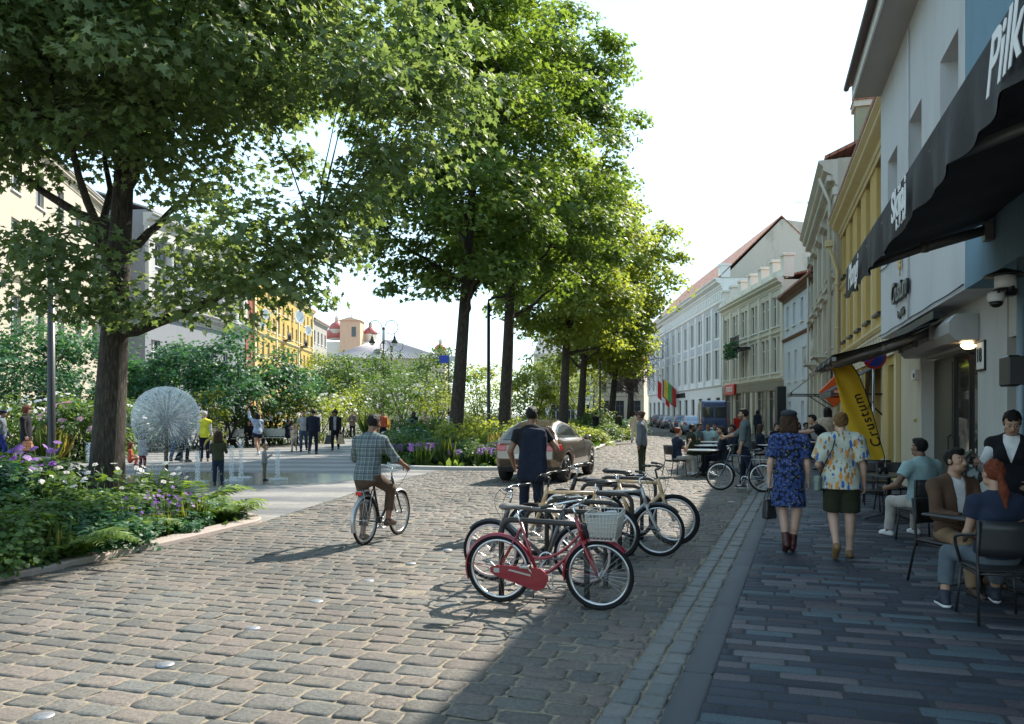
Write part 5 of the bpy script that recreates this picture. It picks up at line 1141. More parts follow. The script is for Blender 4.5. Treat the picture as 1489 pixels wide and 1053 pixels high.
# balcony flower box on the cream house
t = thing('balcony_planter', 'green planted flower box on the balcony of the cream house', 'planter', (*on_house(CH[0], CH[1], CH[3][2]+.4, -1.1), 7.0), CH[1])
mb = MB(); mb.bbox(-1.5, 1.5, -.25, .0, 0, .35, .02); mb.build('trough', [dark_fr], t); r_ = np.random.default_rng(9); n = 900
leaves('trailing_plants', np.stack([r_.uniform(-1.6, 1.6, n), r_.uniform(-.4, .1, n), r_.uniform(-.7, .6, n)], 1), r_.normal(size=(n, 3)), r_.normal(size=(n, 3)), np.full(n, .2), OVAL, teal_leaf, t)
# ================================================================ bicycles
rub = mat('tyre_rubber', (.012, .012, .013), .8, spec=.15); chrome = mat('chrome', (.62, .63, .65), .18, 1.0); alu = mat('brushed_aluminium', (.5, .5, .51), .32, 1.0)
blk = mat('satin_black', (.016, .016, .018), .38); red_p = mat('red_bike_paint', (.2, .008, .018), .3, coat=.6); grey_p = mat('graphite_paint', (.07, .068, .07), .35, coat=.5); silver_p = mat('silver_paint', (.4, .4, .4), .3, .5, coat=.5); wood_p = mat('ash_wood_frame', (.5, .34, .19), .4, noise=.2, nscale=25, coat=.3); saddle_l = mat('worn_grey_leather', (.11, .1, .095), .5, noise=.3, nscale=30); wicker = mat('pale_wire_basket', (.5, .47, .43), .5); lamp_red = mat('red_reflector', (.5, .02, .01), .25)
pale_tyre = mat('cream_tyre', (.45, .36, .32), .7)
WCACHE = {}
def wheel_meshes(R, tyre_m, rim_m, tw):
    k = (R, tyre_m.name, rim_m.name, tw)
    if k not in WCACHE:
        a = MB(); a.torus((0, 0, 0), R-tw*.5, tw*.55, 56, 10); b = MB(); 
        b.lathe([(R-tw-.028, -.011), (R-tw-.002, -.013), (R-tw-.002, .013), (R-tw-.028, .011), (R-tw-.028, -.011)], (0, 0, 0), 56, 0, 'Y'); b.lathe([(.018, -.05), (.022, -.03), (.016, -.028), (.016, .028), (.022, .03), (.018, .05)], (0, 0, 0), 14, 0, 'Y')
        c = MB()
        for i in range(32):
            t = 2*PI*i/32; s_ = 1 if i % 2 else -1; t2 = t+(.5 if i % 4 < 2 else -.5); c.tube([(.02*math.cos(t2), s_*.028, .02*math.sin(t2)), ((R-tw-.02)*math.cos(t), 0, (R-tw-.02)*math.sin(t))], .0013, 4, cap=False)
        WCACHE[k] = [x.build('tmp', [m_]) for x, m_ in ((a, tyre_m), (b, rim_m), (c, chrome))]
        ds = [o.data for o in WCACHE[k]]
        for o in WCACHE[k]: bpy.data.objects.remove(o)
        WCACHE[k] = ds
    return WCACHE[k]
def bicycle(label, rear, front, style='diamond', paint=None, sc=.9, group=None, z=0, steer=0, rider=False, basket=False, tyre=None, rimm=None, tw=.036, guards=True, rack=False, loop_bars=False, lean=0.0, fat=1.0):
    """rear and front wheel contact points on the ground"""
    paint = paint or grey_p; r = Vector((*rear, 0)); f = Vector((*front, 0)); d = f-r; an = math.atan2(d.y, d.x); mid = (r+f)/2
    t = thing('bicycle', label, 'bicycle', (mid.x, mid.y, z), an, group); t.scale = (sc,)*3; t.rotation_euler = (lean, 0, an)
    wb = d.length/sc; xr, xf = -wb/2, wb/2; R = .345; bb = Vector((xr+.42, 0, .28)); hd_b = Vector((xf-.165, 0, .70)); hd_t = Vector((xf-.225, 0, .90)); st = Vector((xr+.24, 0, .83)); ax_r = Vector((xr, 0, R)); ax_f = Vector((xf, 0, R))
    for x in (xr, xf):
        me = wheel_meshes(R, tyre or rub, rimm or alu, tw); w_ = link('wheel', me[0], t); w_.location = (x, 0, R); w_.rotation_euler = (0, random.random()*6, 0)
        link('rim', me[1], w_); link('spokes', me[2], w_)
    mb = MB(); q = .017*fat
    if style == 'step':
        mb.tube(bez(hd_b+Vector((.005, 0, .08)), hd_b.lerp(bb, .55)+Vector((.0, 0, -.03)), bb+Vector((-.06, 0, .2)), 8), q*.9, 8); mb.tube(bez(hd_b, hd_b.lerp(bb, .5)+Vector((.02, 0, -.08)), bb, 8), q*1.05, 8)
    elif style == 'wood':
        mb.tube([hd_t+Vector((.01, 0, -.06)), st+Vector((.02, 0, .02))], q*1.25, 8, flat=.8); mb.tube([hd_b, bb], q*1.7, 8, flat=.8)
    else: mb.tube([hd_t+Vector((.01, 0, -.04)), st], q, 8); mb.tube([hd_b, bb], q*1.1, 8)
    mb.tube([bb, st], q, 8); mb.tube([hd_b+Vector((.012, 0, -.03)), hd_t], .022*fat, 10)
    for s_ in (-1, 1):
        o = Vector((0, .055*s_, 0)); mb.tube([st+Vector((0, .018*s_, -.06)), ax_r+o], .009*fat, 6); mb.tube([bb+Vector((0, .03*s_, 0)), ax_r+o], .011*fat, 6)
    mb.tube([bb+Vector((0, -.05, 0)), bb+Vector((0, .05, 0))], .026, 12); mb.build('frame', [paint], t)
    mb = MB()
    for s_ in (-1, 1):
        o = Vector((0, .052*s_, 0)); mb.tube(bez(hd_b+Vector((.012, .035*s_, -.03)), hd_b.lerp(ax_f, .6)+Vector((-.02, .05*s_, 0)), ax_f+o, 6), [.017*fat, .016*fat, .015*fat, .014*fat, .012*fat, .011*fat, .009*fat], 8)
    mb.box(hd_b.x-.02, hd_b.x+.05, -.05, .05, .655, .69); mb.build('fork', [paint if style != 'diamond' else paint], t)
    mb = MB(); top = hd_t+Vector((-.03, 0, .12)); mb.tube([hd_t, top], .014, 8); mb.tube([top, top+Vector((.06, 0, .02))], .014, 8); b0 = top+Vector((.06, 0, .02))
    hl = []
    for s_ in (-1, 1):
        hb = bez(b0, b0+Vector((.07, .16*s_, .05)), b0+Vector((-.08, .27*s_, .05)), 6) if not loop_bars else bez(b0, b0+Vector((.16, .12*s_, .1)), b0+Vector((-.2, .25*s_, .02)), 8)
        mb.tube(hb, .0115, 8); hl.append(hb)
    hbar = mb.build('handlebar', [chrome if style != 'wood' else blk], t)
    for hb in hl:
        mb = MB(); mb.tube([hb[-1], hb[-1]+(hb[-1]-hb[-2]).normalized()*.12], .017, 10); mb.build('grip', [blk], hbar)
        mb = MB(); e = hb[-2]; mb.tube([e+Vector((.02, 0, -.01)), e+Vector((.05, (hb[-1]-hb[-2]).y*.8, -.02))], .006, 6); mb.tube(bez(e+Vector((.03, 0, 0)), e+Vector((.2, 0, -.12)), hd_b+Vector((.03, 0, .0)), 8), .003, 5); mb.build('brake_lever', [blk], hbar)
    mb = MB(); sp = st+Vector((-.045, 0, .12)); mb.tube([st+Vector((.01, 0, -.03)), sp], .013, 8); mb.build('seat_post', [chrome], t)
    sd = SDF((-.2, -.12, -.05), (.2, .12, .1), .008); sd.cone((-.1, 0, .04), (.05, 0, .04), .085, .03, 0, flat=.45, fr=(0, 0, 1)); sd.cone((.0, 0, .04), (.15, 0, .035), .035, .022, .02, flat=.6, fr=(0, 0, 1))
    so_ = sd.build('saddle', [saddle_l if style == 'step' else blk], t); so_.location = sp+Vector((0, 0, .0))
    mb = MB(); cr = .17; a = .9 if not rider else -.35
    for s_ in (-1, 1):
        dx, dz = cr*math.cos(a)*s_, -cr*math.sin(a)*s_; e = bb+Vector((dx, .075*s_, dz)); mb.tube([bb+Vector((0, .06*s_, 0)), e], .009, 6); mb.bbox(e.x-.045, e.x+.045, min(e.y, e.y+.09*s_), max(e.y, e.y+.09*s_), e.z-.012, e.z+.012, .004)
    mb.lathe([(.078, -.045), (.092, -.045), (.092, -.041), (.078, -.041), (.078, -.045)], tuple(bb), 32, 0, 'Y'); [mb.tube([bb+Vector((0, -.043, 0)), bb+Vector((.08*math.cos(k*1.256), -.043, .08*math.sin(k*1.256)))], .006, 4) for k in range(5)]
    for s_ in (-.028, .028): mb.tube([ax_r+Vector((0, -.043, s_*.9)), bb+Vector((0, -.043, s_*2.8))], .004, 4)
    mb.build('crankset', [alu], t)
    if style == 'step':
        n = 10; pr = [(bb.x+.115*math.cos(1.9-3.8*i/n), bb.z+.115*math.sin(1.9-3.8*i/n)) for i in range(n+1)]+[(xr-.02, R-.055), (xr-.07, R-.02), (xr-.07, R+.03), (xr, R+.055)]
        mb = MB(); mb.prism(pr, -.075, -.05, axis='Y'); cg = mb.build('chain_guard', [paint], t); mb = MB(); mb.prism([(bb.x-.06, bb.z+.045), (bb.x-.28, R+.02), (bb.x-.3, R+.008), (bb.x-.06, bb.z+.025)][::-1], -.079, -.0755, axis='Y'); mb.box(xr-.03, xr+.03, -.082, -.0755, R-.02, R+.025); mb.build('guard_emblem', [silver_p], cg)
    else:
        mb = MB(); mb.lathe([(.022, -.052), (.036, -.05), (.036, -.038), (.022, -.036)], tuple(ax_r), 18, 0, 'Y'); mb.build('sprocket', [blk], t)
    if guards:
        for x, a0, a1, nm in ((xr, .25, 3.5, 'mudguard'), (xf, -.5 if style == 'step' else .7, 2.6, 'mudguard')):
            mb = MB(); vs = []; n = 22; Rr = R+.022; w_ = .03
            a0_, a1_ = (PI-a1+.0, PI-a0) if x == xf else (a0, a1)
            if x == xf: a0_, a1_ = .75, 3.35
            for i in range(n+1):
                aa = a0_+(a1_-a0_)*i/n
                for s_, dr in ((-w_, -.02), (-w_*.6, 0), (0, .006), (w_*.6, 0), (w_, -.02)): vs.append((x+(Rr+dr)*math.cos(aa), s_, R+(Rr+dr)*math.sin(aa)))
            fs = []
            for i in range(n):
                for j in range(4): fs.append((i*5+j, i*5+j+1, i*5+6+j, i*5+5+j))
            k0 = len(vs); vs += [(v[0]-(v[0]-x)*.012, v[1]*.97, v[2]-(v[2]-R)*.012) for v in vs]; fs += [tuple(k0+q_ for q_ in f[::-1]) for f in fs]
            mb.add(vs, fs, 0, True)
            for s_ in (-1, 1):
                aa = a1_-.5 if x == xr else a1_-.35; mb.tube([(x, .05*s_, R), (x+Rr*math.cos(aa), .026*s_, R+(Rr-.012)*math.sin(aa))], .003, 5)
            mb.build(nm, [paint if style == 'step' else (silver_p if rack else blk)], t)
    if rack:
        mb = MB(); zr = R*2+.08
        for s_ in (-1, 1): mb.tube([(xr+.28, .05*s_, zr), (xr-.16, .06*s_, zr), (xr-.0, .055*s_, R)], .006, 6); mb.tube([(xr+.1, .055*s_, zr), (xr, .055*s_, R)], .005, 6)
        mb.tube([(xr-.16, -.06, zr), (xr-.16, .06, zr)], .006, 6); mb.tube([(xr+.05, -.055, zr), (xr+.05, .055, zr)], .005, 6); k_ = mb.build('rear_rack', [silver_p], t)
        mb = MB(); mb.bbox(xr-.19, xr-.165, -.045, .045, zr-.05, zr+.0, .006); mb.build('reflector', [lamp_red], k_)
    if basket:
        bm_ = MB(); c0 = Vector((xf+.07, 0, .72))
        def ring(z, sx, sy): return [c0+Vector((x*sx, y*sy, z)) for x, y in ((-1, -1), (1, -1), (1, 1), (-1, 1))]
        lo = ring(0, .12, .15); hi = ring(.26, .16, .2)
        bm_.tube(hi, .008, 6, closed=True); bm_.tube(lo, .006, 6, closed=True)
        for k in range(4):
            for j in range(9):
                q = j/9; a_ = lo[k].lerp(lo[(k+1) % 4], q); b_ = hi[k].lerp(hi[(k+1) % 4], q); bm_.tube([a_, b_], .0035, 4)
        for j in range(1, 6):
            q = j/6; rr_ = [a_.lerp(b_, q) for a_, b_ in zip(lo, hi)]; bm_.tube(rr_, .0035, 4, closed=True)
        for j in range(7): q = j/6; bm_.tube([lo[0].lerp(lo[1], q), lo[3].lerp(lo[2], q)], .0035, 4)
        bk = bm_.build('basket', [wicker], t)
        pm_ = MB(); a_ = [lo[i].lerp(hi[i], .08) for i in range(4)]; b_ = [lo[i].lerp(hi[i], .86) for i in range(4)]
        for k in range(4):
            j = (k+1) % 4; cc_ = c0+Vector((0, 0, .13)); ins = lambda v: v+(cc_-v)*.045
            pm_.add([ins(a_[k]), ins(a_[j]), ins(b_[j]), ins(b_[k])], [(0, 1, 2, 3)])
        pm_.build('basket_lining', [mat('grey_mesh_lining', (.42, .4, .37), .8)], bk)
    mb = MB(); mb.tube([bb+Vector((-.04, .04, 0)), bb+Vector((-.12, .2, -.27))], .008, 6); 
    if not rider: mb.build('kickstand', [alu], t)
    return t
RG = 'bicycles parked at the hoop rack'
def gp(x, y): return (x, y)
bicycle('red step through bicycle with chain guard and wire basket, nearest of the parked row', (-.115, 7.36), (.775, 7.06), 'step', red_p, .9, RG, basket=True, loop_bars=True, lean=.04)
bicycle('graphite bicycle facing left just behind the red one, with pale pink rims', (.72, 8.02), (-.215, 8.32), 'diamond', grey_p, .9, RG, rimm=mat('pink_rim', (.55, .42, .4), .4), fat=1.35)
bicycle('ash wood framed bicycle facing left in the middle of the parked row', (1.2, 9.42), (.24, 9.78), 'wood', wood_p, .93, RG, guards=False, fat=1.3, tw=.045)
bicycle('dark bicycle facing left at the far end of the parked row', (1.68, 11.1), (.72, 11.45), 'diamond', blk, .92, RG, fat=1.5)
bicycle('silver bicycle facing right with a slim fork, right of the middle hoops', (.86, 10.0), (1.78, 9.68), 'diamond', silver_p, .92, RG, fat=1.1)
bicycle('pale wood bicycle facing right with a disc brake and fat black tyres', (1.22, 10.85), (2.14, 10.52), 'wood', wood_p, .97, RG, guards=False, fat=1.25, tw=.052)
hoop_m = mat('dark_hoop_steel', (.03, .029, .028), .55, .3, noise=.2, nscale=12)
HP = [((-.1, 7.52), (.67, 7.13)), ((.14, 8.3), (.92, 7.98)), ((.4, 9.16), (1.17, 8.83)), ((.68, 10.1), (1.44, 9.76)), ((.98, 11.2), (1.75, 10.86)), ((1.38, 12.4), (2.15, 12.06))]
h0_ = None
for i, (p, q) in enumerate(HP):
    a = Vector((*p, 0)); b = Vector((*q, 0)); d = b-a; l = d.length; lab = 'dark steel bicycle hoop, '+['nearest, behind the red bicycle', 'second from the front', 'third from the front', 'fourth, by the silver bicycle', 'fifth, under the pale wood bicycle', 'farthest of the row'][i]
    if h0_ is None:
        h0_ = thing('bicycle_hoop', lab, 'bike rack', a, math.atan2(d.y, d.x), 'steel hoops of the bike rack'); mb = MB()
        pts = [(0, 0, 0), (0, 0, .62), (.012, 0, .68), (.045, 0, .725), (.1, 0, .745), (l-.1, 0, .745), (l-.045, 0, .725), (l-.012, 0, .68), (l, 0, .62), (l, 0, 0)]
        mb.tube(pts, .027, 12, flat=1.0); mb.build('tube', [hoop_m], h0_)
        for x in (0, l): mb = MB(); mb.lathe([(.055, 0), (.055, .008), (.03, .012)], (x, 0, .004), 20); mb.build('base_plate', [hoop_m], h0_)
    else: dup(h0_, a, math.atan2(d.y, d.x), lab)
bicycle('black bicycle with rear rack and red reflector ridden along the cobbles', (-1.94, 10.52), (-1.62, 11.42), 'diamond', blk, .93, None, rider=True, rack=True)
bicycle('dark blue bicycle pushed by the bearded man in the grey green shirt', (5.52, 17.5), (4.69, 17.95), 'diamond', mat('navy_paint', (.03, .045, .08), .3, coat=.5), .93, None, rack=True, guards=False)
# ================================================================ cars
head_m = mat('headlight_glass', (.6, .62, .65), .1); tail_m = mat('tail_light', (.42, .012, .015), .15, coat=1); plate_m = mat('number_plate', (.7, .7, .66), .4); tyre_m = mat('car_tyre', (.02, .02, .022), .75); rimc = mat('alloy_rim', (.12, .12, .125), .3, .9); cglass = glass('car_glass', (.025, .035, .035), .04, 1.0); trim_b = mat('black_trim', (.02, .02, .02), .5)
CARM = {}
def car(label, loc, rz, paint, kind='suv', h=.03, L=4.5, W=1.86, group=None):
    t = thing('car' if kind != 'van' else 'van', label, 'car' if kind != 'van' else 'van', loc, rz, group)
    key = (kind, paint.name, h, L)
    if key in CARM:
        for nm, me, loc_, sub in CARM[key]:
            o = link(nm, me, t); o.location = loc_
            for n2, m2, l2 in sub: link(n2, m2, o).location = l2
        return t
    x0, x1 = -L/2, L/2; wr = .35 if kind != 'sedan' else .32; xa, xb = x0+L*.19, x1-L*.19     # front is +x
    if kind == 'suv': body = [(x0+.1, .28), (x1-.12, .26), (x1, .5), (x1-.06, .74), (x1-.35, .92), (x1-1.25, 1.04), (x0+.25, 1.08), (x0+.03, .98), (x0-.02, .6)]; roof = [(x1-1.35, .98), (x1-2.05, 1.46), (x1-2.7, 1.56), (x0+.95, 1.5), (x0+.45, 1.36), (x0+.12, 1.02)]
    elif kind == 'sedan': body = [(x0+.1, .26), (x1-.12, .24), (x1, .5), (x1-.08, .7), (x1-.5, .84), (x1-1.3, .93), (x0+.3, .96), (x0+.02, .88), (x0, .55)]; roof = [(x1-1.3, .88), (x1-2.0, 1.32), (x1-2.6, 1.42), (x0+1.35, 1.38), (x0+.5, .92)]
    elif kind == 'hatch': body = [(x0+.06, .27), (x1-.1, .25), (x1, .5), (x1-.06, .72), (x1-.4, .88), (x1-1.0, .98), (x0+.15, 1.0), (x0, .9), (x0, .55)]; roof = [(x1-1.0, .94), (x1-1.65, 1.42), (x1-2.2, 1.52), (x0+.5, 1.46), (x0+.05, .98)]
    else: body = [(x0, .3), (x1-.1, .28), (x1, .55), (x1-.05, .95), (x1-.75, 1.2), (x1-1.35, 2.0), (x1-1.75, 2.5), (x0+.35, 2.62), (x0+.06, 2.5), (x0-.01, 1.2)]; roof = None
    Z1 = 2.75 if kind == 'van' else 1.75
    s = SDF((x0-.15, -W/2-.15, .1), (x1+.15, W/2+.15, Z1), h); X, Y, Z = s.ax[0][:, None, None], np.abs(s.ax[1])[None, :, None], s.ax[2][None, None, :]
    pd = poly_sdf(body, X, Z)
    nar = .16*np.clip(np.abs(X)/(L/2), 0, 1)**4+(.07*np.clip((Z-.7)/.4, 0, 1.2)**2 if kind != 'van' else .05*np.clip((Z-.9)/1.6, 0, 1.2)**2)+.05*np.clip((.55-Z)/.3, 0, 1)
    sd = Y-(W/2-nar); rr = .1; a_, b_ = pd+rr, sd+rr
    d = np.minimum(np.maximum(a_, b_), 0)+np.sqrt(np.maximum(a_, 0)**2+np.maximum(b_, 0)**2)-rr
    gl = None
    if roof:
        pr = poly_sdf(roof, X, Z); inn = .1+.34*np.clip((Z-1.0)/.55, 0, 1.2); sr = Y-(W/2-inn); rr = .09; a_, b_ = pr+rr, sr+rr
        g = np.minimum(np.maximum(a_, b_), 0)+np.sqrt(np.maximum(a_, 0)**2+np.maximum(b_, 0)**2)-rr
        k = .09; hh = np.clip(k-np.abs(d-g), 0, None)/k; d = np.minimum(d, g)-hh*hh*k*.25; gl = (pr, sr, g)
    for xw in (xa, xb):
        c = np.sqrt((X-xw)**2+(Z-wr)**2)-(wr+.07); c = np.maximum(c, (W/2-.32)-Y); d = np.maximum(d, -c)
        fl = np.sqrt((X-xw)**2+(Z-wr)**2); d = d-.018*np.exp(-((fl-wr-.13)/.07)**2)*(Y > W/2-.35)*(Z > wr*.6)
    s.d = np.broadcast_to(d, s.n).astype(np.float32).copy(); parts = []
    bd = s.build('body', [paint], t, 2); parts.append(bd)
    if gl is not None:
        pr, sr, g = gl; q = SDF((x0-.15, -W/2-.15, .1), (x1+.15, W/2+.15, Z1), h)
        def shell(cond): q.d = np.broadcast_to(np.maximum(np.abs(s.d-.002)-.011 if False else np.maximum(s.d-.009, -(s.d+.03)), cond), s.n).astype(np.float32).copy()
        rx = [p[0] for p in roof]; zt = max(p[1] for p in roof); xm = .1
        shell(np.maximum(np.maximum(pr+.1, 1.06-Z), np.maximum(.06-np.abs(X-xm), (W/2-.5)-Y))); parts.append(q.build('side_windows', [cglass], t, 1))
        shell(np.maximum(np.maximum((x1-2.15)-X, 1.02-Z), np.maximum(Y-(W/2-.1-.3*np.clip((Z-1.0)/.55, 0, 1.2)-.13), Z-(zt-.1)))); parts.append(q.build('windscreen', [cglass], t, 1))
        xre = (x0+1.0 if kind == 'suv' else x0+1.45 if kind == 'sedan' else x0+.55); shell(np.maximum(np.maximum(X-xre, 1.06-Z if kind != 'sedan' else .98-Z), np.maximum(Y-(W/2-.1-.3*np.clip((Z-1.0)/.55, 0, 1.2)-.15), Z-(zt-.14)))); parts.append(q.build('rear_window', [cglass], t, 1))
    q = SDF((x0-.15, -W/2-.15, .1), (x1+.15, W/2+.15, Z1), h)
    for sgn in (-1, 1):
        zt_ = (.8, .97) if kind == 'suv' else (.68, .84) if kind == 'sedan' else (.75, 1.0) if kind == 'hatch' else (.95, 1.5)
        cond = np.maximum(np.maximum(X-(x0+.42 if kind != 'van' else x0+.12), np.maximum(zt_[0]-Z, Z-zt_[1])), .48-sgn*s.ax[1][None, :, None]) if kind != 'van' else np.maximum(np.maximum(X-(x0+.12), np.maximum(zt_[0]-Z, Z-zt_[1])), W/2-.22-sgn*s.ax[1][None, :, None])
        q.d = np.broadcast_to(np.maximum(np.maximum(s.d-.008, -(s.d+.03)), cond), s.n).astype(np.float32).copy(); parts.append(q.build('tail_light', [tail_m], t, 1))
        cond = np.maximum(np.maximum((x1-.5)-X, np.maximum(.6-Z, Z-.8)), .5-sgn*s.ax[1][None, :, None]); q.d = np.broadcast_to(np.maximum(np.maximum(s.d-.008, -(s.d+.03)), cond), s.n).astype(np.float32).copy(); parts.append(q.build('headlight', [head_m], t, 1))
    q.d = np.broadcast_to(np.maximum(np.maximum(s.d-.01, -(s.d+.03)), np.maximum(Z-.42, .2-Z)), s.n).astype(np.float32).copy(); parts.append(q.build('sill_trim', [trim_b], t, 1))
    if kind == 'van':
        for sgn in (-1, 1):
            mb = MB(); mb.bbox(x0-.035, x0+.1, *sorted((sgn*.07, sgn*(W/2-.24))), 1.4, 2.15, .012); parts.append(mb.build('rear_window', [cglass], t))
    mb = MB(); mb.box(x0-.03, x0+.1, -.26, .26, .62 if kind != 'van' else .6, .73 if kind != 'van' else .71); parts.append(mb.build('number_plate', [plate_m], t))
    for xw in (xa, xb):
        for sgn in (-1, 1):
            mb = MB(); w2 = .22; mb.lathe([(wr*.66, -w2/2), (wr*.93, -w2/2), (wr, -w2/2+.03), (wr, w2/2-.03), (wr*.93, w2/2), (wr*.66, w2/2)], (0, 0, 0), 36, 0, 'Y', cap=False); w_ = mb.build('wheel', [tyre_m], t); w_.location = (xw, sgn*(W/2-.15), wr); parts.append(w_)
            mb = MB(); mb.lathe([(wr*.67, sgn*-.09), (wr*.62, sgn*-.05), (wr*.3, sgn*.0-sgn*.02)], (0, 0, 0), 30, 0, 'Y', cap=False)
            for k in range(5):
                aa = 2*PI*k/5; c_, s_ = math.cos(aa), math.sin(aa); mb.tube([(.05*c_, sgn*.085, .05*s_), (wr*.66*c_, sgn*.09, wr*.66*s_)], [.045, .035], 6)
            mb.lathe([(.0, .1), (.06, .095), (.07, .05)] if sgn > 0 else [(.07, -.05), (.06, -.095), (0, -.1)], (0, 0, 0), 16, 0, 'Y'); mb.build('rim', [rimc], w_)
    if kind != 'van':
        for sgn in (-1, 1):
            q2 = SDF((-.15, -.2, -.12), (.15, .2, .15), .02); q2.ell((0, 0, .02), (.09, .12, .075)); o = q2.build('mirror', [paint], t); o.location = (x1-1.55, sgn*(W/2+.02), 1.06); parts.append(o)
            for xx in (xm-.2 if roof else 0,): mb = MB(); mb.bbox(xx-.35, xx-.15, sgn*(W/2-.055)-.015, sgn*(W/2-.055)+.03*1, .88, .91, .006); parts.append(mb.build('door_handle', [paint], t))
    CARM[key] = [(o.name.split('.')[0], o.data, o.location.copy(), [(c.name.split('.')[0], c.data, c.location.copy()) for c in o.children]) for o in parts]
    return t
brown_car = mat('bronze_car_paint', (.2, .15, .11), .28, .75, coat=1.0)
car('bronze silver car driving away beside the island planting', (1.0, 21.6), math.atan2(2.5, .86), brown_car, 'suv', .022, 4.2, 1.84)
navy = mat('dark_blue_van_paint', (.015, .035, .11), .35, .2, coat=.7)
vx = AX(1035, 58.5); car('dark blue panel van parked before the cream house', (vx, 58.5), math.atan2(1, .2), navy, 'van', .04, 5.6, 2.05)
far_g = 'cars parked along the street'
for lab, px, Y, pc, kd in [('grey saloon car parked at the left of the row before the white palace', 973, 86, (.12, .13, .15), 'sedan'), ('pale blue estate car parked next to the blue van', 1004, 64, (.3, .38, .5), 'hatch'), ('dark blue hatchback parked left of the pale blue car', 990, 69, (.03, .06, .16), 'hatch'), ('dark car parked beyond the grey saloon', 965, 92, (.03, .03, .04), 'sedan'), ('farthest dark car at the bend of the street', 956, 99, (.06, .06, .07), 'hatch')]:
    car(lab, (AX(px, Y), Y), math.atan2(1, .12), mat('car_paint_%s' % lab.split()[0]+lab.split()[1], pc, .3, .4, coat=.8), kd, .04, 4.3, 1.8, far_g)
for lab, px, Y, pc in [('white car seen between the island trunks', 762, 72, (.6, .6, .6)), ('silver car parked far left behind the island shrubs', 735, 76, (.4, .41, .43))]:
    car(lab, (AX(px, Y), Y), .3, mat('car_paint_'+lab.split()[0], pc, .3, .3, coat=.8), 'hatch', .05, 4.2, 1.8, far_g)
# ================================================================ street furniture
def lamp(label, x, y):
    t = thing('street_lamp', label, 'street lamp', (x, y), 0, 'double curl lamps in the square'); mb = MB(); mb.lathe([(.22, 0), (.24, .1), (.16, .3), (.12, .9), (.14, 1.0), (.08, 1.1), (.06, 5), (.05, 9.1), (.09, 9.15), (.09, 9.3), (.04, 9.4)], n=14); mb.box(-.2, .2, -.03, .03, 7.9, 7.95); mb.build('post', [steel_dk], t)
    for s_ in (-1, 1):
        mb = MB(); pts = [(.1*s_, 0, 7.9), (.12*s_, 0, 9)]
        for k in range(16):
            a = PI-.1-k*.36; pts.append((s_*(.72+.58*math.cos(a)), 0, 9.35+.62*math.sin(a)))
        mb.tube(pts, .035, 6); mb.tube([(s_*1.0, 0, 8.85), (s_*1.0, 0, 8.6)], .03, 6); mb.build('curl_arm', [steel_dk], t)
        mb = MB(); mb.lathe([(.05, 8.62), (.1, 8.5), (.13, 8.3), (.3, 8.02), (.3, 7.95)], (s_*1.0, 0, 0), 14); sh = mb.build('lamp_shade', [steel_dk], t); mb = MB(); mb.lathe([(.22, 7.96), (.16, 7.8), (0, 7.72)], (s_*1.0, 0, 0), 14); mb.build('globe', [MATS['frosted_glass']], sh)
lamp('double curl street lamp nearest and tallest above the flowering bushes', AX(557, 71), 71); lamp('double curl street lamp behind and right of the tallest', AX(569, 91), 91); lamp('farthest and smallest double curl street lamp', AX(574, 113), 113)
def pole(label, x, y, h, r):
    t = thing('lamp_pole', label, 'lamp post', (x, y), 0); mb = MB(); mb.lathe([(r*1.8, 0), (r*1.8, .04), (r*1.25, .06), (r, .4), (r*.8, h)], n=14); mb.build('post', [blk], t); mb = MB(); mb.tube([(0, 0, h), (0, 0, h+.15), (.25, 0, h+.25)], r*.6, 8); mb.bbox(.1, .75, -.12, .12, h+.22, h+.3, .02); mb.build('lamp_head', [blk], t)
pole('thick black lamp post rising into the big maple at the left', AX(74, 26), 26, 7.0, .13); pole('thin black lamp pole between the island trunks', AX(710, 34), 34, 6.4, .085); pole('thin dark pole beside the farthest island trunk', AX(872, 62), 62, 6, .08)
t = thing('direction_sign', 'blue and white direction sign on a pole by the nearest island trunk', 'sign', (AX(652, 62), 62)); mb = MB(); mb.tube([(0, 0, 0), (0, 0, 6.3)], .05, 8); mb.build('post', [steel_dk], t); mb = MB(); mb.bbox(-.75, .05, -.06, -.02, 5.6, 6.2, .015); mb.build('sign_panel', [mat('sign_blue', (.02, .06, .45), .4)], t); mb = MB(); mb.bbox(.1, .6, -.06, -.02, 5.75, 6.15, .015); mb.build('sign_panel', [white_fr], t)
# benches
def bench(label, x, y, rz):
    t = thing('park_bench', label, 'bench', (x, y), rz, 'benches by the hedge'); bm_ = mat('bench_steel', (.45, .47, .48), .4, .6)
    mb = MB(); 
    for k in range(9): mb.box(-.9, .9, -.25+.055*k, -.21+.055*k, .43, .455)
    mb.box(-.9, -.85, -.25, .25, .41, .43); mb.box(.85, .9, -.25, .25, .41, .43); mb.build('seat', [bm_], t); mb = MB()
    for k in range(8): z = .52+.05*k; mb.box(-.9, .9, .24+.012*k, .265+.012*k, z, z+.04)
    mb.box(-.88, -.84, .265, .3, .43, .95); mb.box(.84, .88, .265, .3, .43, .95); mb.build('backrest', [bm_], t)
    for sx in (-1, 1):
        for sy in (-.2, .22): mb = MB(); mb.box(sx*.82-.03, sx*.82+.03, sy-.03, sy+.03, 0, .41); mb.build('leg', [steel_dk], t)
        mb = MB(); mb.tube([(sx*.87, -.23, .44), (sx*.87, -.23, .64), (sx*.87, .27, .64)], .018, 6); mb.build('armrest', [steel_dk], t)
B1 = (AX(352, 40.0), 40.0); B2 = (AX(405, 41.5), 41.5)
bench('steel slatted bench behind the fountain with a person seated on it', *B1, .25); bench('steel slatted bench right of the first one by the hedge', *B2, .15)
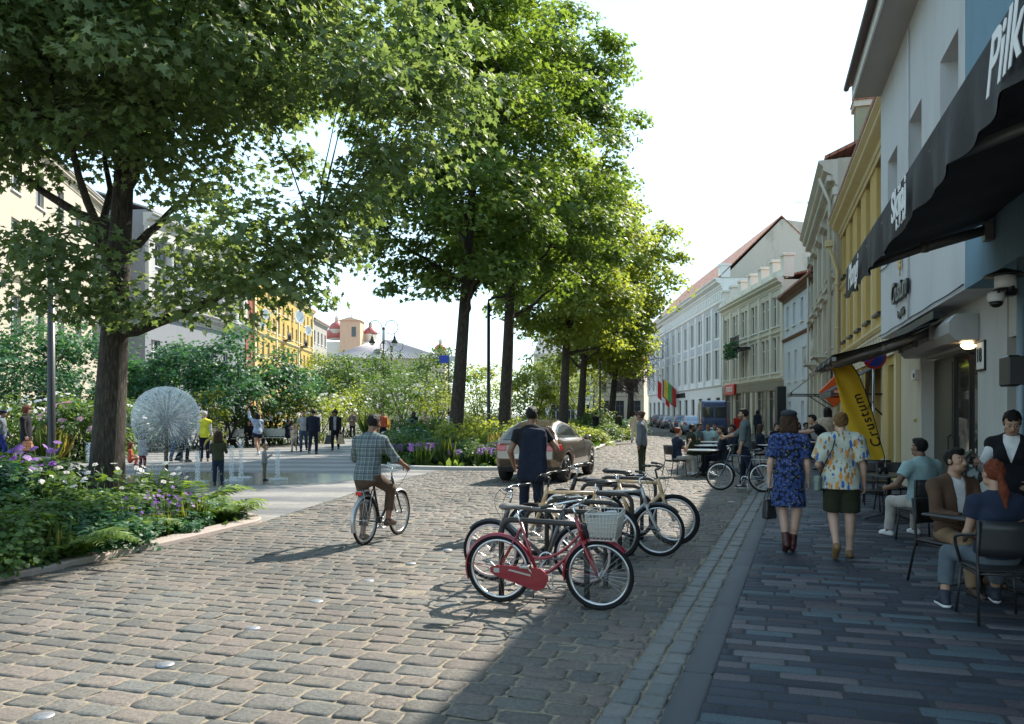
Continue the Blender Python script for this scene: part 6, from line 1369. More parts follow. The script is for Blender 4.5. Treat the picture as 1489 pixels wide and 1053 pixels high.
# cafe furniture
cb = mat('cafe_chair_black', (.018, .018, .02), .42)
def chair_src(kind, label, loc, rz, group):
    t = thing('cafe_chair', label, 'chair', loc, rz, group)        # sits facing +y
    mb = MB(); mb.bbox(-.22, .22, -.2, .22, .425, .455, .012); mb.build('seat', [cb], t)
    mb = MB(); n = 8; vs = []
    z0, z1 = (.56, .86) if kind != 'plain' else (.6, .86)
    for k in (0, .022):
        for i in range(n+1):
            q = i/n-.5
            for j in range(5): z = z0+(z1-z0)*j/4; vs.append((q*.44, -.225-k-.12*(z-.45)*.6+.06*(4*q*q)-.0, z))
    fs = []
    for i in range(n):
        for j in range(4): a = i*5+j; fs.append((a, a+1, a+6, a+5)); fs.append(tuple(45+q for q in (a, a+5, a+6, a+1)))
    for i in range(n): fs += [(i*5, i*5+5, 50+i*5, 45+i*5), (i*5+4, 49+i*5, 54+i*5, i*5+9)]
    fs += [(0, 45, 46, 1), (1, 46, 47, 2), (2, 47, 48, 3), (3, 48, 49, 4), (40, 41, 86, 85), (41, 42, 87, 86), (42, 43, 88, 87), (43, 44, 89, 88)]
    mb.add(vs, fs, 0, True); mb.build('backrest', [cb], t)
    for sx in (-1, 1):
        mb = MB(); mb.tube([(sx*.24, .22, 0), (sx*.205, .19, .43)], .0125, 8); mb.build('leg', [cb], t)
        mb = MB(); mb.tube([(sx*.235, -.28, 0), (sx*.21, -.19, .43), (sx*.215, -.2, .6), (sx*.215, -.235, .86)], .0125, 8); mb.build('leg', [cb], t)
        if kind == 'arm': mb = MB(); mb.tube([(sx*.215, -.23, .8)]+bez((sx*.22, -.2, .74), (sx*.27, .1, .7), (sx*.255, .2, .66), 5)+[(sx*.25, .21, .6), (sx*.21, .19, .44)], .014, 8); mb.build('armrest', [cb], t)
    mb = MB(); mb.tube([(-.21, .19, .41), (.21, .19, .41), (.21, -.19, .41), (-.21, -.19, .41)], .011, 6, closed=True); mb.build('seat_frame', [cb], t)
    return t
def table_src(label, loc, rz, group, top, h=.75, R=.36, square=False):
    t = thing('cafe_table', label, 'table', loc, rz, group); mb = MB()
    if square: mb.bbox(-R, R, -R, R, h-.025, h, .006)
    else: mb.lathe([(0, h-.03), (R-.01, h-.03), (R, h-.02), (R, h-.006), (R-.006, h), (0, h)], n=40)
    mb.build('tabletop', [top], t); mb = MB(); mb.lathe([(.1, h-.045), (.1, h-.031), (.03, h-.03)] if False else [(.03, .1), (.028, h-.06), (.12, h-.04), (.12, h-.031)], n=16); mb.build('pedestal', [cb], t)
    for k in range(4):
        a = PI/4+PI/2*k; c_, s_ = math.cos(a), math.sin(a); mb = MB(); mb.tube([(0, 0, .12), (.12*c_, .12*s_, .1), (.3*c_, .3*s_, .035), (.36*c_, .36*s_, .012)], [.028, .024, .018, .016], 8); mb.build('foot', [cb], t)
    return t
dk_top = mat('dark_table_top', (.045, .05, .052), .35); pale_top = mat('pale_table_top', (.62, .6, .55), .3)
SRC = {}
def chair(label, x, y, face, kind='plain', group='cafe chairs on the pavement'):
    rz = face-PI/2
    if kind not in SRC: SRC[kind] = chair_src(kind, label, (x, y), rz, group); return SRC[kind]
    return dup(SRC[kind], (x, y), rz, label, group)
def table(label, x, y, kind='dark', rz=0, group='cafe tables on the pavement'):
    if kind not in SRC: SRC[kind] = table_src(label, (x, y), rz, group, dk_top if kind == 'dark' else pale_top, square=(kind == 'dark'), R=.36 if kind == 'dark' else .42); return SRC[kind]
    return dup(SRC[kind], (x, y), rz, label, group)
# fountain
def fountain():
    t = thing('dandelion_fountain', 'dandelion shaped fountain of radiating dark jets under a dome of water spray', 'fountain', (FX, FY)); R = .82; cz_ = 1.6
    fm = mat('fountain_steel', (.09, .08, .075), .35, .8)
    mb = MB(); mb.lathe([(.16, 0), (.16, .02), (.06, .05), (.05, .2), (.047, 1.5), (.07, 1.6), (.11, 1.66), (.07, 1.74), (0, 1.76)], n=18); mb.build('stem', [fm], t)
    g = (1+5**.5)/2; n = 84; dirs = []
    for i in range(n):
        z = 1-2*(i+.5)/n; r_ = math.sqrt(1-z*z); a = 2*PI*i/g; dirs.append(Vector((r_*math.cos(a), r_*math.sin(a), z)))
    for i, d in enumerate(dirs):
        mb = MB(); c = Vector((0, 0, cz_)); mb.tube([c+d*.05, c+d*R*.86], .009, 5); mb.lathe([(0, -.02), (.028, -.012), (.03, .008), (0, .02)], tuple(c+d*R*.87), 8); mb.build('jet_spoke', [fm], t)
    w_ = bpy.data.materials.new('water_spray'); nt, p = nodes(w_); L = nt.links; p.inputs['Base Color'].default_value = (.95, .97, .98, 1); p.inputs['Roughness'].default_value = .15
    tr = N(nt, 'ShaderNodeBsdfTransparent'); tc = N(nt, 'ShaderNodeTexCoord'); nz = N(nt, 'ShaderNodeTexNoise', i_Scale=22.0, i_Detail=6.0, i_Roughness=.8); L.new(tc.outputs['Object'], nz.inputs['Vector']); rr = ramp(nt, [(.36, (.12,)*3), (.66, (.9,)*3)]); L.new(nz.outputs['Fac'], rr.inputs[0])
    mx = N(nt, 'ShaderNodeMixShader'); sx = N(nt, 'ShaderNodeSeparateXYZ'); L.new(tc.outputs['Object'], sx.inputs[0]); mr = N(nt, 'ShaderNodeMapRange'); mr.inputs['From Min'].default_value = .85; mr.inputs['From Max'].default_value = 1.75; L.new(sx.outputs[2], mr.inputs[0]); mm = N(nt, 'ShaderNodeMath', operation='MULTIPLY'); L.new(rr.outputs[0], mm.inputs[0]); L.new(mr.outputs[0], mm.inputs[1]); L.new(mm.outputs[0], mx.inputs[0]); L.new(tr.outputs[0], mx.inputs[1]); 
    tl = N(nt, 'ShaderNodeBsdfTranslucent', i_Color=(.9, .95, .97, 1)); ad = N(nt, 'ShaderNodeMixShader', i_Fac=.6); L.new(p.outputs[0], ad.inputs[1]); L.new(tl.outputs[0], ad.inputs[2]); L.new(ad.outputs[0], mx.inputs[2]); L.new(mx.outputs[0], nt.nodes['Material Output'].inputs['Surface'])
    mb = MB(); mb.lathe([(0, R), (R*.3, R*.96), (R*.6, R*.82), (R*.82, R*.6), (R*.96, R*.3), (R, 0), (R*.97, -R*.3), (R*.9, -R*.6), (R*.86, -R*.9)], (0, 0, cz_), 40); o = mb.build('water_dome', [w_], t)
    # droplets: spray arcs and falling drops
    r_ = np.random.default_rng(5); n = 3600; d = nrm(r_.normal(size=(n, 3))); q = R*(.55+.5*r_.random(n)); P = d*q[:, None]; fall = r_.random(n)**2*1.3*(d[:, 2] < .35); P[:, 2] = P[:, 2]-fall+cz_; k = P[:, 2] > .02; P = P[k]; n = len(P)
    drop_m = leaf_mat('water_drop', (.85, .9, .92), (.9, .93, .95), (.95, .97, .98), .5, (1, 1, 1), .1); DT = np.array([(-.3, 0, 0), (.3, 0, 0), (.35, .6, .1), (0, 1, 0), (-.35, .6, .1)], np.float32)
    o = leaves('water_drops', P, r_.normal(size=(n, 3)), np.array([0, 0, -1.0])+.5*r_.normal(size=(n, 3)), r_.uniform(.008, .024, n), DT, drop_m, t); o['kind'] = 'stuff'
    return w_, drop_m, DT
wspray, drop_m, DT = fountain()
for i, (px, py, w_) in enumerate([(287, 702, 'right of the fountain stem'), (336, 700, 'just right of the boy in green'), (350, 696, 'between the boy in green and the toddler'), (403, 698, 'right of the toddler'), (128, 690, 'left of the maple trunk')]):
    x, y = G(px, py); t = thing('water_jet', 'low white ground water jet '+w_, 'water jet', (x, y), 0, 'ground water jets'); r_ = np.random.default_rng(60+i); n = 1300; h = .78+.12*(i % 3)
    u = r_.random(n); a = r_.random(n)*6.28; rr = (.02+.05*(1-u)+.06*u*u)*np.sqrt(r_.random(n)); P = np.stack([rr*np.cos(a), rr*np.sin(a), h*u], 1); m2 = r_.random(n) < .3; P[m2] = np.stack([.3*np.sqrt(r_.random(n))*np.cos(a), .2*np.sqrt(r_.random(n))*np.sin(a), .05*r_.random(n)], 1)[m2]
    o = leaves('water_drops', P, r_.normal(size=(n, 3)), np.array([0, 0, 1.0])+.4*r_.normal(size=(n, 3)), r_.uniform(.008, .026, n), DT, drop_m, t); o['kind'] = 'stuff'
    mb = MB(); mb.lathe([(.014, .004), (.01, h*.6), (.012, h*.9), (0, h)], n=10); mb.build('water_column', [wspray], t)
# feather banner
def banner():
    Y_ = 17.0; bx, by = AX(1285, Y_), Y_; t = thing('feather_banner', 'tall yellow feather banner with black handwritten lettering beside the yellow house', 'banner', (bx, by), 0); k = Y_/F
    top = [(1208, 532), (1222, 527), (1236, 527), (1248, 545), (1258, 570), (1268, 600), (1276, 630), (1286, 665)]; lef = [(1208, 532), (1217, 565), (1226, 600), (1236, 630), (1248, 655), (1262, 676)]
    def w(px, py): return (px-1285)*k, HC-(py-600)*k
    edge = [w(*p) for p in top]; left = [w(*p) for p in lef]
    def interp(P, q):
        f = q*(len(P)-1); i = min(int(f), len(P)-2); return (P[i][0]+(P[i+1][0]-P[i][0])*(f-i), P[i][1]+(P[i+1][1]-P[i][1])*(f-i))
    mb = MB(); n, m_ = 50, 16; vs = []
    for s_ in (0, .006):
        for i in range(n+1):
            a = interp(edge, i/n); b = interp(left, i/n)
            for j in range(m_+1): q = j/m_; x = a[0]+(b[0]-a[0])*q; z = a[1]+(b[1]-a[1])*q; vs.append((x, s_+.028*math.sin(q*11+i*.09)*(.3+q)*(1-.55*i/n), z))
    W_ = m_+1; off = (n+1)*W_; fs = []
    for i in range(n):
        for j in range(m_): a = i*W_+j; fs.append((a, a+1, a+W_+1, a+W_)); fs.append((off+a, off+a+W_, off+a+W_+1, off+a+1))
    mb.add(vs, fs, 0, True); ym = bpy.data.materials.new('yellow_banner_fabric'); nt, p = nodes(ym); p.inputs['Base Color'].default_value = (.85, .62, .06, 1); p.inputs['Roughness'].default_value = .7; tl = N(nt, 'ShaderNodeBsdfTranslucent', i_Color=(.85, .62, .06, 1)); mx = N(nt, 'ShaderNodeMixShader', i_Fac=.4); nt.links.new(p.outputs[0], mx.inputs[1]); nt.links.new(tl.outputs[0], mx.inputs[2]); nt.links.new(mx.outputs[0], nt.nodes['Material Output'].inputs['Surface'])
    fl = mb.build('flag', [ym], t); mb = MB(); mb.tube([(e[0], 0.003, e[1]) for e in edge]+[(.03, 0, .3), (.03, 0, .0)], .013, 8); mb.build('pole', [blk], t); mb = MB(); mb.bbox(-.22, .22, -.22, .22, 0, .03, .01); mb.build('base', [blk], t)
    a0, a1 = w(1279, 655) if False else w(1270, 640), w(1246, 583); dv = Vector((a1[0]-a0[0], 0, a1[1]-a0[1]))
    text_obj('lettering', 'Crustum', .3, sgn_dk, fl, frame_M((w(1259, 612)[0], -.055, w(1259, 612)[1]), dv, (dv.z, 0, -dv.x) if False else (-dv.z, 0, dv.x)), .001, .15, bold=.003, wx=1.15)
    mb = MB(); c = w(1261, 596)
    for i in range(4):
        for s_ in (-1, 1): mb.tube([(c[0]+.05*i*.4, -.055, c[1]+.045*i), (c[0]+.02*i+.03*s_, -.06, c[1]+.045*i+.03), (c[0]+.02*i+.01*s_, -.055, c[1]+.045*i+.06)], [.004, .011, .003], 5)
    mb.build('wheat_emblem', [sgn_dk], fl)
banner()
# signs, flags, small awning frame
t = thing('no_parking_sign', 'round blue no parking sign with red rim and slash under the small awning', 'sign', (*SY(1.6, 17.6), 0), 0); zc = HC+(600-519)*17.6/F; X0 = AX(1271, 17.6)-t.location.x
mb = MB(); mb.tube([(X0, .05, 0), (X0, .05, zc+.2)], .03, 8); mb.build('post', [alu], t); mb = MB(); mb.lathe([(0, .012), (.26, .012), (.27, 0), (0, 0)], (X0, -.0, zc), 32, 0, 'Y'); mb.build('sign_disc', [mat('sign_red', (.5, .02, .02), .4)], t); mb = MB(); mb.lathe([(0, .006), (.215, .006), (.22, 0), (0, 0)], (X0, -.0135, zc), 32, 0, 'Y'); mb.build('blue_field', [MATS['sign_blue']], t); R_ = Matrix.Rotation(-PI/4, 3, 'Y'); mb = MB(); mb.box(-.22, .22, -.006, 0, -.022, .022, R=R_, c=(X0, -.021, zc)); mb.build('slash', [MATS['sign_red']], t)
t = thing('diamond_sign', 'orange red diamond shop sign hanging from the ornate house', 'sign', (AX(1213, 30), 30, HC+(600-566)*30/F-.1), 0); R_ = Matrix.Rotation(PI/4, 3, 'Y'); mb = MB(); mb.bbox(-.42, .42, -.04, .04, -.42, .42, .02, R=R_, c=(0, 0, 0)); mb.build('sign_panel', [mat('orange_red', (.62, .09, .02), .4)], t); text_obj('lettering', 'Café', .3, let_w, t, frame_M((0, -.05, 0), (1, 0, 0), (0, 0, 1)), .003, .2); mb = MB(); mb.tube([(.4, 0, .5), (1.6, 0, .5)], .02, 6); mb.tube([(.4, 0, .1), (.4, 0, .5)], .015, 6); mb.build('bracket', [steel_dk], t)
def small_awning(label, Lf, Lw, Yn, Yf, zf, zw, m_):
    p0 = Vector((*SY(Lf, Yf), 0)); p1 = Vector((*SY(Lf, Yn), 0)); d = p1-p0; t = thing('folding_awning', label, 'awning', p0, math.atan2(d.y, d.x)); l = d.length; D = Lw-Lf
    mb = MB(); v = [(0, 0, zf), (l, 0, zf), (l, D, zw), (0, D, zw)]; mb.add(v+[(a, b, c+.03) for a, b, c in v], [(3, 2, 1, 0), (4, 5, 6, 7), (0, 1, 5, 4), (1, 2, 6, 5), (2, 3, 7, 6), (3, 0, 4, 7)]); mb.build('canopy', [m_], t); mb = MB(); mb.box(0, l, -.05, .02, zf-.16, zf-.001); mb.build('front_bar', [blk], t)
    for x in (.04, l-.04): mb = MB(); mb.tube([(x, D, zf-.1), (x, 0, zf-.08)], .03, 6); mb.tube([(x, D, zf-.7), (x, D*.5, zf-.08)], .025, 6); mb.build('strut', [blk], t)
small_awning('dark slanted awning with black struts on the ornate house', 1.4, 3.15, 33.6, 37, 2.6, 4.0, mat('brown_awning', (.1, .07, .06), .7)); small_awning('second dark awning behind the yellow banner on the yellow house', 2.0, 3.3, 22, 26, 2.35, 3.1, MATS['black_awning_canvas'])
for i, (tt, cols) in enumerate([(.42, [(.6, .02, .02), (.75, .75, .75), (.6, .02, .02)]), (.5, [(.35, .02, .06), (.4, .25, .05), (.2, .1, .1)]), (.52, [(.55, .42, .05), (.1, .3, .1), (.4, .03, .03)])]):
    oW, aW, wW = WPx; x, y = on_house(oW, aW, wW*tt, -.1); t = thing('flag', ['red and white flag on the white palace', 'dark red flag beside the red and white one', 'yellow, green and red flag on the white palace'][i], 'flag', (x, y, 4.4), aW, 'flags on the white palace'); mb = MB(); mb.tube([(0, 0, 0), (0, -1.7, 1.6)], .03, 6); mb.build('pole', [alu], t)
    for k, c_ in enumerate(cols):
        mb = MB(); vs = [];
        for s_ in (0, .02):
            for j in range(7): z = 1.5-2.2*j/6; vs += [(s_+.1*math.sin(j+k), -1.65+.5*k-.0, z-.46*k), (s_+.1*math.sin(j+k+1), -1.65+.5*(k+1), z-.46*(k+1))]
        fs = [];
        for j in range(6): a = j*2; fs += [(a, a+1, a+3, a+2), (14+a, 14+a+2, 14+a+3, 14+a+1)]
        mb.add(vs, fs, 0, True); mb.build('stripe', [mat('flag_%d%d' % (i, k), c_, .7)], t)
t = thing('red_stand', 'red advertising stand on the pavement before the cream house', 'stand', (AX(1073, 60), 60), .3); mb = MB(); mb.bbox(-.4, .4, -.05, .05, .1, 1.35, .03); mb.build('panel', [MATS['sign_red']], t); mb = MB(); mb.bbox(-.42, .42, -.3, .3, 0, .1, .02); mb.build('foot', [blk], t)
t = thing('roof_antenna', 'thin metal television antenna on the roof of the white palace', 'antenna', (27.5, 74, 19.8), .5); mb = MB(); mb.tube([(0, 0, -1), (0, 0, 1.6)], .03, 6); mb.tube([(-1.6, 0, 1.3), (1.8, 0, 1.5)], .02, 5)
for k in range(7): mb.tube([(-1.4+.45*k, -.5, 1.33+.05*k), (-1.4+.45*k, .5, 1.33+.05*k)], .015, 5)
mb.build('aerial', [alu], t)
# ================================================================ people
def skin_mat(name, c):
    if name in MATS: return MATS[name]
    m = bpy.data.materials.new(name); MATS[name] = m; nt, p = nodes(m); L = nt.links
    a = N(nt, 'ShaderNodeAttribute', attribute_name='col'); mx = N(nt, 'ShaderNodeMixRGB', blend_type='MULTIPLY', i_Fac=1.0); mx.inputs[1].default_value = c4(c); L.new(a.outputs['Color'], mx.inputs[2]); L.new(mx.outputs[0], p.inputs['Base Color'])
    p.inputs['Roughness'].default_value = .5; p.inputs['Subsurface Weight'].default_value = .08; p.inputs['Subsurface Radius'].default_value = (.02, .008, .004)
    return m
SK = {'fair': skin_mat('fair_skin', (.5, .31, .225)), 'tan': skin_mat('tan_skin', (.38, .22, .145)), 'brown': skin_mat('brown_skin', (.2, .105, .065)), 'dark': skin_mat('dark_skin', (.1, .052, .034))}
def cloth(name, c, pat=None, c2=None, c3=None, rough=.85):
    if name in MATS: return MATS[name]
    m = bpy.data.materials.new(name); MATS[name] = m; nt, p = nodes(m); L = nt.links; tc = N(nt, 'ShaderNodeTexCoord'); p.inputs['Roughness'].default_value = rough; p.inputs['Specular IOR Level'].default_value = .12; p.inputs['Sheen Weight'].default_value = .04
    nz = N(nt, 'ShaderNodeTexNoise', i_Scale=9.0, i_Detail=5.0); L.new(tc.outputs['Object'], nz.inputs['Vector']); r = ramp(nt, [(.3, [x*.8 for x in c]), (.7, [min(1, x*1.15) for x in c])]); L.new(nz.outputs['Fac'], r.inputs[0]); out = r.outputs[0]
    wv = N(nt, 'ShaderNodeTexNoise', i_Scale=420.0, i_Detail=2.0); L.new(tc.outputs['Object'], wv.inputs['Vector']); bp = N(nt, 'ShaderNodeBump', i_Strength=.35, i_Distance=.003); L.new(wv.outputs['Fac'], bp.inputs['Height']); L.new(bp.outputs[0], p.inputs['Normal'])
    def mix(fac, a, col):
        q = N(nt, 'ShaderNodeMixRGB'); L.new(fac, q.inputs[0]); L.new(a, q.inputs[1]); q.inputs[2].default_value = c4(col); return q.outputs[0]
    def thr(sock, lo, hi):
        q = N(nt, 'ShaderNodeMapRange'); q.inputs['From Min'].default_value = lo; q.inputs['From Max'].default_value = hi; L.new(sock, q.inputs[0]); return q.outputs[0]
    if pat == 'plaid':
        sx = N(nt, 'ShaderNodeSeparateXYZ'); L.new(tc.outputs['Object'], sx.inputs[0])
        for ax, f, col in ((0, 110, c2), (2, 110, c2), (0, 55, c3), (2, 55, c3)):
            a = N(nt, 'ShaderNodeMath', operation='MULTIPLY'); L.new(sx.outputs[ax], a.inputs[0]); a.inputs[1].default_value = f; b = N(nt, 'ShaderNodeMath', operation='SINE'); L.new(a.outputs[0], b.inputs[0]); t_ = thr(b.outputs[0], .8 if f > 100 else .9, .95); h = N(nt, 'ShaderNodeMath', operation='MULTIPLY'); L.new(t_, h.inputs[0]); h.inputs[1].default_value = .6; out = mix(h.outputs[0], out, col)
    if pat == 'roses':
        v = N(nt, 'ShaderNodeTexVoronoi', i_Scale=21.0); L.new(tc.outputs['Object'], v.inputs['Vector']); n2 = N(nt, 'ShaderNodeTexNoise', i_Scale=60.0); L.new(tc.outputs['Object'], n2.inputs['Vector']); ad = N(nt, 'ShaderNodeMath', operation='MULTIPLY_ADD'); L.new(n2.outputs['Fac'], ad.inputs[0]); ad.inputs[1].default_value = .35; L.new(v.outputs['Distance'], ad.inputs[2]); out = mix(thr(ad.outputs[0], .78, .7), out, c2); out = mix(thr(ad.outputs[0], .5, .34), out, [x*1.7 for x in c2])
        v2 = N(nt, 'ShaderNodeTexVoronoi', i_Scale=30.0); L.new(tc.outputs['Object'], v2.inputs['Vector']); out = mix(thr(v2.outputs['Distance'], .2, .15), out, c3)
    if pat == 'leaves':
        for sc_, sd_, col in ((9.5, (0, 0, 0), c2), (8.5, (3, 5, 1), c3), (12, (7, 2, 4), (.3, .16, .06))):
            mp = N(nt, 'ShaderNodeMapping'); mp.inputs['Location'].default_value = sd_; mp.inputs['Rotation'].default_value = (0, .8+sd_[0], 0); mp.inputs['Scale'].default_value = (1.7, 1, .62); L.new(tc.outputs['Object'], mp.inputs['Vector']); v = N(nt, 'ShaderNodeTexVoronoi', i_Scale=sc_); L.new(mp.outputs[0], v.inputs['Vector']); n2 = N(nt, 'ShaderNodeTexNoise', i_Scale=30.0, i_Detail=3.0); L.new(tc.outputs['Object'], n2.inputs['Vector']); ad = N(nt, 'ShaderNodeMath', operation='MULTIPLY_ADD'); L.new(n2.outputs['Fac'], ad.inputs[0]); ad.inputs[1].default_value = .5; L.new(v.outputs['Distance'], ad.inputs[2]); out = mix(thr(ad.outputs[0], .57, .53), out, col)
    L.new(out, p.inputs['Base Color']); return m
def hair_mat(name, c): return mat(name, c, .55, noise=.5, nscale=60, bump=.8, bscale=130, spec=.2)
HAIR = {'black': hair_mat('black_hair', (.012, .01, .009)), 'brown': hair_mat('brown_hair', (.05, .028, .016)), 'auburn': hair_mat('auburn_hair', (.16, .04, .018)), 'blond': hair_mat('blond_hair', (.32, .21, .1)), 'grey': hair_mat('grey_hair', (.45, .43, .4)), 'red': hair_mat('curly_red_hair', (.14, .04, .02)), 'bun': hair_mat('golden_brown_hair', (.17, .09, .035))}
eye_m = mat('eye_white', (.32, .29, .27), .25); iris_m = mat('dark_iris', (.02, .012, .008), .1)
def U(v): v = np.array(v, float); return v/np.linalg.norm(v)
STAND = dict(th_r=(.03, .02, -1), sh_r=(.02, -.02, -1), th_l=(-.03, .0, -1), sh_l=(-.02, -.02, -1), ua_r=(.16, -.02, -1), fa_r=(.06, .16, -1), ua_l=(-.16, -.02, -1), fa_l=(-.06, .16, -1))
WALK = dict(th_r=(.02, .32, -1), sh_r=(.0, -.1, -1), th_l=(-.02, -.2, -1), sh_l=(.0, -.55, -1), ua_r=(.14, -.25, -1), fa_r=(.05, .1, -1), ua_l=(-.14, .2, -1), fa_l=(-.05, .45, -1))
SIT = dict(th_r=(.1, 1, -.04), sh_r=(.02, .12, -1), th_l=(-.1, 1, -.04), sh_l=(-.02, .12, -1), ua_r=(.12, .25, -1), fa_r=(-.2, 1, -.1), ua_l=(-.12, .25, -1), fa_l=(.2, 1, -.1))
def person(label, loc, face=PI/2, h=1.75, pose=STAND, sex='m', skin='fair', vox=.012, top=None, bottom=None, shoes=None, hair=('short', 'brown'), hat=None, lean=(0, 0, 1), seat=None, head=(0, 0), group=None, child=False, curl=.6, extra=None, footpitch=None, girth=1.0, beard=None, twist=0.0, name='person', z=0, eyes=False, hold=None, neck_f=.0):
    """top/bottom: dict(kind,mat,...); face: heading angle of the chest; pose: limb directions in the person's own frame (x right, y ahead, z up)"""
    po = dict(STAND); po.update(pose); S_ = h/1.75; up = U(lean); fem = sex == 'f'; hs = 1.3 if child else 1.0; ls = .86 if child else 1.0; g = girth
    R = U((1, -lean[0], 0)) if False else U(np.cross((0, 1, 0), up)) ; R = np.array([1.0, 0, 0])-up*up[0]; R = U(R); Fw = np.cross(up, R)
    shw = (.165 if fem else .192)*(.92 if child else 1)*g; hpw = .092*g
    thl, shl, ual, fal = .43*ls, .42*ls, .29*ls, .255*ls
    P = {}; pel = np.zeros(3); P['pel'] = pel; P['wai'] = pel+up*.15; P['che'] = pel+up*.34; P['nb'] = pel+up*.5
    ct, st_ = math.cos(twist), math.sin(twist); Rs = R*ct+Fw*st_
    hy, hp = head; hd = U(np.array([-math.sin(hy)*math.cos(hp), math.cos(hy)*math.cos(hp), math.sin(hp)])); hd = U(R*hd[0]+Fw*hd[1]+np.array([0, 0, 1])*hd[2]); hu = np.array([0, 0, 1.0])-hd*hd[2]; hu = U(hu); hr = np.cross(hd, hu)
    P['nk'] = P['nb']+U(up+.25*np.array([0, 0, 1]))*.085+Fw*(.02+neck_f); P['hd'] = P['nk']+hu*.115*hs+hd*.025
    for s_, q in (('r', 1), ('l', -1)):
        P['sh'+s_] = pel+up*.445+Rs*shw*q; P['el'+s_] = P['sh'+s_]+U(po['ua_'+s_])*ual; P['wr'+s_] = P['el'+s_]+U(po['fa_'+s_])*fal
        P['hi'+s_] = pel+R*hpw*q-np.array([0, 0, .04]); P['kn'+s_] = P['hi'+s_]+U(po['th_'+s_])*thl; P['an'+s_] = P['kn'+s_]+U(po['sh_'+s_])*shl
        sh = U(po['sh_'+s_]); fy = np.array(po.get('ft_'+s_, (0.08*q, 1, 0)), float); pit = (footpitch or {}).get(s_, None)
        P['ftd'+s_] = U(fy if pit is None else np.array([fy[0]*math.cos(pit), math.cos(pit), -math.sin(pit)])); P['toe'+s_] = P['an'+s_]+P['ftd'+s_]*.14+np.array([0, 0, -.055 if pit is None else -.03])
        P['heel'+s_] = P['an'+s_]-P['ftd'+s_]*.045+np.array([0, 0, -.05])
    if seat is None:
        lowest = min(min(P['toe'+s_][2], P['heel'+s_][2]) for s_ in 'rl'); base = -lowest+.035
    else: base = seat/S_+.1
    off = np.array([0, 0, base])
    for k in list(P):
        if not k.startswith('ftd'): P[k] = P[k]+off
    pts = np.array([v for k, v in P.items() if not k.startswith('ftd')]); lo = pts.min(0)-.26; hi = pts.max(0)+.26; lo[2] = max(lo[2], -.03)
    vx = vox/S_; detail = vox <= .0085
    def torso(s, gr=0.0, lower=True, k=.05):
        fr = Fw
        wr_, wc = (.118, .138) if fem else (.14, .16); hr_ = .155 if fem else .148
        wr_ *= g; wc *= g; hr_ *= g
        if lower: s.cone(P['pel']-up*.02, P['pel']+up*.05, hr_, hr_*.97, k, flat=.74, fr=fr, grow=gr)
        s.cone(P['pel']+up*.05, P['wai'], hr_*.95, wr_, k, flat=.72, fr=fr, grow=gr); s.cone(P['wai'], P['che'], wr_, wc, k, flat=.7, fr=fr, grow=gr); s.cone(P['che'], P['nb']-up*.07, wc, wc*.85, k, flat=.66, fr=fr, grow=gr)
        for q in 'rl': s.cone(P['nb']-up*.035, P['sh'+q]+up*.005, .066, .056, k, grow=gr); s.cone(P['che']+up*.02, P['sh'+q]-up*.02, .1*g, .05, k, flat=.8, fr=fr, grow=gr)
        if fem and not child:
            for q in (-1, 1): s.ell(P['che']-up*.0+Fw*.085+R*.07*q, (.068, .066, .068), .04, grow=gr)
    def arm(s, q, gr=0.0, u1=1.0, f1=1.0, k=.02):
        a, b, c = P['sh'+q], P['el'+q], P['wr'+q]; m_ = .88 if fem else 1.0; m_ *= .85 if child else 1
        if u1 < 1: s.cone(a, a+(b-a)*u1, .054*m_, .046*m_, k, grow=gr, cut=np.linalg.norm(b-a)*u1); return
        s.cone(a, b, .054*m_, .041*m_, k, grow=gr); s.cone(b, b+(c-b)*f1, .042*m_, (.042-.015*f1)*m_, k, grow=gr, cut=np.linalg.norm(c-b)*f1 if f1 < 1 or gr > 0 else None)
        if gr == 0: s.cone(b+(c-b)*.12, b+(c-b)*.45, .043*m_, .038*m_, k)
    def leg(s, q, gr=0.0, upto=2.0, k=.03, flare=0.0, calf=True):
        a, b, c = P['hi'+q], P['kn'+q], P['an'+q]; m_ = (1.04 if fem else 1.0)*g*(.85 if child else 1)
        if upto < 1: s.cone(a, a+(b-a)*upto, .09*m_, .09*m_+(.057*m_-.09*m_)*upto+flare, k, grow=gr, cut=np.linalg.norm(b-a)*upto); return
        s.cone(a, b, .09*m_, .057*m_, k, grow=gr); f = upto-1; s.cone(b, b+(c-b)*f, .055*m_, (.055+(.036-.055)*f)*m_+flare, k, grow=gr, cut=np.linalg.norm(c-b)*f if gr > 0 else None)
        if calf:
            back = -np.cross(U(c-b), R); back = back if back@(-P['ftd'+q]) > 0 else -back; s.cone(b+(c-b)*.12+back*.012, b+(c-b)*.5+back*.012, .05*m_, .042*m_, k, grow=gr)
    def headshape(s):
        hc = P['hd']; k = .02; A_ = lambda x, y, z: hc+hr*x*hs+hd*y*hs+hu*z*hs; M3 = np.stack([hr, hd, hu], 1)
        s.ell(A_(0, -.012, .028), np.array((.074, .094, .088))*hs, k, R=M3); s.ell(A_(0, .03, -.045), np.array((.056, .062, .07))*hs, .03, R=M3); s.cone(A_(-.03, .05, -.075), A_(.03, .05, -.075), .028*hs, .028*hs, .03)
        s.cone(A_(0, .086, .012), A_(0, .108, -.028), .009*hs, .0145*hs, .012); s.ell(A_(0, .09, -.033), np.array((.019, .012, .009))*hs, .01, R=M3)
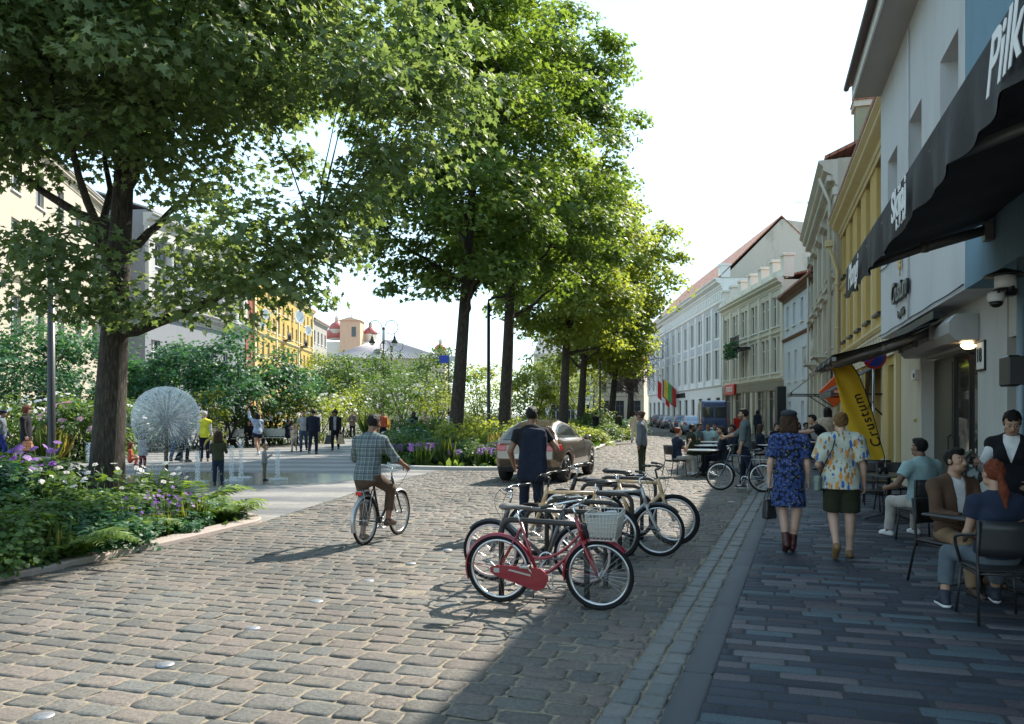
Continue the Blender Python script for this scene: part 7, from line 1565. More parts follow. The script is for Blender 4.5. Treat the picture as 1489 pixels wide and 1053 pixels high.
        for q in (-1, 1):
            s.ell(A_(.031*q, .092, .008), np.array((.017, .014, .011))*hs, .014, 's', R=M3); s.cone(A_(.014*q, .083, .03), A_(.048*q, .07, .03), .009*hs, .007*hs, .015); s.ell(A_(.048*q, .055, -.02), np.array((.02, .022, .018))*hs, .02, R=M3); s.ell(A_(.077*q, -.008, -.005), np.array((.012, .021, .034))*hs, .01, R=M3)
            if detail: s.ell(A_(.031*q, .079, .008), np.array((.0135,)*3)*hs, .004)
        s.ell(A_(0, .087, -.057), np.array((.024, .011, .006))*hs, .007, R=M3); s.ell(A_(0, .085, -.069), np.array((.021, .012, .0075))*hs, .007, R=M3)
        s.cone(P['nb']-up*.03, P['nk']+hu*.02, .06 if not fem else .05, .054 if not fem else .046, .04)
    def hand(s, q):
        sg_ = 1 if q == 'r' else -1; w = P['wr'+q]; d = U(po.get('hd_'+q, po['fa_'+q])); d = U(d); pn = np.array(po.get('pn_'+q, (-sg_, 0, 0)), float); pn = U(pn-d*(pn@d)); sd = np.cross(d, pn)*sg_; m_ = .82 if child else (.92 if fem else 1.0)
        if po.get('flip_'+q): sd = -sd
        # sd points to the thumb side
        s.cone(w-d*.01, w+d*.03*m_, .026*m_, .03*m_, .02, flat=.7, fr=pn); s.cone(w+d*.035*m_+sd*.018*m_, w+d*.082*m_+sd*.026*m_, .021*m_, .017*m_, .015, flat=.65, fr=pn); s.cone(w+d*.035*m_-sd*.016*m_, w+d*.076*m_-sd*.026*m_, .021*m_, .016*m_, .015, flat=.65, fr=pn); s.cone(w+d*.04*m_, w+d*.082*m_, .022*m_, .017*m_, .015, flat=.65, fr=pn)
        cu = po.get('curl_'+q, curl)
        for i, (o, ln) in enumerate(((.03, .068), (.0105, .078), (-.009, .072), (-.028, .056))):
            p = w+d*(.08-.004*abs(i-1))*m_+sd*o*m_; ang = .12+.1*i*cu
            for j, f in enumerate((.45, .3, .25)):
                ang += cu*(.75 if j else .55); dd = d*math.cos(ang)+pn*math.sin(ang)+sd*o*1.2*(1-cu); e = p+U(dd)*ln*f*m_; r0 = (.0092, .0083, .0074)[j]*m_; s.cone(p, e, r0, r0*.92, .003 if detail else .006); p = e
        p = w+d*.02*m_+sd*.024*m_; dd = U(sd*.8+d*.75+pn*.35); e = p+dd*.042*m_; s.cone(p, e, .0135*m_, .0105*m_, .012); dd = U(sd*.25+d*.95+pn*(.3+.5*cu)); s.cone(e, e+dd*.03*m_, .0105*m_, .009*m_, .004); e2 = e+dd*.03*m_; s.cone(e2, e2+U(dd+pn*.3*cu)*.024*m_, .009*m_, .0075*m_, .004)
    bodyS = SDF(lo, hi, vx); torso(bodyS); 
    for q in 'rl': arm(bodyS, q); leg(bodyS, q); bodyS.cone(P['an'+q], P['heel'+q], .036, .03, .03); bodyS.cone(P['an'+q]-np.array([0, 0, .02]), P['toe'+q], .034, .024, .03)
    headshape(bodyS)
    for q in 'rl': hand(bodyS, q)
    hc = P['hd']
    def face_col(V):
        r = np.ones((len(V), 4), np.float32); p = (V-hc)/hs; x = p@hr; y = p@hd; zz = p@hu; m1 = (y > .05)
        lip = m1 & (np.abs(zz+.063) < .0095) & (np.abs(x) < .024-.25*np.abs(zz+.063)); r[lip, :3] = (.75, .42, .42)
        br_ = m1 & (np.abs(zz-.033+.15*np.maximum(0, np.abs(x)-.035)) < .0048) & (np.abs(x) > .012) & (np.abs(x) < .05); r[br_, :3] = (.38, .33, .3)
        ey = m1 & (np.abs(zz-.008) < .0055) & (np.abs(np.abs(x)-.031) < .0125); r[ey, :3] = (.3, .26, .26)
        ck = m1 & (np.hypot(np.abs(x)-.045, zz+.02) < .02); r[ck, :3] *= (1.06, .93, .9)
        if beard: bb = (np.hypot(x, 0) < .08) & (zz < -.035) & (y > -.01) & (zz > -.13) & ~lip; r[bb, :3] = beard
        return r
    pw = thing_loc = (loc[0], loc[1], z)
    bo = bodyS.build(name, [SK[skin]], None, 1, None, face_col, S_); bo.location = pw; bo.rotation_euler = (0, 0, face-PI/2); tag(bo, label, 'person', group)
    def part(s, nm, m, relax=2): return s.build(nm, [m] if not isinstance(m, list) else m, bo, relax, None, None, S_)
    if detail and eyes:
        for q in (-1, 1):
            mb = MB(); e = hc+hr*.031*q*hs+hd*.0825*hs+hu*.008*hs
            mb.lathe([(.0, -.011), (.008, -.008), (.0115, 0), (.008, .008), (0, .011)], tuple(e), 12); o = mb.build('eye', [eye_m], bo); o.scale = (S_,)*3; mi = MB(); c = e+hd*.0095; mi.lathe([(0, -.007), (.005, -.005), (.007, 0), (.005, .005), (0, .007)], tuple(c), 10); oi = mi.build('iris', [iris_m], o)
    # ------------------------------------------------ clothes
    fs_ = .004 if detail else .005
    tops = top if isinstance(top, list) else [top] if top else []
    for tp in tops:
        k = tp['kind']; gr = tp.get('gr', .016); s = SDF(lo, hi, vx); sl = tp.get('sleeve', 'long'); torso(s, gr); hem = tp.get('hem', -.06)
        if hem < 0 and seat is None or tp.get('drape'): w_ = (.152 if not fem else .158)*g+gr; s.cone(P['pel']+up*.02, P['pel']+up*(hem), w_, w_+tp.get('flare', .01), .04, flat=.76, fr=Fw)
        elif hem < 0: s.cone(P['pel'], P['pel']+up*hem, .155*g+gr, .16*g+gr, .04, flat=.78, fr=Fw)
        for q in 'rl':
            if sl == 'long': arm(s, q, gr*.9, 1, .97)
            elif sl == 'roll': arm(s, q, gr*1.0, 1, .18)
            elif sl == 'half': arm(s, q, gr*1.4+.008, .8)
            elif sl == 'short': arm(s, q, gr*1.2+.006, .52)
        s.folds(fs_*tp.get('fold', 1), tp.get('ff', 16), tp.get('seed', hash(label) % 7 if False else len(label)))
        s.plane(P['pel']+up*hem, -up)
        if k == 'open':                      # open jacket front: V wedge
            V0 = P['nb']-up*.02; vw = tp.get('v', .085); X, Y, Z = s.ax[0][:, None, None], s.ax[1][None, :, None], s.ax[2][None, None, :]
            dx = (X-V0[0])*R[0]+(Y-V0[1])*R[1]+(Z-V0[2])*R[2]; dy = (X-V0[0])*Fw[0]+(Y-V0[1])*Fw[1]+(Z-V0[2])*Fw[2]; dz = (X-V0[0])*up[0]+(Y-V0[1])*up[1]+(Z-V0[2])*up[2]
            wv_ = np.clip(vw+dz*tp.get('vk', .22), tp.get('vmin', .0), vw); s.d = np.maximum(s.d, np.minimum(np.minimum(wv_-np.abs(dx), dy-.02), .05+dz*0))
        s.cone(P['nb']-up*.01, P['nk']+hu*.02, .054, .052, .008, 's')
        o = part(s, tp.get('name', 'shirt'), tp['mat'])
        if tp.get('collar'):
            s = SDF(lo, hi, vx); s.cone(P['nb']-up*.045, P['nb']+(P['nk']-P['nb'])*.55, .074, .062, 0); s.plane(P['nb']+(P['nk']-P['nb'])*.55, U(P['nk']-P['nb']))
            s.cone(P['nb']-up*.1, P['nk']+hu*.03, .056, .056, 0, 's'); X, Y, Z = s.ax[0][:, None, None], s.ax[1][None, :, None], s.ax[2][None, None, :]; V0 = P['nb']; dx = (X-V0[0])*R[0]+(Y-V0[1])*R[1]+(Z-V0[2])*R[2]; dy = (X-V0[0])*Fw[0]+(Y-V0[1])*Fw[1]+(Z-V0[2])*Fw[2]; s.d = np.maximum(s.d, np.minimum(.014-np.abs(dx), dy)); part(s, 'collar', tp.get('cmat', tp['mat']), 1)
    if bottom:
        k = bottom['kind']; gr = bottom.get('gr', .014); s = SDF(lo, hi, vx)
        if k in ('trousers', 'shorts'):
            w_ = (.155 if fem else .148)*g; s.cone(P['pel']-up*.03, P['pel']+up*.07, w_, w_*.95, .04, flat=.76, fr=Fw, grow=gr*.7)
            for q in 'rl': leg(s, q, gr, bottom.get('upto', 1.94 if k == 'trousers' else .78), .035, bottom.get('flare', .012 if k == 'trousers' else .02), calf=k == 'trousers' and gr < .012)
            s.folds(fs_*.9, 15, 3); s.plane(P['pel']+up*.085, up)
        else:                               # skirt of a dress or skirt
            hem = bottom.get('hem', -.42); w_ = .158*g+gr; s.cone(P['pel']+up*.08, P['pel']-np.array([0, 0, .06]), w_*.86, w_, .03, flat=.78, fr=Fw); s.cone(P['pel']-np.array([0, 0, .06]), P['pel']+np.array([0, 0, hem]), w_, w_+bottom.get('flare', .02), .03, flat=.8, fr=Fw)
            s.folds(fs_*1.6, 13, 5); s.plane(P['pel']+np.array([0, 0, hem]), (0, 0, -1)); s.plane(P['pel']+up*.1, up)
        part(s, bottom.get('name', k), bottom['mat'])
    if shoes:
        for q in 'rl':
            s = SDF(lo, hi, min(vx, .012)); s.cone(P['heel'+q]+np.array([0, 0, .005]), P['toe'+q], .043, .036, .02); s.cone(P['an'+q]+np.array([0, 0, .0]), P['toe'+q]+np.array([0, 0, .0]), .046, .03, .03)
            if shoes.get('boot'): s.cone(P['an'+q]+(P['kn'+q]-P['an'+q])*shoes['boot'], P['an'+q], .054, .047, .03, cutlo=0)
            if (footpitch or {}).get(q) is None: s.plane((0, 0, 0.004), (0, 0, -1))
            o = part(s, 'shoe', shoes['mat'])
            if shoes.get('sole'):
                s2 = SDF(lo, hi, min(vx, .012)); s2.cone(P['heel'+q]-np.array([0, 0, .01]), P['toe'+q]-np.array([0, 0, .012]), .047, .041, .02); 
                if (footpitch or {}).get(q) is None: s2.plane((0, 0, .002), (0, 0, -1)); s2.plane((0, 0, .03), (0, 0, 1))
                s2.build('sole', [shoes['sole']], o, 1, None, None, S_)
    # ------------------------------------------------ hair and hat
    A_ = lambda x, y, z: hc+hr*x*hs+hd*y*hs+hu*z*hs; M3 = np.stack([hr, hd, hu], 1)
    if hair:
        st, cl = hair[0], HAIR[hair[1]]; s = SDF(P['hd']-.5, P['hd']+.36, min(vx, .012))
        v = {'short': .009, 'buzz': .004, 'curly': .04, 'long': .016, 'pony': .01, 'bun': .01, 'bob': .018, 'wavy': .02}[st]
        s.ell(A_(0, -.016, .032), np.array((.076+v, .096+v, .09+v))*hs, .0, R=M3)
        # clear the face: everything ahead of and below the hairline
        X, Y, Z = s.ax[0][:, None, None]-hc[0], s.ax[1][None, :, None]-hc[1], s.ax[2][None, None, :]-hc[2]; dyy = (X*hd[0]+Y*hd[1]+Z*hd[2])/hs; dzz = (X*hu[0]+Y*hu[1]+Z*hu[2])/hs; dxx = (X*hr[0]+Y*hr[1]+Z*hr[2])/hs
        cutf = np.minimum(dyy-(.018 if st not in ('curly', 'long', 'bob', 'wavy') else .035), (.066-.5*np.maximum(0, dyy-.06))-dzz); s.d = np.maximum(s.d, np.clip(cutf, -.05, .2).astype(np.float32)*1.0)
        low = np.minimum(-.03-dzz, .05+dyy); s.d = np.maximum(s.d, -(.075+dzz-.25*np.minimum(0, dyy+.05)) if st not in ('curly', 'long', 'bob', 'wavy') else -9)
        if st == 'short': s.ell(A_(0, .03, .105), np.array((.062, .06, .022))*hs, .03, R=M3)
        if st == 'curly': s.ell(A_(0, -.04, -.03), np.array((.1, .075, .09))*hs, .03, R=M3)
        if st in ('long', 'bob', 'wavy'):
            b = -.34 if st == 'long' else -.12 if st == 'bob' else -.2
            for x in (-.05, 0, .05): s.cone(A_(x, -.05, 0), A_(x*1.2, -.075, b), .062*hs, (.042 if st == 'long' else .055)*hs, .03)
        if st in ('pony',):
            s.ell(A_(0, -.1, -.02), np.array((.03, .026, .03))*hs, .02, R=M3); s.cone(A_(0, -.105, -.03), A_(.01, -.125, -.16), .026, .038, .02); s.cone(A_(.01, -.125, -.16), A_(.015, -.13, -.37), .038, .014, .02)
        if st == 'bun': s.ell(A_(0, -.09, .085), np.array((.052, .05, .046))*hs, .02, R=M3)
        w = .012 if st == 'curly' else .005 if st in ('wavy', 'bun', 'bob', 'long', 'pony') else .003
        s.d += (w*np.sin(dxx*(90 if st != 'long' else 130)+3*np.sin(dzz*40))*np.sin(dzz*(85 if st == 'curly' else 30)+2*np.sin(dyy*50))+w*.6*np.sin(dyy*110+dxx*60)).astype(np.float32)
        part(s, 'hair', cl, 1)
    if beard and detail is False: pass
    if hat:
        s = SDF(P['hd']-.3, P['hd']+.32, min(vx, .012)); k = hat['kind']
        if k == 'flat': s.ell(A_(0, -.02, .085), np.array((.105, .125, .055))*hs, .02, R=M3); s.cone(A_(-.045, .1, .06), A_(.045, .1, .06), .035, .035, .03, flat=.4, fr=hu); s.ell(A_(0, -.015, .05), np.array((.086, .106, .05))*hs, .02, R=M3)
        elif k == 'beret': s.ell(A_(-.02, -.03, .08), np.array((.115, .13, .06))*hs, .02, R=M3); s.ell(A_(0, -.012, .05), np.array((.087, .108, .04))*hs, .02, R=M3)
        elif k == 'beanie': s.ell(A_(0, -.03, .055), np.array((.092, .118, .1))*hs, 0, R=M3)
        elif k == 'hood': s.ell(A_(0, -.03, .02), np.array((.105, .12, .135))*hs, 0, R=M3); s.cone(A_(0, -.05, -.05), A_(0, -.09, -.3), .1, .07, .03); s.ell(A_(0, .1, -.03), np.array((.07, .07, .1))*hs, .02, 's', R=M3)
        else: s.cone(A_(0, -.01, .05), A_(0, -.01, .11), .1*hs, .08*hs, .02); s.ell(A_(0, -.01, .055), np.array((.15, .16, .016))*hs, .02, R=M3)
        X, Y, Z = s.ax[0][:, None, None]-hc[0], s.ax[1][None, :, None]-hc[1], s.ax[2][None, None, :]-hc[2]
        if k not in ('hood',): s.plane(A_(0, 0, .035 if k != 'beanie' else .03), -hu-.15*hd)
        part(s, 'hat', hat['mat'], 1)
    bo['_P'] = 0; del bo['_P']
    Mw = Matrix.Translation(pw) @ Matrix.Rotation(face-PI/2, 4, 'Z') @ Matrix.Scale(S_, 4)
    W_ = {k: Mw @ Vector(v) for k, v in P.items() if not k.startswith('ftd')}
    return bo, W_
# ================================================================ who stands where
def toward(px, Y): return AX(px, Y), Y
C_navy = cloth('navy_cloth', (.014, .018, .032)); C_blk = cloth('black_cloth', (.014, .014, .017)); C_jean = cloth('blue_jeans', (.045, .075, .13)); C_brn = cloth('brown_trousers', (.085, .055, .04)); C_plaid = cloth('plaid_shirt', (.1, .125, .125), 'plaid', (.25, .29, .3), (.04, .045, .06)); C_rose = cloth('blue_rose_dress', (.012, .016, .035), 'roses', (.035, .058, .17), (.35, .32, .07)); C_leafy = cloth('cream_print_shirt', (.46, .48, .4), 'leaves', (.05, .12, .32), (.6, .24, .06)); C_olive = cloth('dark_olive_cloth', (.03, .032, .018)); C_wht = cloth('white_cotton', (.68, .68, .68)); C_suit = cloth('brown_wool', (.1, .058, .038)); C_tan = cloth('tan_trousers', (.24, .155, .09)); C_mint = cloth('mint_cotton', (.33, .46, .46)); C_grey = cloth('grey_jacket_cloth', (.13, .15, .17)); C_gt = cloth('grey_green_shirt', (.1, .13, .135)); C_yel = cloth('yellow_vest_cloth', (.72, .66, .06)); C_green = cloth('dark_green_cloth', (.055, .06, .035)); C_lb = cloth('light_blue_shirt', (.3, .36, .48)); C_beige = cloth('beige_cloth', (.45, .36, .27)); C_gtee = cloth('grey_tee', (.28, .28, .29)); C_maroon = cloth('maroon_cloth', (.15, .02, .03)); C_pale = cloth('pale_trousers', (.5, .46, .42)); C_dn = cloth('night_blue_tee', (.022, .03, .055)); C_stat = cloth('dusty_olive_overall', (.16, .15, .1)); C_pink = cloth('dusty_pink_cloth', (.45, .28, .27)); C_or = cloth('orange_red_cloth', (.45, .1, .05)); C_gdn = cloth('faded_grey_denim', (.1, .12, .14))
S_brn = mat('brown_shoe_leather', (.05, .03, .02), .45); S_blk = mat('black_shoe', (.012, .012, .013), .4); S_wht = mat('white_shoe', (.7, .7, .7), .5); S_tan = mat('tan_shoe', (.22, .13, .06), .6); S_red = mat('oxblood_boot', (.06, .012, .01), .4); S_cho = mat('canvas_navy', (.02, .024, .04), .7)
def T(m, sleeve='long', kind='shirt', **k): return dict(kind=kind, mat=m, sleeve=sleeve, **k)
def B(m, kind='trousers', **k): return dict(kind=kind, mat=m, **k)
def SH(m, **k): return dict(mat=m, **k)
ang = lambda dx, dy: math.atan2(dy, dx)
STR = ang(UX, UY)          # along the street, away from us
# --- cyclist
rd, W = person('cyclist seen from behind in a plaid shirt and brown trousers', (-1.93, 10.62), ang(.32, .9), 1.74,
    dict(th_r=(.12, .86, -.42), sh_r=(-.02, -.12, -1), th_l=(-.1, .42, -.9), sh_l=(.02, -.2, -1), ua_r=(.42, .42, -.82), fa_r=(.1, .92, -.42), ua_l=(-.42, .42, -.82), fa_l=(-.1, .92, -.42), pn_r=(0, .1, -1), pn_l=(0, .1, -1), curl_r=1.0, curl_l=1.0), 'm', 'brown', .0085,
    T(C_plaid, 'roll', gr=.02, hem=-.1, drape=True, collar=True), B(C_brn, upto=1.7), SH(S_brn, sole=S_brn), ('short', 'black'), lean=(0, .2, 1), seat=.83, head=(-.1, 0))
# --- man with jacket over his shoulder
mn, W = person('man seen from behind in a black tee with a dark jacket over his shoulder', (AX(772, 11.7), 11.7), STR+.1, 1.78,
    dict(STAND, ua_r=(.55, .1, -.75), fa_r=(-.25, .35, .85), ua_l=(-.42, -.1, -1), fa_l=(.1, .5, -.75), pn_r=(0, 1, 0), hd_r=(-.5, -.4, .6)), 'm', 'brown', .009,
    T(C_blk, 'short', gr=.016), B(C_navy), SH(S_blk), ('short', 'black'), head=(-.2, 0))
sj = SDF((-.3, -.34, .55), (.34, .12, 1.6), .012)
for x in (-.06, .03, .12): sj.cone((x*1.1+.03, -.15, 1.43), (x*1.35+.0, -.19, .84), .075, .1, .05, flat=.55, fr=(0, 1, 0))
sj.cone((.16, -.06, 1.48), (.05, -.14, 1.44), .06, .07, .04); sj.cone((.2, -.17, 1.38), (.2, -.2, .95), .05, .055, .03); sj.folds(.009, 13, 2); sj.plane((0, 0, .78), (0, .1, -1))
o = sj.build('draped_jacket', [C_navy], None, 2); o.location = mn.location; o.rotation_euler = mn.rotation_euler; tag(o, 'dark navy jacket slung over the shoulder of the man behind the bike rack', 'jacket')
# --- man in flat cap
person('man in a brown knitted cap and grey jacket standing on the cobbles', (AX(933, 21.3), 21.3), PI*.86, 1.72, dict(STAND, ua_r=(.12, -.05, -1), fa_r=(.0, .12, -1), ua_l=(-.12, -.05, -1), fa_l=(0, .12, -1)), 'm', 'brown', .013, T(C_grey, gr=.03, hem=-.1, flare=.0, name='jacket', collar=True), B(C_olive), SH(S_blk), ('short', 'brown'), hat=dict(kind='beanie', mat=mat('brown_knit', (.07, .035, .03), .9, noise=.4, nscale=80)))
# --- two women walking
dw, W = person('woman walking away in a blue floral dress, dark cap and ankle boots', (3.46, 9.95), STR+.02, 1.70, dict(WALK, th_r=(.0, .02, -1), sh_r=(-.12, .0, -1), th_l=(.04, .12, -1), sh_l=(.1, -.35, -1), ua_r=(.2, -.04, -1), fa_r=(.06, .2, -1), ua_l=(-.22, -.06, -1), fa_l=(-.06, .12, -1), curl_l=1.1), 'f', 'fair', .0082,
    T(C_rose, 'half', gr=.022, hem=-.12, drape=True, name='dress_bodice'), B(C_rose, 'skirt', hem=-.4, flare=.035, gr=.024, name='dress_skirt'), SH(S_red, boot=.32), ('bob', 'brown'), hat=dict(kind='flat', mat=cloth('charcoal_cap', (.03, .032, .04))), footpitch=dict(l=.55))
def handbag(name, label, top_, w, h, d, m, strap=.14, rz=0):
    t = thing(name, label, 'bag', (top_.x, top_.y, top_.z-strap-h), rz); s = SDF((-w, -d, -.05), (w, d, h+.05), .009); X, Y, Z = s.ax[0][:, None, None], s.ax[1][None, :, None], s.ax[2][None, None, :]
    a, b, c = np.abs(X)-(w/2-.02-.18*np.maximum(0, Z)*w/.3), np.abs(Y)-(d/2-.02-.12*np.maximum(0, Z)*d/.2), np.abs(Z-h/2)-(h/2-.02); e = np.sqrt(np.maximum(a, 0)**2+np.maximum(b, 0)**2+np.maximum(c, 0)**2)+np.minimum(np.maximum(np.maximum(a, b), c), 0)-.02; s.d = np.broadcast_to(e, s.n).astype(np.float32).copy(); s.folds(.003, 30, 1); s.build('bag_body', [m], t, 1)
    for q in (-1, 1): mb = MB(); mb.tube(bez((-w*.3, q*d*.25, h-.03), (-w*.2, q*d*.1, h+strap*2), (w*.3, q*d*.25, h-.03), 10, (w*.3, q*d*.25, h-.03)) if False else bez((-w*.3, q*d*.3, h-.04), (0, q*.01, h+strap*2.05), (w*.3, q*d*.3, h-.04), 12), .006, 6); mb.build('handle', [m], t)
    return t
lea = mat('black_leather', (.014, .015, .018), .4, noise=.2)
handbag('handbag', 'black leather handbag in the left hand of the woman in the floral dress', W['wrl']+Vector((0, 0, -.07)), .17, .25, .12, lea, .15, .3)
sw, W = person('woman walking away in a loose cream printed shirt and dark knee shorts', (3.97, 9.6), STR+.05, 1.70, dict(WALK, th_r=(.03, .06, -1), sh_r=(-.02, -.02, -1), th_l=(-.0, .1, -1), sh_l=(.02, -.75, -1), ua_r=(.3, -.05, -1), fa_r=(.08, .2, -1), ua_l=(-.34, .1, -.9), fa_l=(.25, .7, -.35)), 'f', 'fair', .0082,
    T(C_leafy, 'half', gr=.052, hem=-.12, drape=True, flare=.04, fold=1.8, ff=12), B(C_olive, 'shorts', upto=.86, gr=.03, flare=.025), SH(S_tan), ('bun', 'bun'), footpitch=dict(l=.9))
t = thing('shoulder_bag', 'small grey green shoulder bag of the woman in the printed shirt', 'bag', (0, 0, 0)); p0 = W['shr']; p1 = W['hil']; mw = sw.matrix_basis.copy(); R_ = Matrix.Rotation(STR+.05-PI/2, 3, 'Z')
def lw(x, y, z): v = R_ @ Vector((x, y, z)); return Vector((sw.location.x+v.x, sw.location.y+v.y, v.z))
b_ = lw(-.26, -.03, .88); t.location = b_; t.rotation_euler = (0, 0, STR+.05-PI/2+1.2)
mb = MB(); mb.bbox(-.1, .1, -.035, .035, -.08, .1, .018); mb.build('bag_body', [mat('sage_leather', (.16, .2, .17), .45)], t); mb = MB(); mb.bbox(-.102, .102, -.038, .038, .03, .104, .012); mb.build('flap', [mat('sage_leather', (.16, .2, .17), .45)], t)
inv = Matrix.Rotation(-(STR+.05-PI/2+1.2), 3, 'Z'); mb = MB(); mb.tube([inv @ (lw(*q)-b_) for q in ((-.25, -.04, .97), (-.2, -.15, 1.15), (-.12, -.165, 1.32), (-.08, -.1, 1.455), (-.07, 0, 1.47))], .008, 6); mb.build('strap', [lea], t)
# --- cafe group at the right front
chair('black cafe chair with armrests under the woman with the red ponytail', AX(1448, 6.75), 6.75, PI*.44, 'arm')
gx, gy = AX(1448, 6.85), 6.85
person('woman with a long auburn ponytail in a dark blue tee, seated', (gx, gy), PI*.43, 1.68, dict(SIT, th_r=(.16, 1, -.08), sh_r=(.05, .35, -1), th_l=(-.45, .9, -.1), sh_l=(-.15, -.25, -1), ua_r=(.16, .2, -1), fa_r=(-.1, .9, -.2), ua_l=(-.2, .12, -1), fa_l=(.15, .9, -.3)), 'f', 'tan', .008, T(C_dn, 'short', gr=.014, hem=-.05), B(C_gdn, upto=1.72, gr=.01), SH(S_cho, sole=S_wht, boot=.16), ('pony', 'auburn'), seat=.455, head=(.25, -.05))
chair('black cafe chair under the man in the brown suit jacket', AX(1377, 8.1), 8.1, -PI*.42, 'plain')
person('smiling man in a brown suit jacket and white shirt seated at the dark cafe table', (AX(1385, 8.12), 8.12), -PI*.46, 1.76, dict(SIT, th_r=(.14, 1, -.1), sh_r=(.0, .2, -1), th_l=(.1, 1, .08), sh_l=(.3, .5, -.8), ua_r=(.18, .35, -1), fa_r=(-.3, .9, -.05), ua_l=(-.1, .5, -.9), fa_l=(.35, .85, .0), pn_r=(-.3, 0, -1), pn_l=(.3, 0, -1)), 'm', 'tan', .0078, [T(C_wht, 'long', gr=.008, hem=.0, collar=True), T(C_suit, 'long', 'open', gr=.024, hem=-.16, name='suit_jacket', v=.07, vk=.16, vmin=.0, drape=True)], B(C_tan), SH(S_brn, sole=S_blk), ('short', 'black'), seat=.455, head=(.25, .05), eyes=True)
table('square dark cafe table between the man in brown and the ponytail woman', AX(1424, 7.75), 7.75, 'dark', .4)
wt, W = person('waitress in a white shirt and dark waistcoat pouring from a glass jug', (AX(1470, 8.35), 8.35), -PI*.68, 1.74, dict(STAND, ua_r=(.35, .35, -.85), fa_r=(.15, .95, .22), ua_l=(-.2, .1, -1), fa_l=(.25, .8, -.4), pn_r=(-1, 0, 0), curl_r=1.1), 'f', 'tan', .0078, [T(C_wht, 'long', gr=.012, hem=-.03, collar=True), dict(kind='open', mat=C_blk, sleeve='none', gr=.022, hem=-.06, v=.075, vk=.32, vmin=0, name='waistcoat')], B(C_blk), SH(S_blk), ('pony', 'black'), head=(.1, -.5), eyes=True)
jg = W['wrr']; t = thing('glass_jug', 'clear glass water jug tilted in the hand of the waitress', 'jug', (jg.x-.07, jg.y-.06, jg.z-.1)); t.rotation_euler = (.0, -.9, .5); gl = bpy.data.materials.new('clear_glass'); nt, p = nodes(gl); p.inputs['Transmission Weight'].default_value = .9; p.inputs['Roughness'].default_value = .03; p.inputs['IOR'].default_value = 1.25; p.inputs['Base Color'].default_value = (.8, .88, .9, 1)
mb = MB(); mb.lathe([(0, -.1), (.06, -.1), (.07, -.07), (.066, .04), (.055, .1), (.06, .12), (.055, .12), (.05, .1), (.06, .03), (.063, -.07), (0, -.09)], n=24); mb.build('jug_body', [gl], t); mb = MB(); mb.tube(bez((.055, 0, .09), (.15, 0, .06), (.066, 0, -.05), 8), .009, 8); mb.build('handle', [blk], t)
t = thing('serving_tray', 'dark round serving tray held upright behind the glass jug', 'tray', (jg.x-.1, jg.y+.1, jg.z+.02)); t.rotation_euler = Vector((-.62, .28, .66)).to_track_quat('Z', 'Y').to_euler(); mb = MB(); mb.lathe([(0, 0), (.14, 0), (.155, .018), (.16, .018), (.145, -.008), (0, -.008)], n=36); mb.build('tray_plate', [mat('dark_olive_tray', (.05, .055, .03), .4)], t)
chair('black cafe chair under the man in the mint tee', AX(1340, 10.75), 10.75, PI*.52, 'plain')
person('man in a mint green polo seen from behind on a black cafe chair', (AX(1340, 10.9), 10.9), PI*.56, 1.78, dict(SIT, ua_r=(.3, .3, -.85), fa_r=(.1, .8, -.2), ua_l=(-.5, .1, -.8), fa_l=(.1, .8, -.2), th_r=(.3, 1, -.05), sh_r=(.15, .2, -1)), 'm', 'brown', .009, T(C_mint, 'short', gr=.024, hem=-.08, collar=True), B(C_pale), SH(S_wht), ('short', 'black'), seat=.455, head=(.3, 0), girth=1.08)
table('square dark cafe table with cups in front of the man in mint', AX(1292, 12.9), 12.9, 'dark', .3)
for lab, px, Y, fc in [('empty black cafe chair left of the table with cups', 1262, 13.3, -.3), ('empty black cafe chair behind the table with cups', 1300, 14.0, -PI*.5), ('empty black cafe chair in front of the yellow banner', 1275, 15.2, 1.2)]: chair(lab, AX(px, Y), Y, fc, 'plain')
for lab, dx, dy, m_, r_ in [('small dark cup on the table in front of the man in mint', -.12, .05, blk, .035), ('tall dark bottle on the table in front of the man in mint', .0, .1, mat('dark_bottle', (.02, .015, .01), .1), .03), ('pale drinking glass on the table in front of the man in mint', .2, .0, MATS['frosted_glass'], .035)]:
    x, y = AX(1292, 12.9)+dx, 12.9+dy; t = thing('cup' if 'cup' in lab else 'bottle' if 'bottle' in lab else 'drinking_glass', lab, 'cup' if 'cup' in lab else 'bottle' if 'bottle' in lab else 'glass', (x, y, .751)); mb = MB()
    if 'bottle' in lab: mb.lathe([(0, 0), (r_, 0), (r_, .14), (.012, .19), (.012, .24), (0, .24)], n=16)
    else: mb.lathe([(0, 0), (r_*.8, 0), (r_, .1), (r_*.92, .1), (r_*.74, .01), (0, .01)], n=18)
    mb.build('vessel', [m_], t); mb = MB()
    if 'cup' in lab: mb.tube(bez((r_*.9, 0, .08), (r_*1.9, 0, .06), (r_*.85, 0, .03), 6), .005, 6); mb.build('handle', [m_], t)
    elif 'bottle' in lab: mb.lathe([(.0135, .22), (.0135, .245), (0, .245)], n=10); mb.build('cap', [alu], t)
    else: mb.lathe([(0, .02), (r_*.75, .02), (r_*.85, .06), (0, .06)], n=14); mb.build('drink', [mat('iced_drink', (.35, .3, .2), .2)], t)
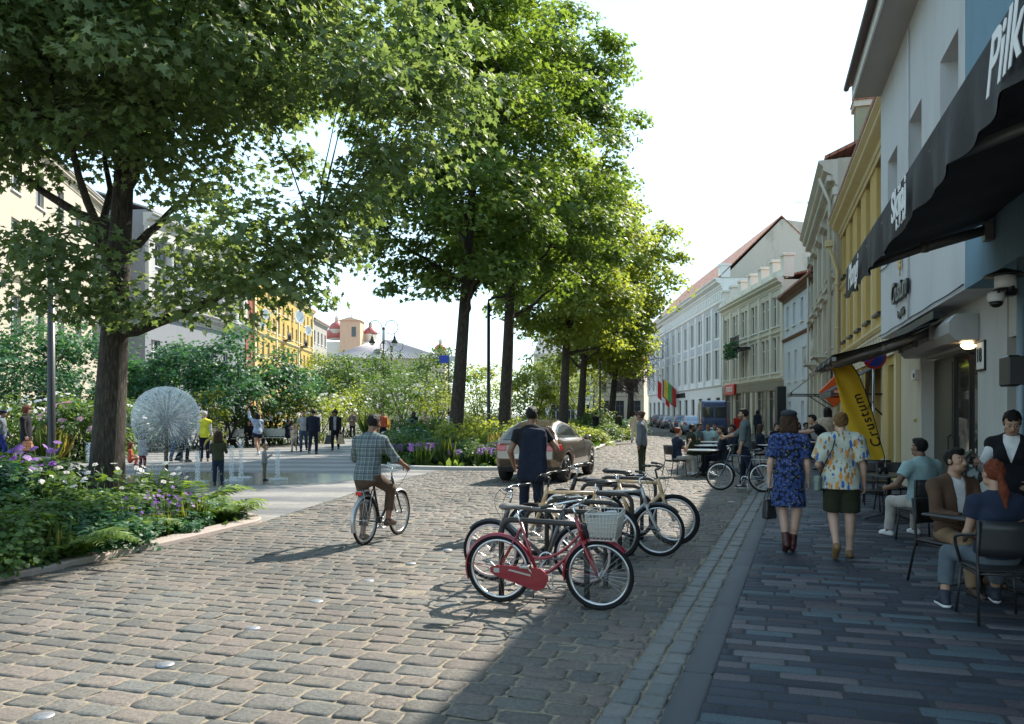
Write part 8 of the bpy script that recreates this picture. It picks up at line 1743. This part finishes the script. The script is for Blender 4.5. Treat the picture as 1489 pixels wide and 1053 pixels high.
# --- man pushing the dark bicycle and the guests at the pale tables
bmn, W = person('dark haired man in a grey green shirt pushing a bicycle', (AX(1083, 18.2), 18.2), PI*.88, 1.78, dict(WALK, th_r=(.02, .12, -1), sh_r=(0, .05, -1), th_l=(0, -.25, -1), sh_l=(0, -.75, -1), ua_l=(-.05, .1, -1), fa_l=(.0, .25, -1), ua_r=(.1, .75, -.65), fa_r=(0, .95, -.3)), 'm', 'tan', .012, T(C_gt, 'roll', gr=.022, hem=-.12, drape=True, collar=True), B(C_navy), SH(S_brn, sole=S_wht), ('short', 'black'), beard=(.35, .3, .28), footpitch=dict(l=.6))
PT = 'guests at the pale street tables'; CT = 'chairs at the pale street tables'
table('nearest pale round cafe table on the cobbles', AX(1022, 21.6), 21.6, 'pale', 0, 'pale round tables on the cobbles'); table('second pale round cafe table behind the nearest', AX(1029, 24.6), 24.6, 'pale', 0, 'pale round tables on the cobbles'); table('third pale round cafe table farthest in the row', AX(1036, 27.6), 27.6, 'pale', 0, 'pale round tables on the cobbles')
def guest(label, px, Y, fc, kw, chl, ckind='plain'):
    x, y = AX(px, Y), Y; chair(chl, x-.06*math.cos(fc), y-.06*math.sin(fc), fc, ckind, CT); return person(label, (x, y), fc, kw.pop('h', 1.74), dict(SIT, **kw.pop('pose', {})), vox=kw.pop('vox', .014), seat=.455, group=PT, **kw)
guest('woman with auburn hair and white trousers seated left of the nearest pale table', 984, 21.9, .35, dict(sex='f', skin='fair', top=T(C_dn, 'short'), bottom=B(C_pale), shoes=SH(S_wht), hair=('bun', 'auburn'), h=1.68, pose=dict(fa_r=(-.1, .6, .8), ua_r=(.1, .5, -.8))), 'black chair under the woman in white trousers')
guest('bearded man in a dark suit and brown shoes seated right of the nearest pale table', 1050, 22.0, PI-.25, dict(skin='tan', top=[T(C_wht, gr=.008), T(C_navy, 'long', 'open', gr=.024, hem=-.14, name='suit_jacket', v=.07, vk=.2)], bottom=B(C_navy), shoes=SH(S_brn), hair=('short', 'brown'), beard=(.35, .28, .22), pose=dict(th_r=(.1, 1, -.15), sh_r=(.0, .5, -1))), 'black chair under the bearded man in the suit')
guest('bald bearded man in an olive jacket seated left of the second pale table', 1004, 24.9, .1, dict(skin='brown', top=T(C_olive, gr=.026), bottom=B(C_olive), shoes=SH(S_blk), hair=('buzz', 'black'), beard=(.2, .17, .15), pose=dict(fa_r=(-.5, .6, .5), fa_l=(.5, .6, .5)), h=1.78), 'black chair under the bald bearded man')
guest('dark haired man in a navy top seated right of the second pale table', 1066, 24.8, PI+.2, dict(skin='brown', top=T(C_navy, gr=.02), bottom=B(C_navy), shoes=SH(S_blk), hair=('short', 'black')), 'black chair under the dark haired man in navy')
guest('man in a mint tee seated facing us at the third pale table', 1029, 28.4, -PI/2-.2, dict(skin='brown', top=T(C_mint, 'short'), bottom=B(C_navy), shoes=SH(S_wht), hair=('buzz', 'black'), vox=.017), 'black chair under the mint tee man facing us')
guest('second man in a mint tee, right of the first at the third pale table', 1038, 29.0, -PI/2+.1, dict(skin='brown', top=T(C_mint, 'short'), bottom=B(C_navy), shoes=SH(S_wht), hair=('short', 'black'), vox=.017), 'black chair under the second mint tee man')
guest('man in a pale shirt seated left of the third pale table', 1015, 28.2, -.7, dict(skin='brown', top=T(C_gt, 'short'), bottom=B(C_navy), shoes=SH(S_wht), hair=('short', 'brown'), vox=.017), 'black chair under the man in the pale shirt')
table('pale cafe table near the woman in white trousers by the house fronts', AX(1121, 25.0), 25.0, 'pale', 0, 'pale round tables on the cobbles'); table('pale cafe table in the far crowd by the white house', AX(1170, 27.5), 27.5, 'pale', 0, 'pale round tables on the cobbles')
guest('woman with loose hair and white trousers seated by the far pale table', 1104, 25.2, .2, dict(sex='f', top=T(C_navy), bottom=B(C_pale), shoes=SH(S_wht), hair=('wavy', 'brown'), vox=.018), 'black chair under the far woman in white trousers')
CR = [(1128, 28.5, 'in a dark top beside the far pale table', C_blk, 'black', -1.2), (1140, 29.5, 'in dusty pink in the far crowd', C_pink, 'brown', -1.7), (1170, 30, 'in navy left of the leaning man', C_navy, 'black', -1.0), (1160, 31, 'in maroon at the back of the far crowd', C_maroon, 'brown', -2), (1187, 30.5, 'in grey behind the leaning man', C_gtee, 'black', -2.2), (1215, 24.0, 'in a dark blue suit by the yellow banner', C_navy, 'black', PI*.8)]
for i, (px, Y, w_, cm, hc_, fc) in enumerate(CR): guest('seated guest '+w_, px, Y, fc, dict(sex='mf'[i % 2], skin=['tan', 'fair', 'brown'][i % 3], top=T(cm), bottom=B(C_navy), shoes=SH(S_blk), hair=(['short', 'wavy'][i % 2], hc_), vox=.02), 'black chair under the guest '+w_)
person('man in a dark tee leaning over toward a table with arms stretched out', (AX(1206, 20.5), 20.5), PI*.95, 1.8, dict(STAND, th_r=(.05, .15, -1), th_l=(-.05, -.2, -1), sh_l=(-.02, -.25, -1), ua_r=(.1, .9, -.35), fa_r=(0, .95, .0), ua_l=(-.1, .9, -.35), fa_l=(0, .95, 0)), 'm', 'tan', .015, T(C_blk, 'short'), B(C_navy), SH(S_blk), ('short', 'black'), lean=(0, .85, 1), head=(0, .5))
person('woman with long dark hair and a beige coat seen from behind by the awning', (AX(1203, 22.5), 22.5), PI*.5, 1.84, STAND, 'f', 'fair', .015, T(C_beige, gr=.035, hem=-.35, drape=True, flare=.05, name='coat'), B(C_navy), SH(S_blk), ('long', 'black'))
person('dark dressed person standing at the doorway of the cream house', (AX(1101, 52), 52), PI*.3, 1.85, STAND, 'f', 'tan', .025, T(C_navy, gr=.03, hem=-.3, drape=True), B(C_navy), SH(S_blk), ('long', 'black'))
for lab, px, Y, c1, hm in [('woman with a hat strolling along the far island kerb', 922, 45, C_beige, 'brim'), ('person in dark red strolling on the far street', 930, 60, C_maroon, None), ('person in olive standing in the far island planting', 899, 52, C_olive, None), ('person in dark clothes walking by the far island trunks', 866, 56, C_blk, None)]:
    person(lab, (AX(px, Y), Y), PI*.4, 1.74, WALK, 'mf'[len(lab) % 2], 'tan', .024, T(c1, gr=.02), B(C_pale if hm else C_navy), SH(S_blk), ('short', 'black'), hat=dict(kind=hm, mat=C_blk) if hm else None)
# --- people in the square
SQG = 'people strolling in the square'
person('man in navy at the left picture edge walking through the planting', (AX(2, 28), 28), .3, 1.8, WALK, 'm', 'brown', .016, T(C_grey, gr=.022, hem=-.1), B(cloth('royal_blue_trousers', (.025, .035, .16))), SH(S_blk), ('short', 'black'), hat=dict(kind='flat', mat=C_navy))
cw_, W = person('man with curly red hair in a black jacket carrying a bag', (AX(37, 26), 26), .15, 1.9, dict(STAND, ua_r=(.12, .1, -1), fa_r=(.02, .3, -1)), 'm', 'fair', .015, T(C_blk, gr=.028, hem=-.18, drape=True, name='jacket'), B(C_navy), SH(S_blk), ('curly', 'red'))
handbag('shopping_bag', 'striped orange and dark bag held by the curly red haired man', W['wrr']+Vector((.05, 0, -.06)), .4, .3, .2, cloth('orange_dark_stripe', (.5, .22, .1), 'plaid', (.05, .04, .06), (.05, .04, .06)), .1)
person('white haired woman in a bright yellow vest looking at the fountain', (AX(297, 28.5), 28.5), PI*.62, 1.74, STAND, 'f', 'fair', .014, [T(C_wht, gr=.014), dict(kind='vest', mat=C_yel, sleeve='none', gr=.024, hem=-.12, drape=True, name='vest')], B(C_navy), SH(S_tan), ('short', 'grey'))
person('boy in a dark green top and jeans seen from behind at the fountain', (AX(317, 19.2), 19.2), PI*.56, 1.3, dict(STAND, ua_r=(.25, .2, -.9), fa_r=(-.2, .8, .1), ua_l=(-.25, .2, -.9), fa_l=(.2, .8, .1)), 'm', 'tan', .011, T(C_green, gr=.02), B(cloth('dark_jeans', (.025, .035, .065))), SH(S_blk), ('bob', 'brown'), child=True)
person('child in a mustard top holding arms out behind the boy in green', (AX(314, 24.4), 24.4), -PI*.45, 1.32, dict(STAND, ua_r=(.8, .2, -.5), fa_r=(.3, .4, -.8), ua_l=(-.8, .2, -.5), fa_l=(-.3, .4, -.8)), 'f', 'fair', .014, T(cloth('mustard_knit', (.42, .34, .07)), gr=.022), B(C_jean), SH(S_blk), ('short', 'blond'), child=True)
person('toddler in dusty olive overalls standing in the wet fountain paving', (AX(384, 20.5), 20.5), PI*.1, .94, dict(STAND, ua_r=(.3, .5, -.7), fa_r=(-.3, .6, .3), ua_l=(-.2, .4, -.8), fa_l=(.3, .6, .4)), 'm', 'fair', .01, T(C_gtee, gr=.02), B(C_stat, gr=.025), SH(S_brn), ('short', 'blond'), child=True)
person('girl in a pale dress and maroon leggings left of the fountain stem', (AX(207, 23.5), 23.5), PI*.4, 1.2, STAND, 'f', 'fair', .014, T(C_gtee, gr=.03, hem=-.16, drape=True, flare=.06), B(C_maroon, gr=.01), SH(S_wht), ('bob', 'brown'), child=True)
for lab, px, dx, c in [('man behind the water dome in dark jeans, left one', 257, PI*.5, C_pale), ('man striding behind the water dome in black trousers, right one', 268, .2, C_blk)]: person(lab, (AX(px, 28.2), 28.2), dx, 1.76, WALK, 'm', 'tan', .017, T(c), B(C_jean if 'left' in lab else C_blk), SH(S_blk), ('short', 'black'))
person('child in orange red crouching left of the fountain', (AX(189, 26.5), 26.5), .3, 1.15, dict(SIT, th_r=(.1, .9, .4), sh_r=(0, -.3, -1), th_l=(-.1, .9, .4), sh_l=(0, -.3, -1)), 'f', 'fair', .016, T(C_or), B(C_or), SH(S_brn), ('bob', 'auburn'), seat=.12, child=True)
person('woman in a light blue shirt and navy shorts raising one arm', (AX(374, 32.7), 32.7), PI*.75, 1.72, dict(WALK, ua_r=(.15, .1, -1), fa_r=(0, .2, -1), ua_l=(-.3, .6, .6), fa_l=(-.1, .1, 1)), 'f', 'tan', .015, T(C_lb, gr=.028, hem=-.08), B(C_navy, 'shorts', upto=.42, gr=.03, flare=.03), SH(S_wht), ('bob', 'black'))
person('person in black seated on the first bench by the hedge', (B1[0]+.35, B1[1]-.1), -PI*.35, 1.74, SIT, 'f', 'tan', .018, T(C_blk), B(C_blk), SH(S_blk), ('bob', 'black'), seat=.46)
person('man in a navy suit seated on the second bench waving', (B2[0]+.5, B2[1]-.1), -.2, 1.76, dict(SIT, ua_r=(.2, .6, .2), fa_r=(.1, .4, .9)), 'm', 'brown', .018, T(C_navy, gr=.022), B(C_navy), SH(S_blk), ('short', 'black'), seat=.46)
person('small child in beige walking hand in hand beside the man in grey', (AX(427, 36), 36), -PI*.5, 1.22, WALK, 'f', 'fair', .016, T(C_beige), B(C_beige), SH(S_brn), ('short', 'blond'), child=True)
person('man in a grey tee and jeans walking beside the beige child', (AX(441, 36), 36), -PI*.45, 1.8, dict(WALK, ua_r=(.3, .1, -1), fa_r=(.3, .2, -1)), 'm', 'tan', .016, T(C_gtee, 'short'), B(C_jean), SH(S_blk), ('short', 'brown'))
person('man all in navy walking away past the man in grey', (AX(455, 33.2), 33.2), PI*.52, 1.86, WALK, 'm', 'brown', .016, T(C_navy, gr=.022), B(C_navy), SH(S_blk), ('short', 'black'))
bg_, W = person('man in a black hat and open jacket carrying two shopping bags', (AX(487, 37), 37), -PI*.48, 1.82, WALK, 'm', 'brown', .016, [T(C_gtee, gr=.01), T(C_blk, 'long', 'open', gr=.026, hem=-.14, v=.06, vk=.02, vmin=.05, name='jacket', drape=True)], B(C_blk), SH(S_blk), ('curly', 'black'), hat=dict(kind='brim', mat=C_blk))
handbag('shopping_bag', 'black shopping bag in the hand of the man in the black hat, left one', W['wrr']+Vector((-.05, 0, -.05)), .42, .42, .2, lea, .15); handbag('shopping_bag', 'brown paper shopping bag in the hand of the man in the black hat, right one', W['wrl']+Vector((.03, 0, -.05)), .36, .46, .18, mat('kraft_paper', (.42, .3, .18), .85), .12)
person('man with crossed arms in a grey coat by the tall grass', (AX(512, 53), 53), -PI*.5, 1.8, dict(STAND, ua_r=(.3, .3, -.8), fa_r=(-.9, .4, .1), ua_l=(-.3, .3, -.8), fa_l=(.9, .4, .1)), 'm', 'fair', .022, T(cloth('taupe_coat', (.16, .13, .12)), gr=.024, hem=-.14, drape=True), B(C_blk), SH(S_blk), ('short', 'black'))
TG_ = 'guests on the far garden terrace'
for i, (px, Y, w_, cm, sit) in enumerate([(556, 45, 'in an orange brown top nearest the rider', C_or, 0), (570, 44, 'in olive left on the terrace', C_olive, 1), (583, 47, 'in black at the left terrace table', C_blk, 1), (601, 44, 'in a dark blue shirt standing in the middle of the terrace', C_navy, 0), (618, 50, 'in pink standing behind the terrace tables', C_pink, 0), (612, 45, 'in navy seated under the pink one', C_navy, 1), (628, 47, 'in black seated in the middle terrace', C_blk, 1), (640, 46, 'in rust seated left of the island trunk', C_or, 1), (652, 47, 'in white close to the island trunk', C_wht, 0), (684, 46, 'in dark green right of the island trunk', C_green, 1)]):
    fc = [-1, 0, PI, PI*.5, -2, PI, -.5, PI, 0, 2][i]; x, y = AX(px, Y), Y
    if sit: chair('black chair under the terrace guest '+w_, x-.06*math.cos(fc), y-.06*math.sin(fc), fc, 'plain', 'chairs on the far garden terrace')
    person(('seated' if sit else 'standing')+' guest '+w_, (x, y), fc, 1.76, SIT if sit else STAND, 'mf'[i % 2], ['tan', 'fair', 'brown'][i % 3], .022, T(cm), B(C_pale if i == 3 else C_navy), SH(S_blk), (['short', 'bob'][i % 2], ['black', 'brown'][i % 2]), seat=.455 if sit else None, group=TG_)
for i, (px, Y) in enumerate([(576, 45.5), (606, 46.5), (634, 46.4)]): table(['left', 'middle', 'right'][i]+' table on the far garden terrace', AX(px, Y), Y, 'pale', 0, 'tables on the far garden terrace')
# ================================================================ camera, sun, sky
cam = bpy.data.cameras.new('camera'); co = bpy.data.objects.new('camera', cam); COL.objects.link(co); scene.camera = co
co.location = (0, 0, HC); co.rotation_euler = (PI/2, 0, 0); cam.sensor_width = 36; cam.lens = 36*F/1489; cam.shift_y = 73.5/1489; cam.clip_end = 3000; cam.clip_start = .05
AZ, EL = math.radians(38.0), math.radians(42)      # sun ahead to the right
sd = Vector((math.sin(AZ)*math.cos(EL), math.cos(AZ)*math.cos(EL), math.sin(EL)))
sun = bpy.data.lights.new('sun', 'SUN'); sun.energy = 2.05; sun.angle = math.radians(.55); sun.color = (1, .93, .82)
so = bpy.data.objects.new('sun', sun); COL.objects.link(so); so.rotation_euler = (-sd).to_track_quat('-Z', 'Y').to_euler()
w = bpy.data.worlds.new('World'); scene.world = w; w.use_nodes = True; nt = w.node_tree
bg = nt.nodes['Background']; sk = nt.nodes.new('ShaderNodeTexSky'); sk.sky_type = 'NISHITA'; sk.sun_disc = False
sk.sun_elevation = EL; sk.sun_rotation = AZ; sk.air_density = 1.0; sk.dust_density = .15; sk.ozone_density = 1.6
ga = nt.nodes.new('ShaderNodeGamma'); ga.inputs['Gamma'].default_value = .39; mu = nt.nodes.new('ShaderNodeMixRGB'); mu.blend_type = 'MULTIPLY'; mu.inputs[0].default_value = 1; mu.inputs[2].default_value = (.9, 1.08, 1.12, 1); nt.links.new(sk.outputs[0], ga.inputs['Color']); nt.links.new(ga.outputs[0], mu.inputs[1]); nt.links.new(mu.outputs[0], bg.inputs['Color']); bg.inputs['Strength'].default_value = .15
vs = scene.view_settings; vs.view_transform = 'Standard'; vs.look = 'None'; vs.gamma = 1; vs.exposure = 2.42
scene.cycles.max_bounces = 8; scene.cycles.transparent_max_bounces = 12; scene.cycles.caustics_reflective = False; scene.cycles.caustics_refractive = False
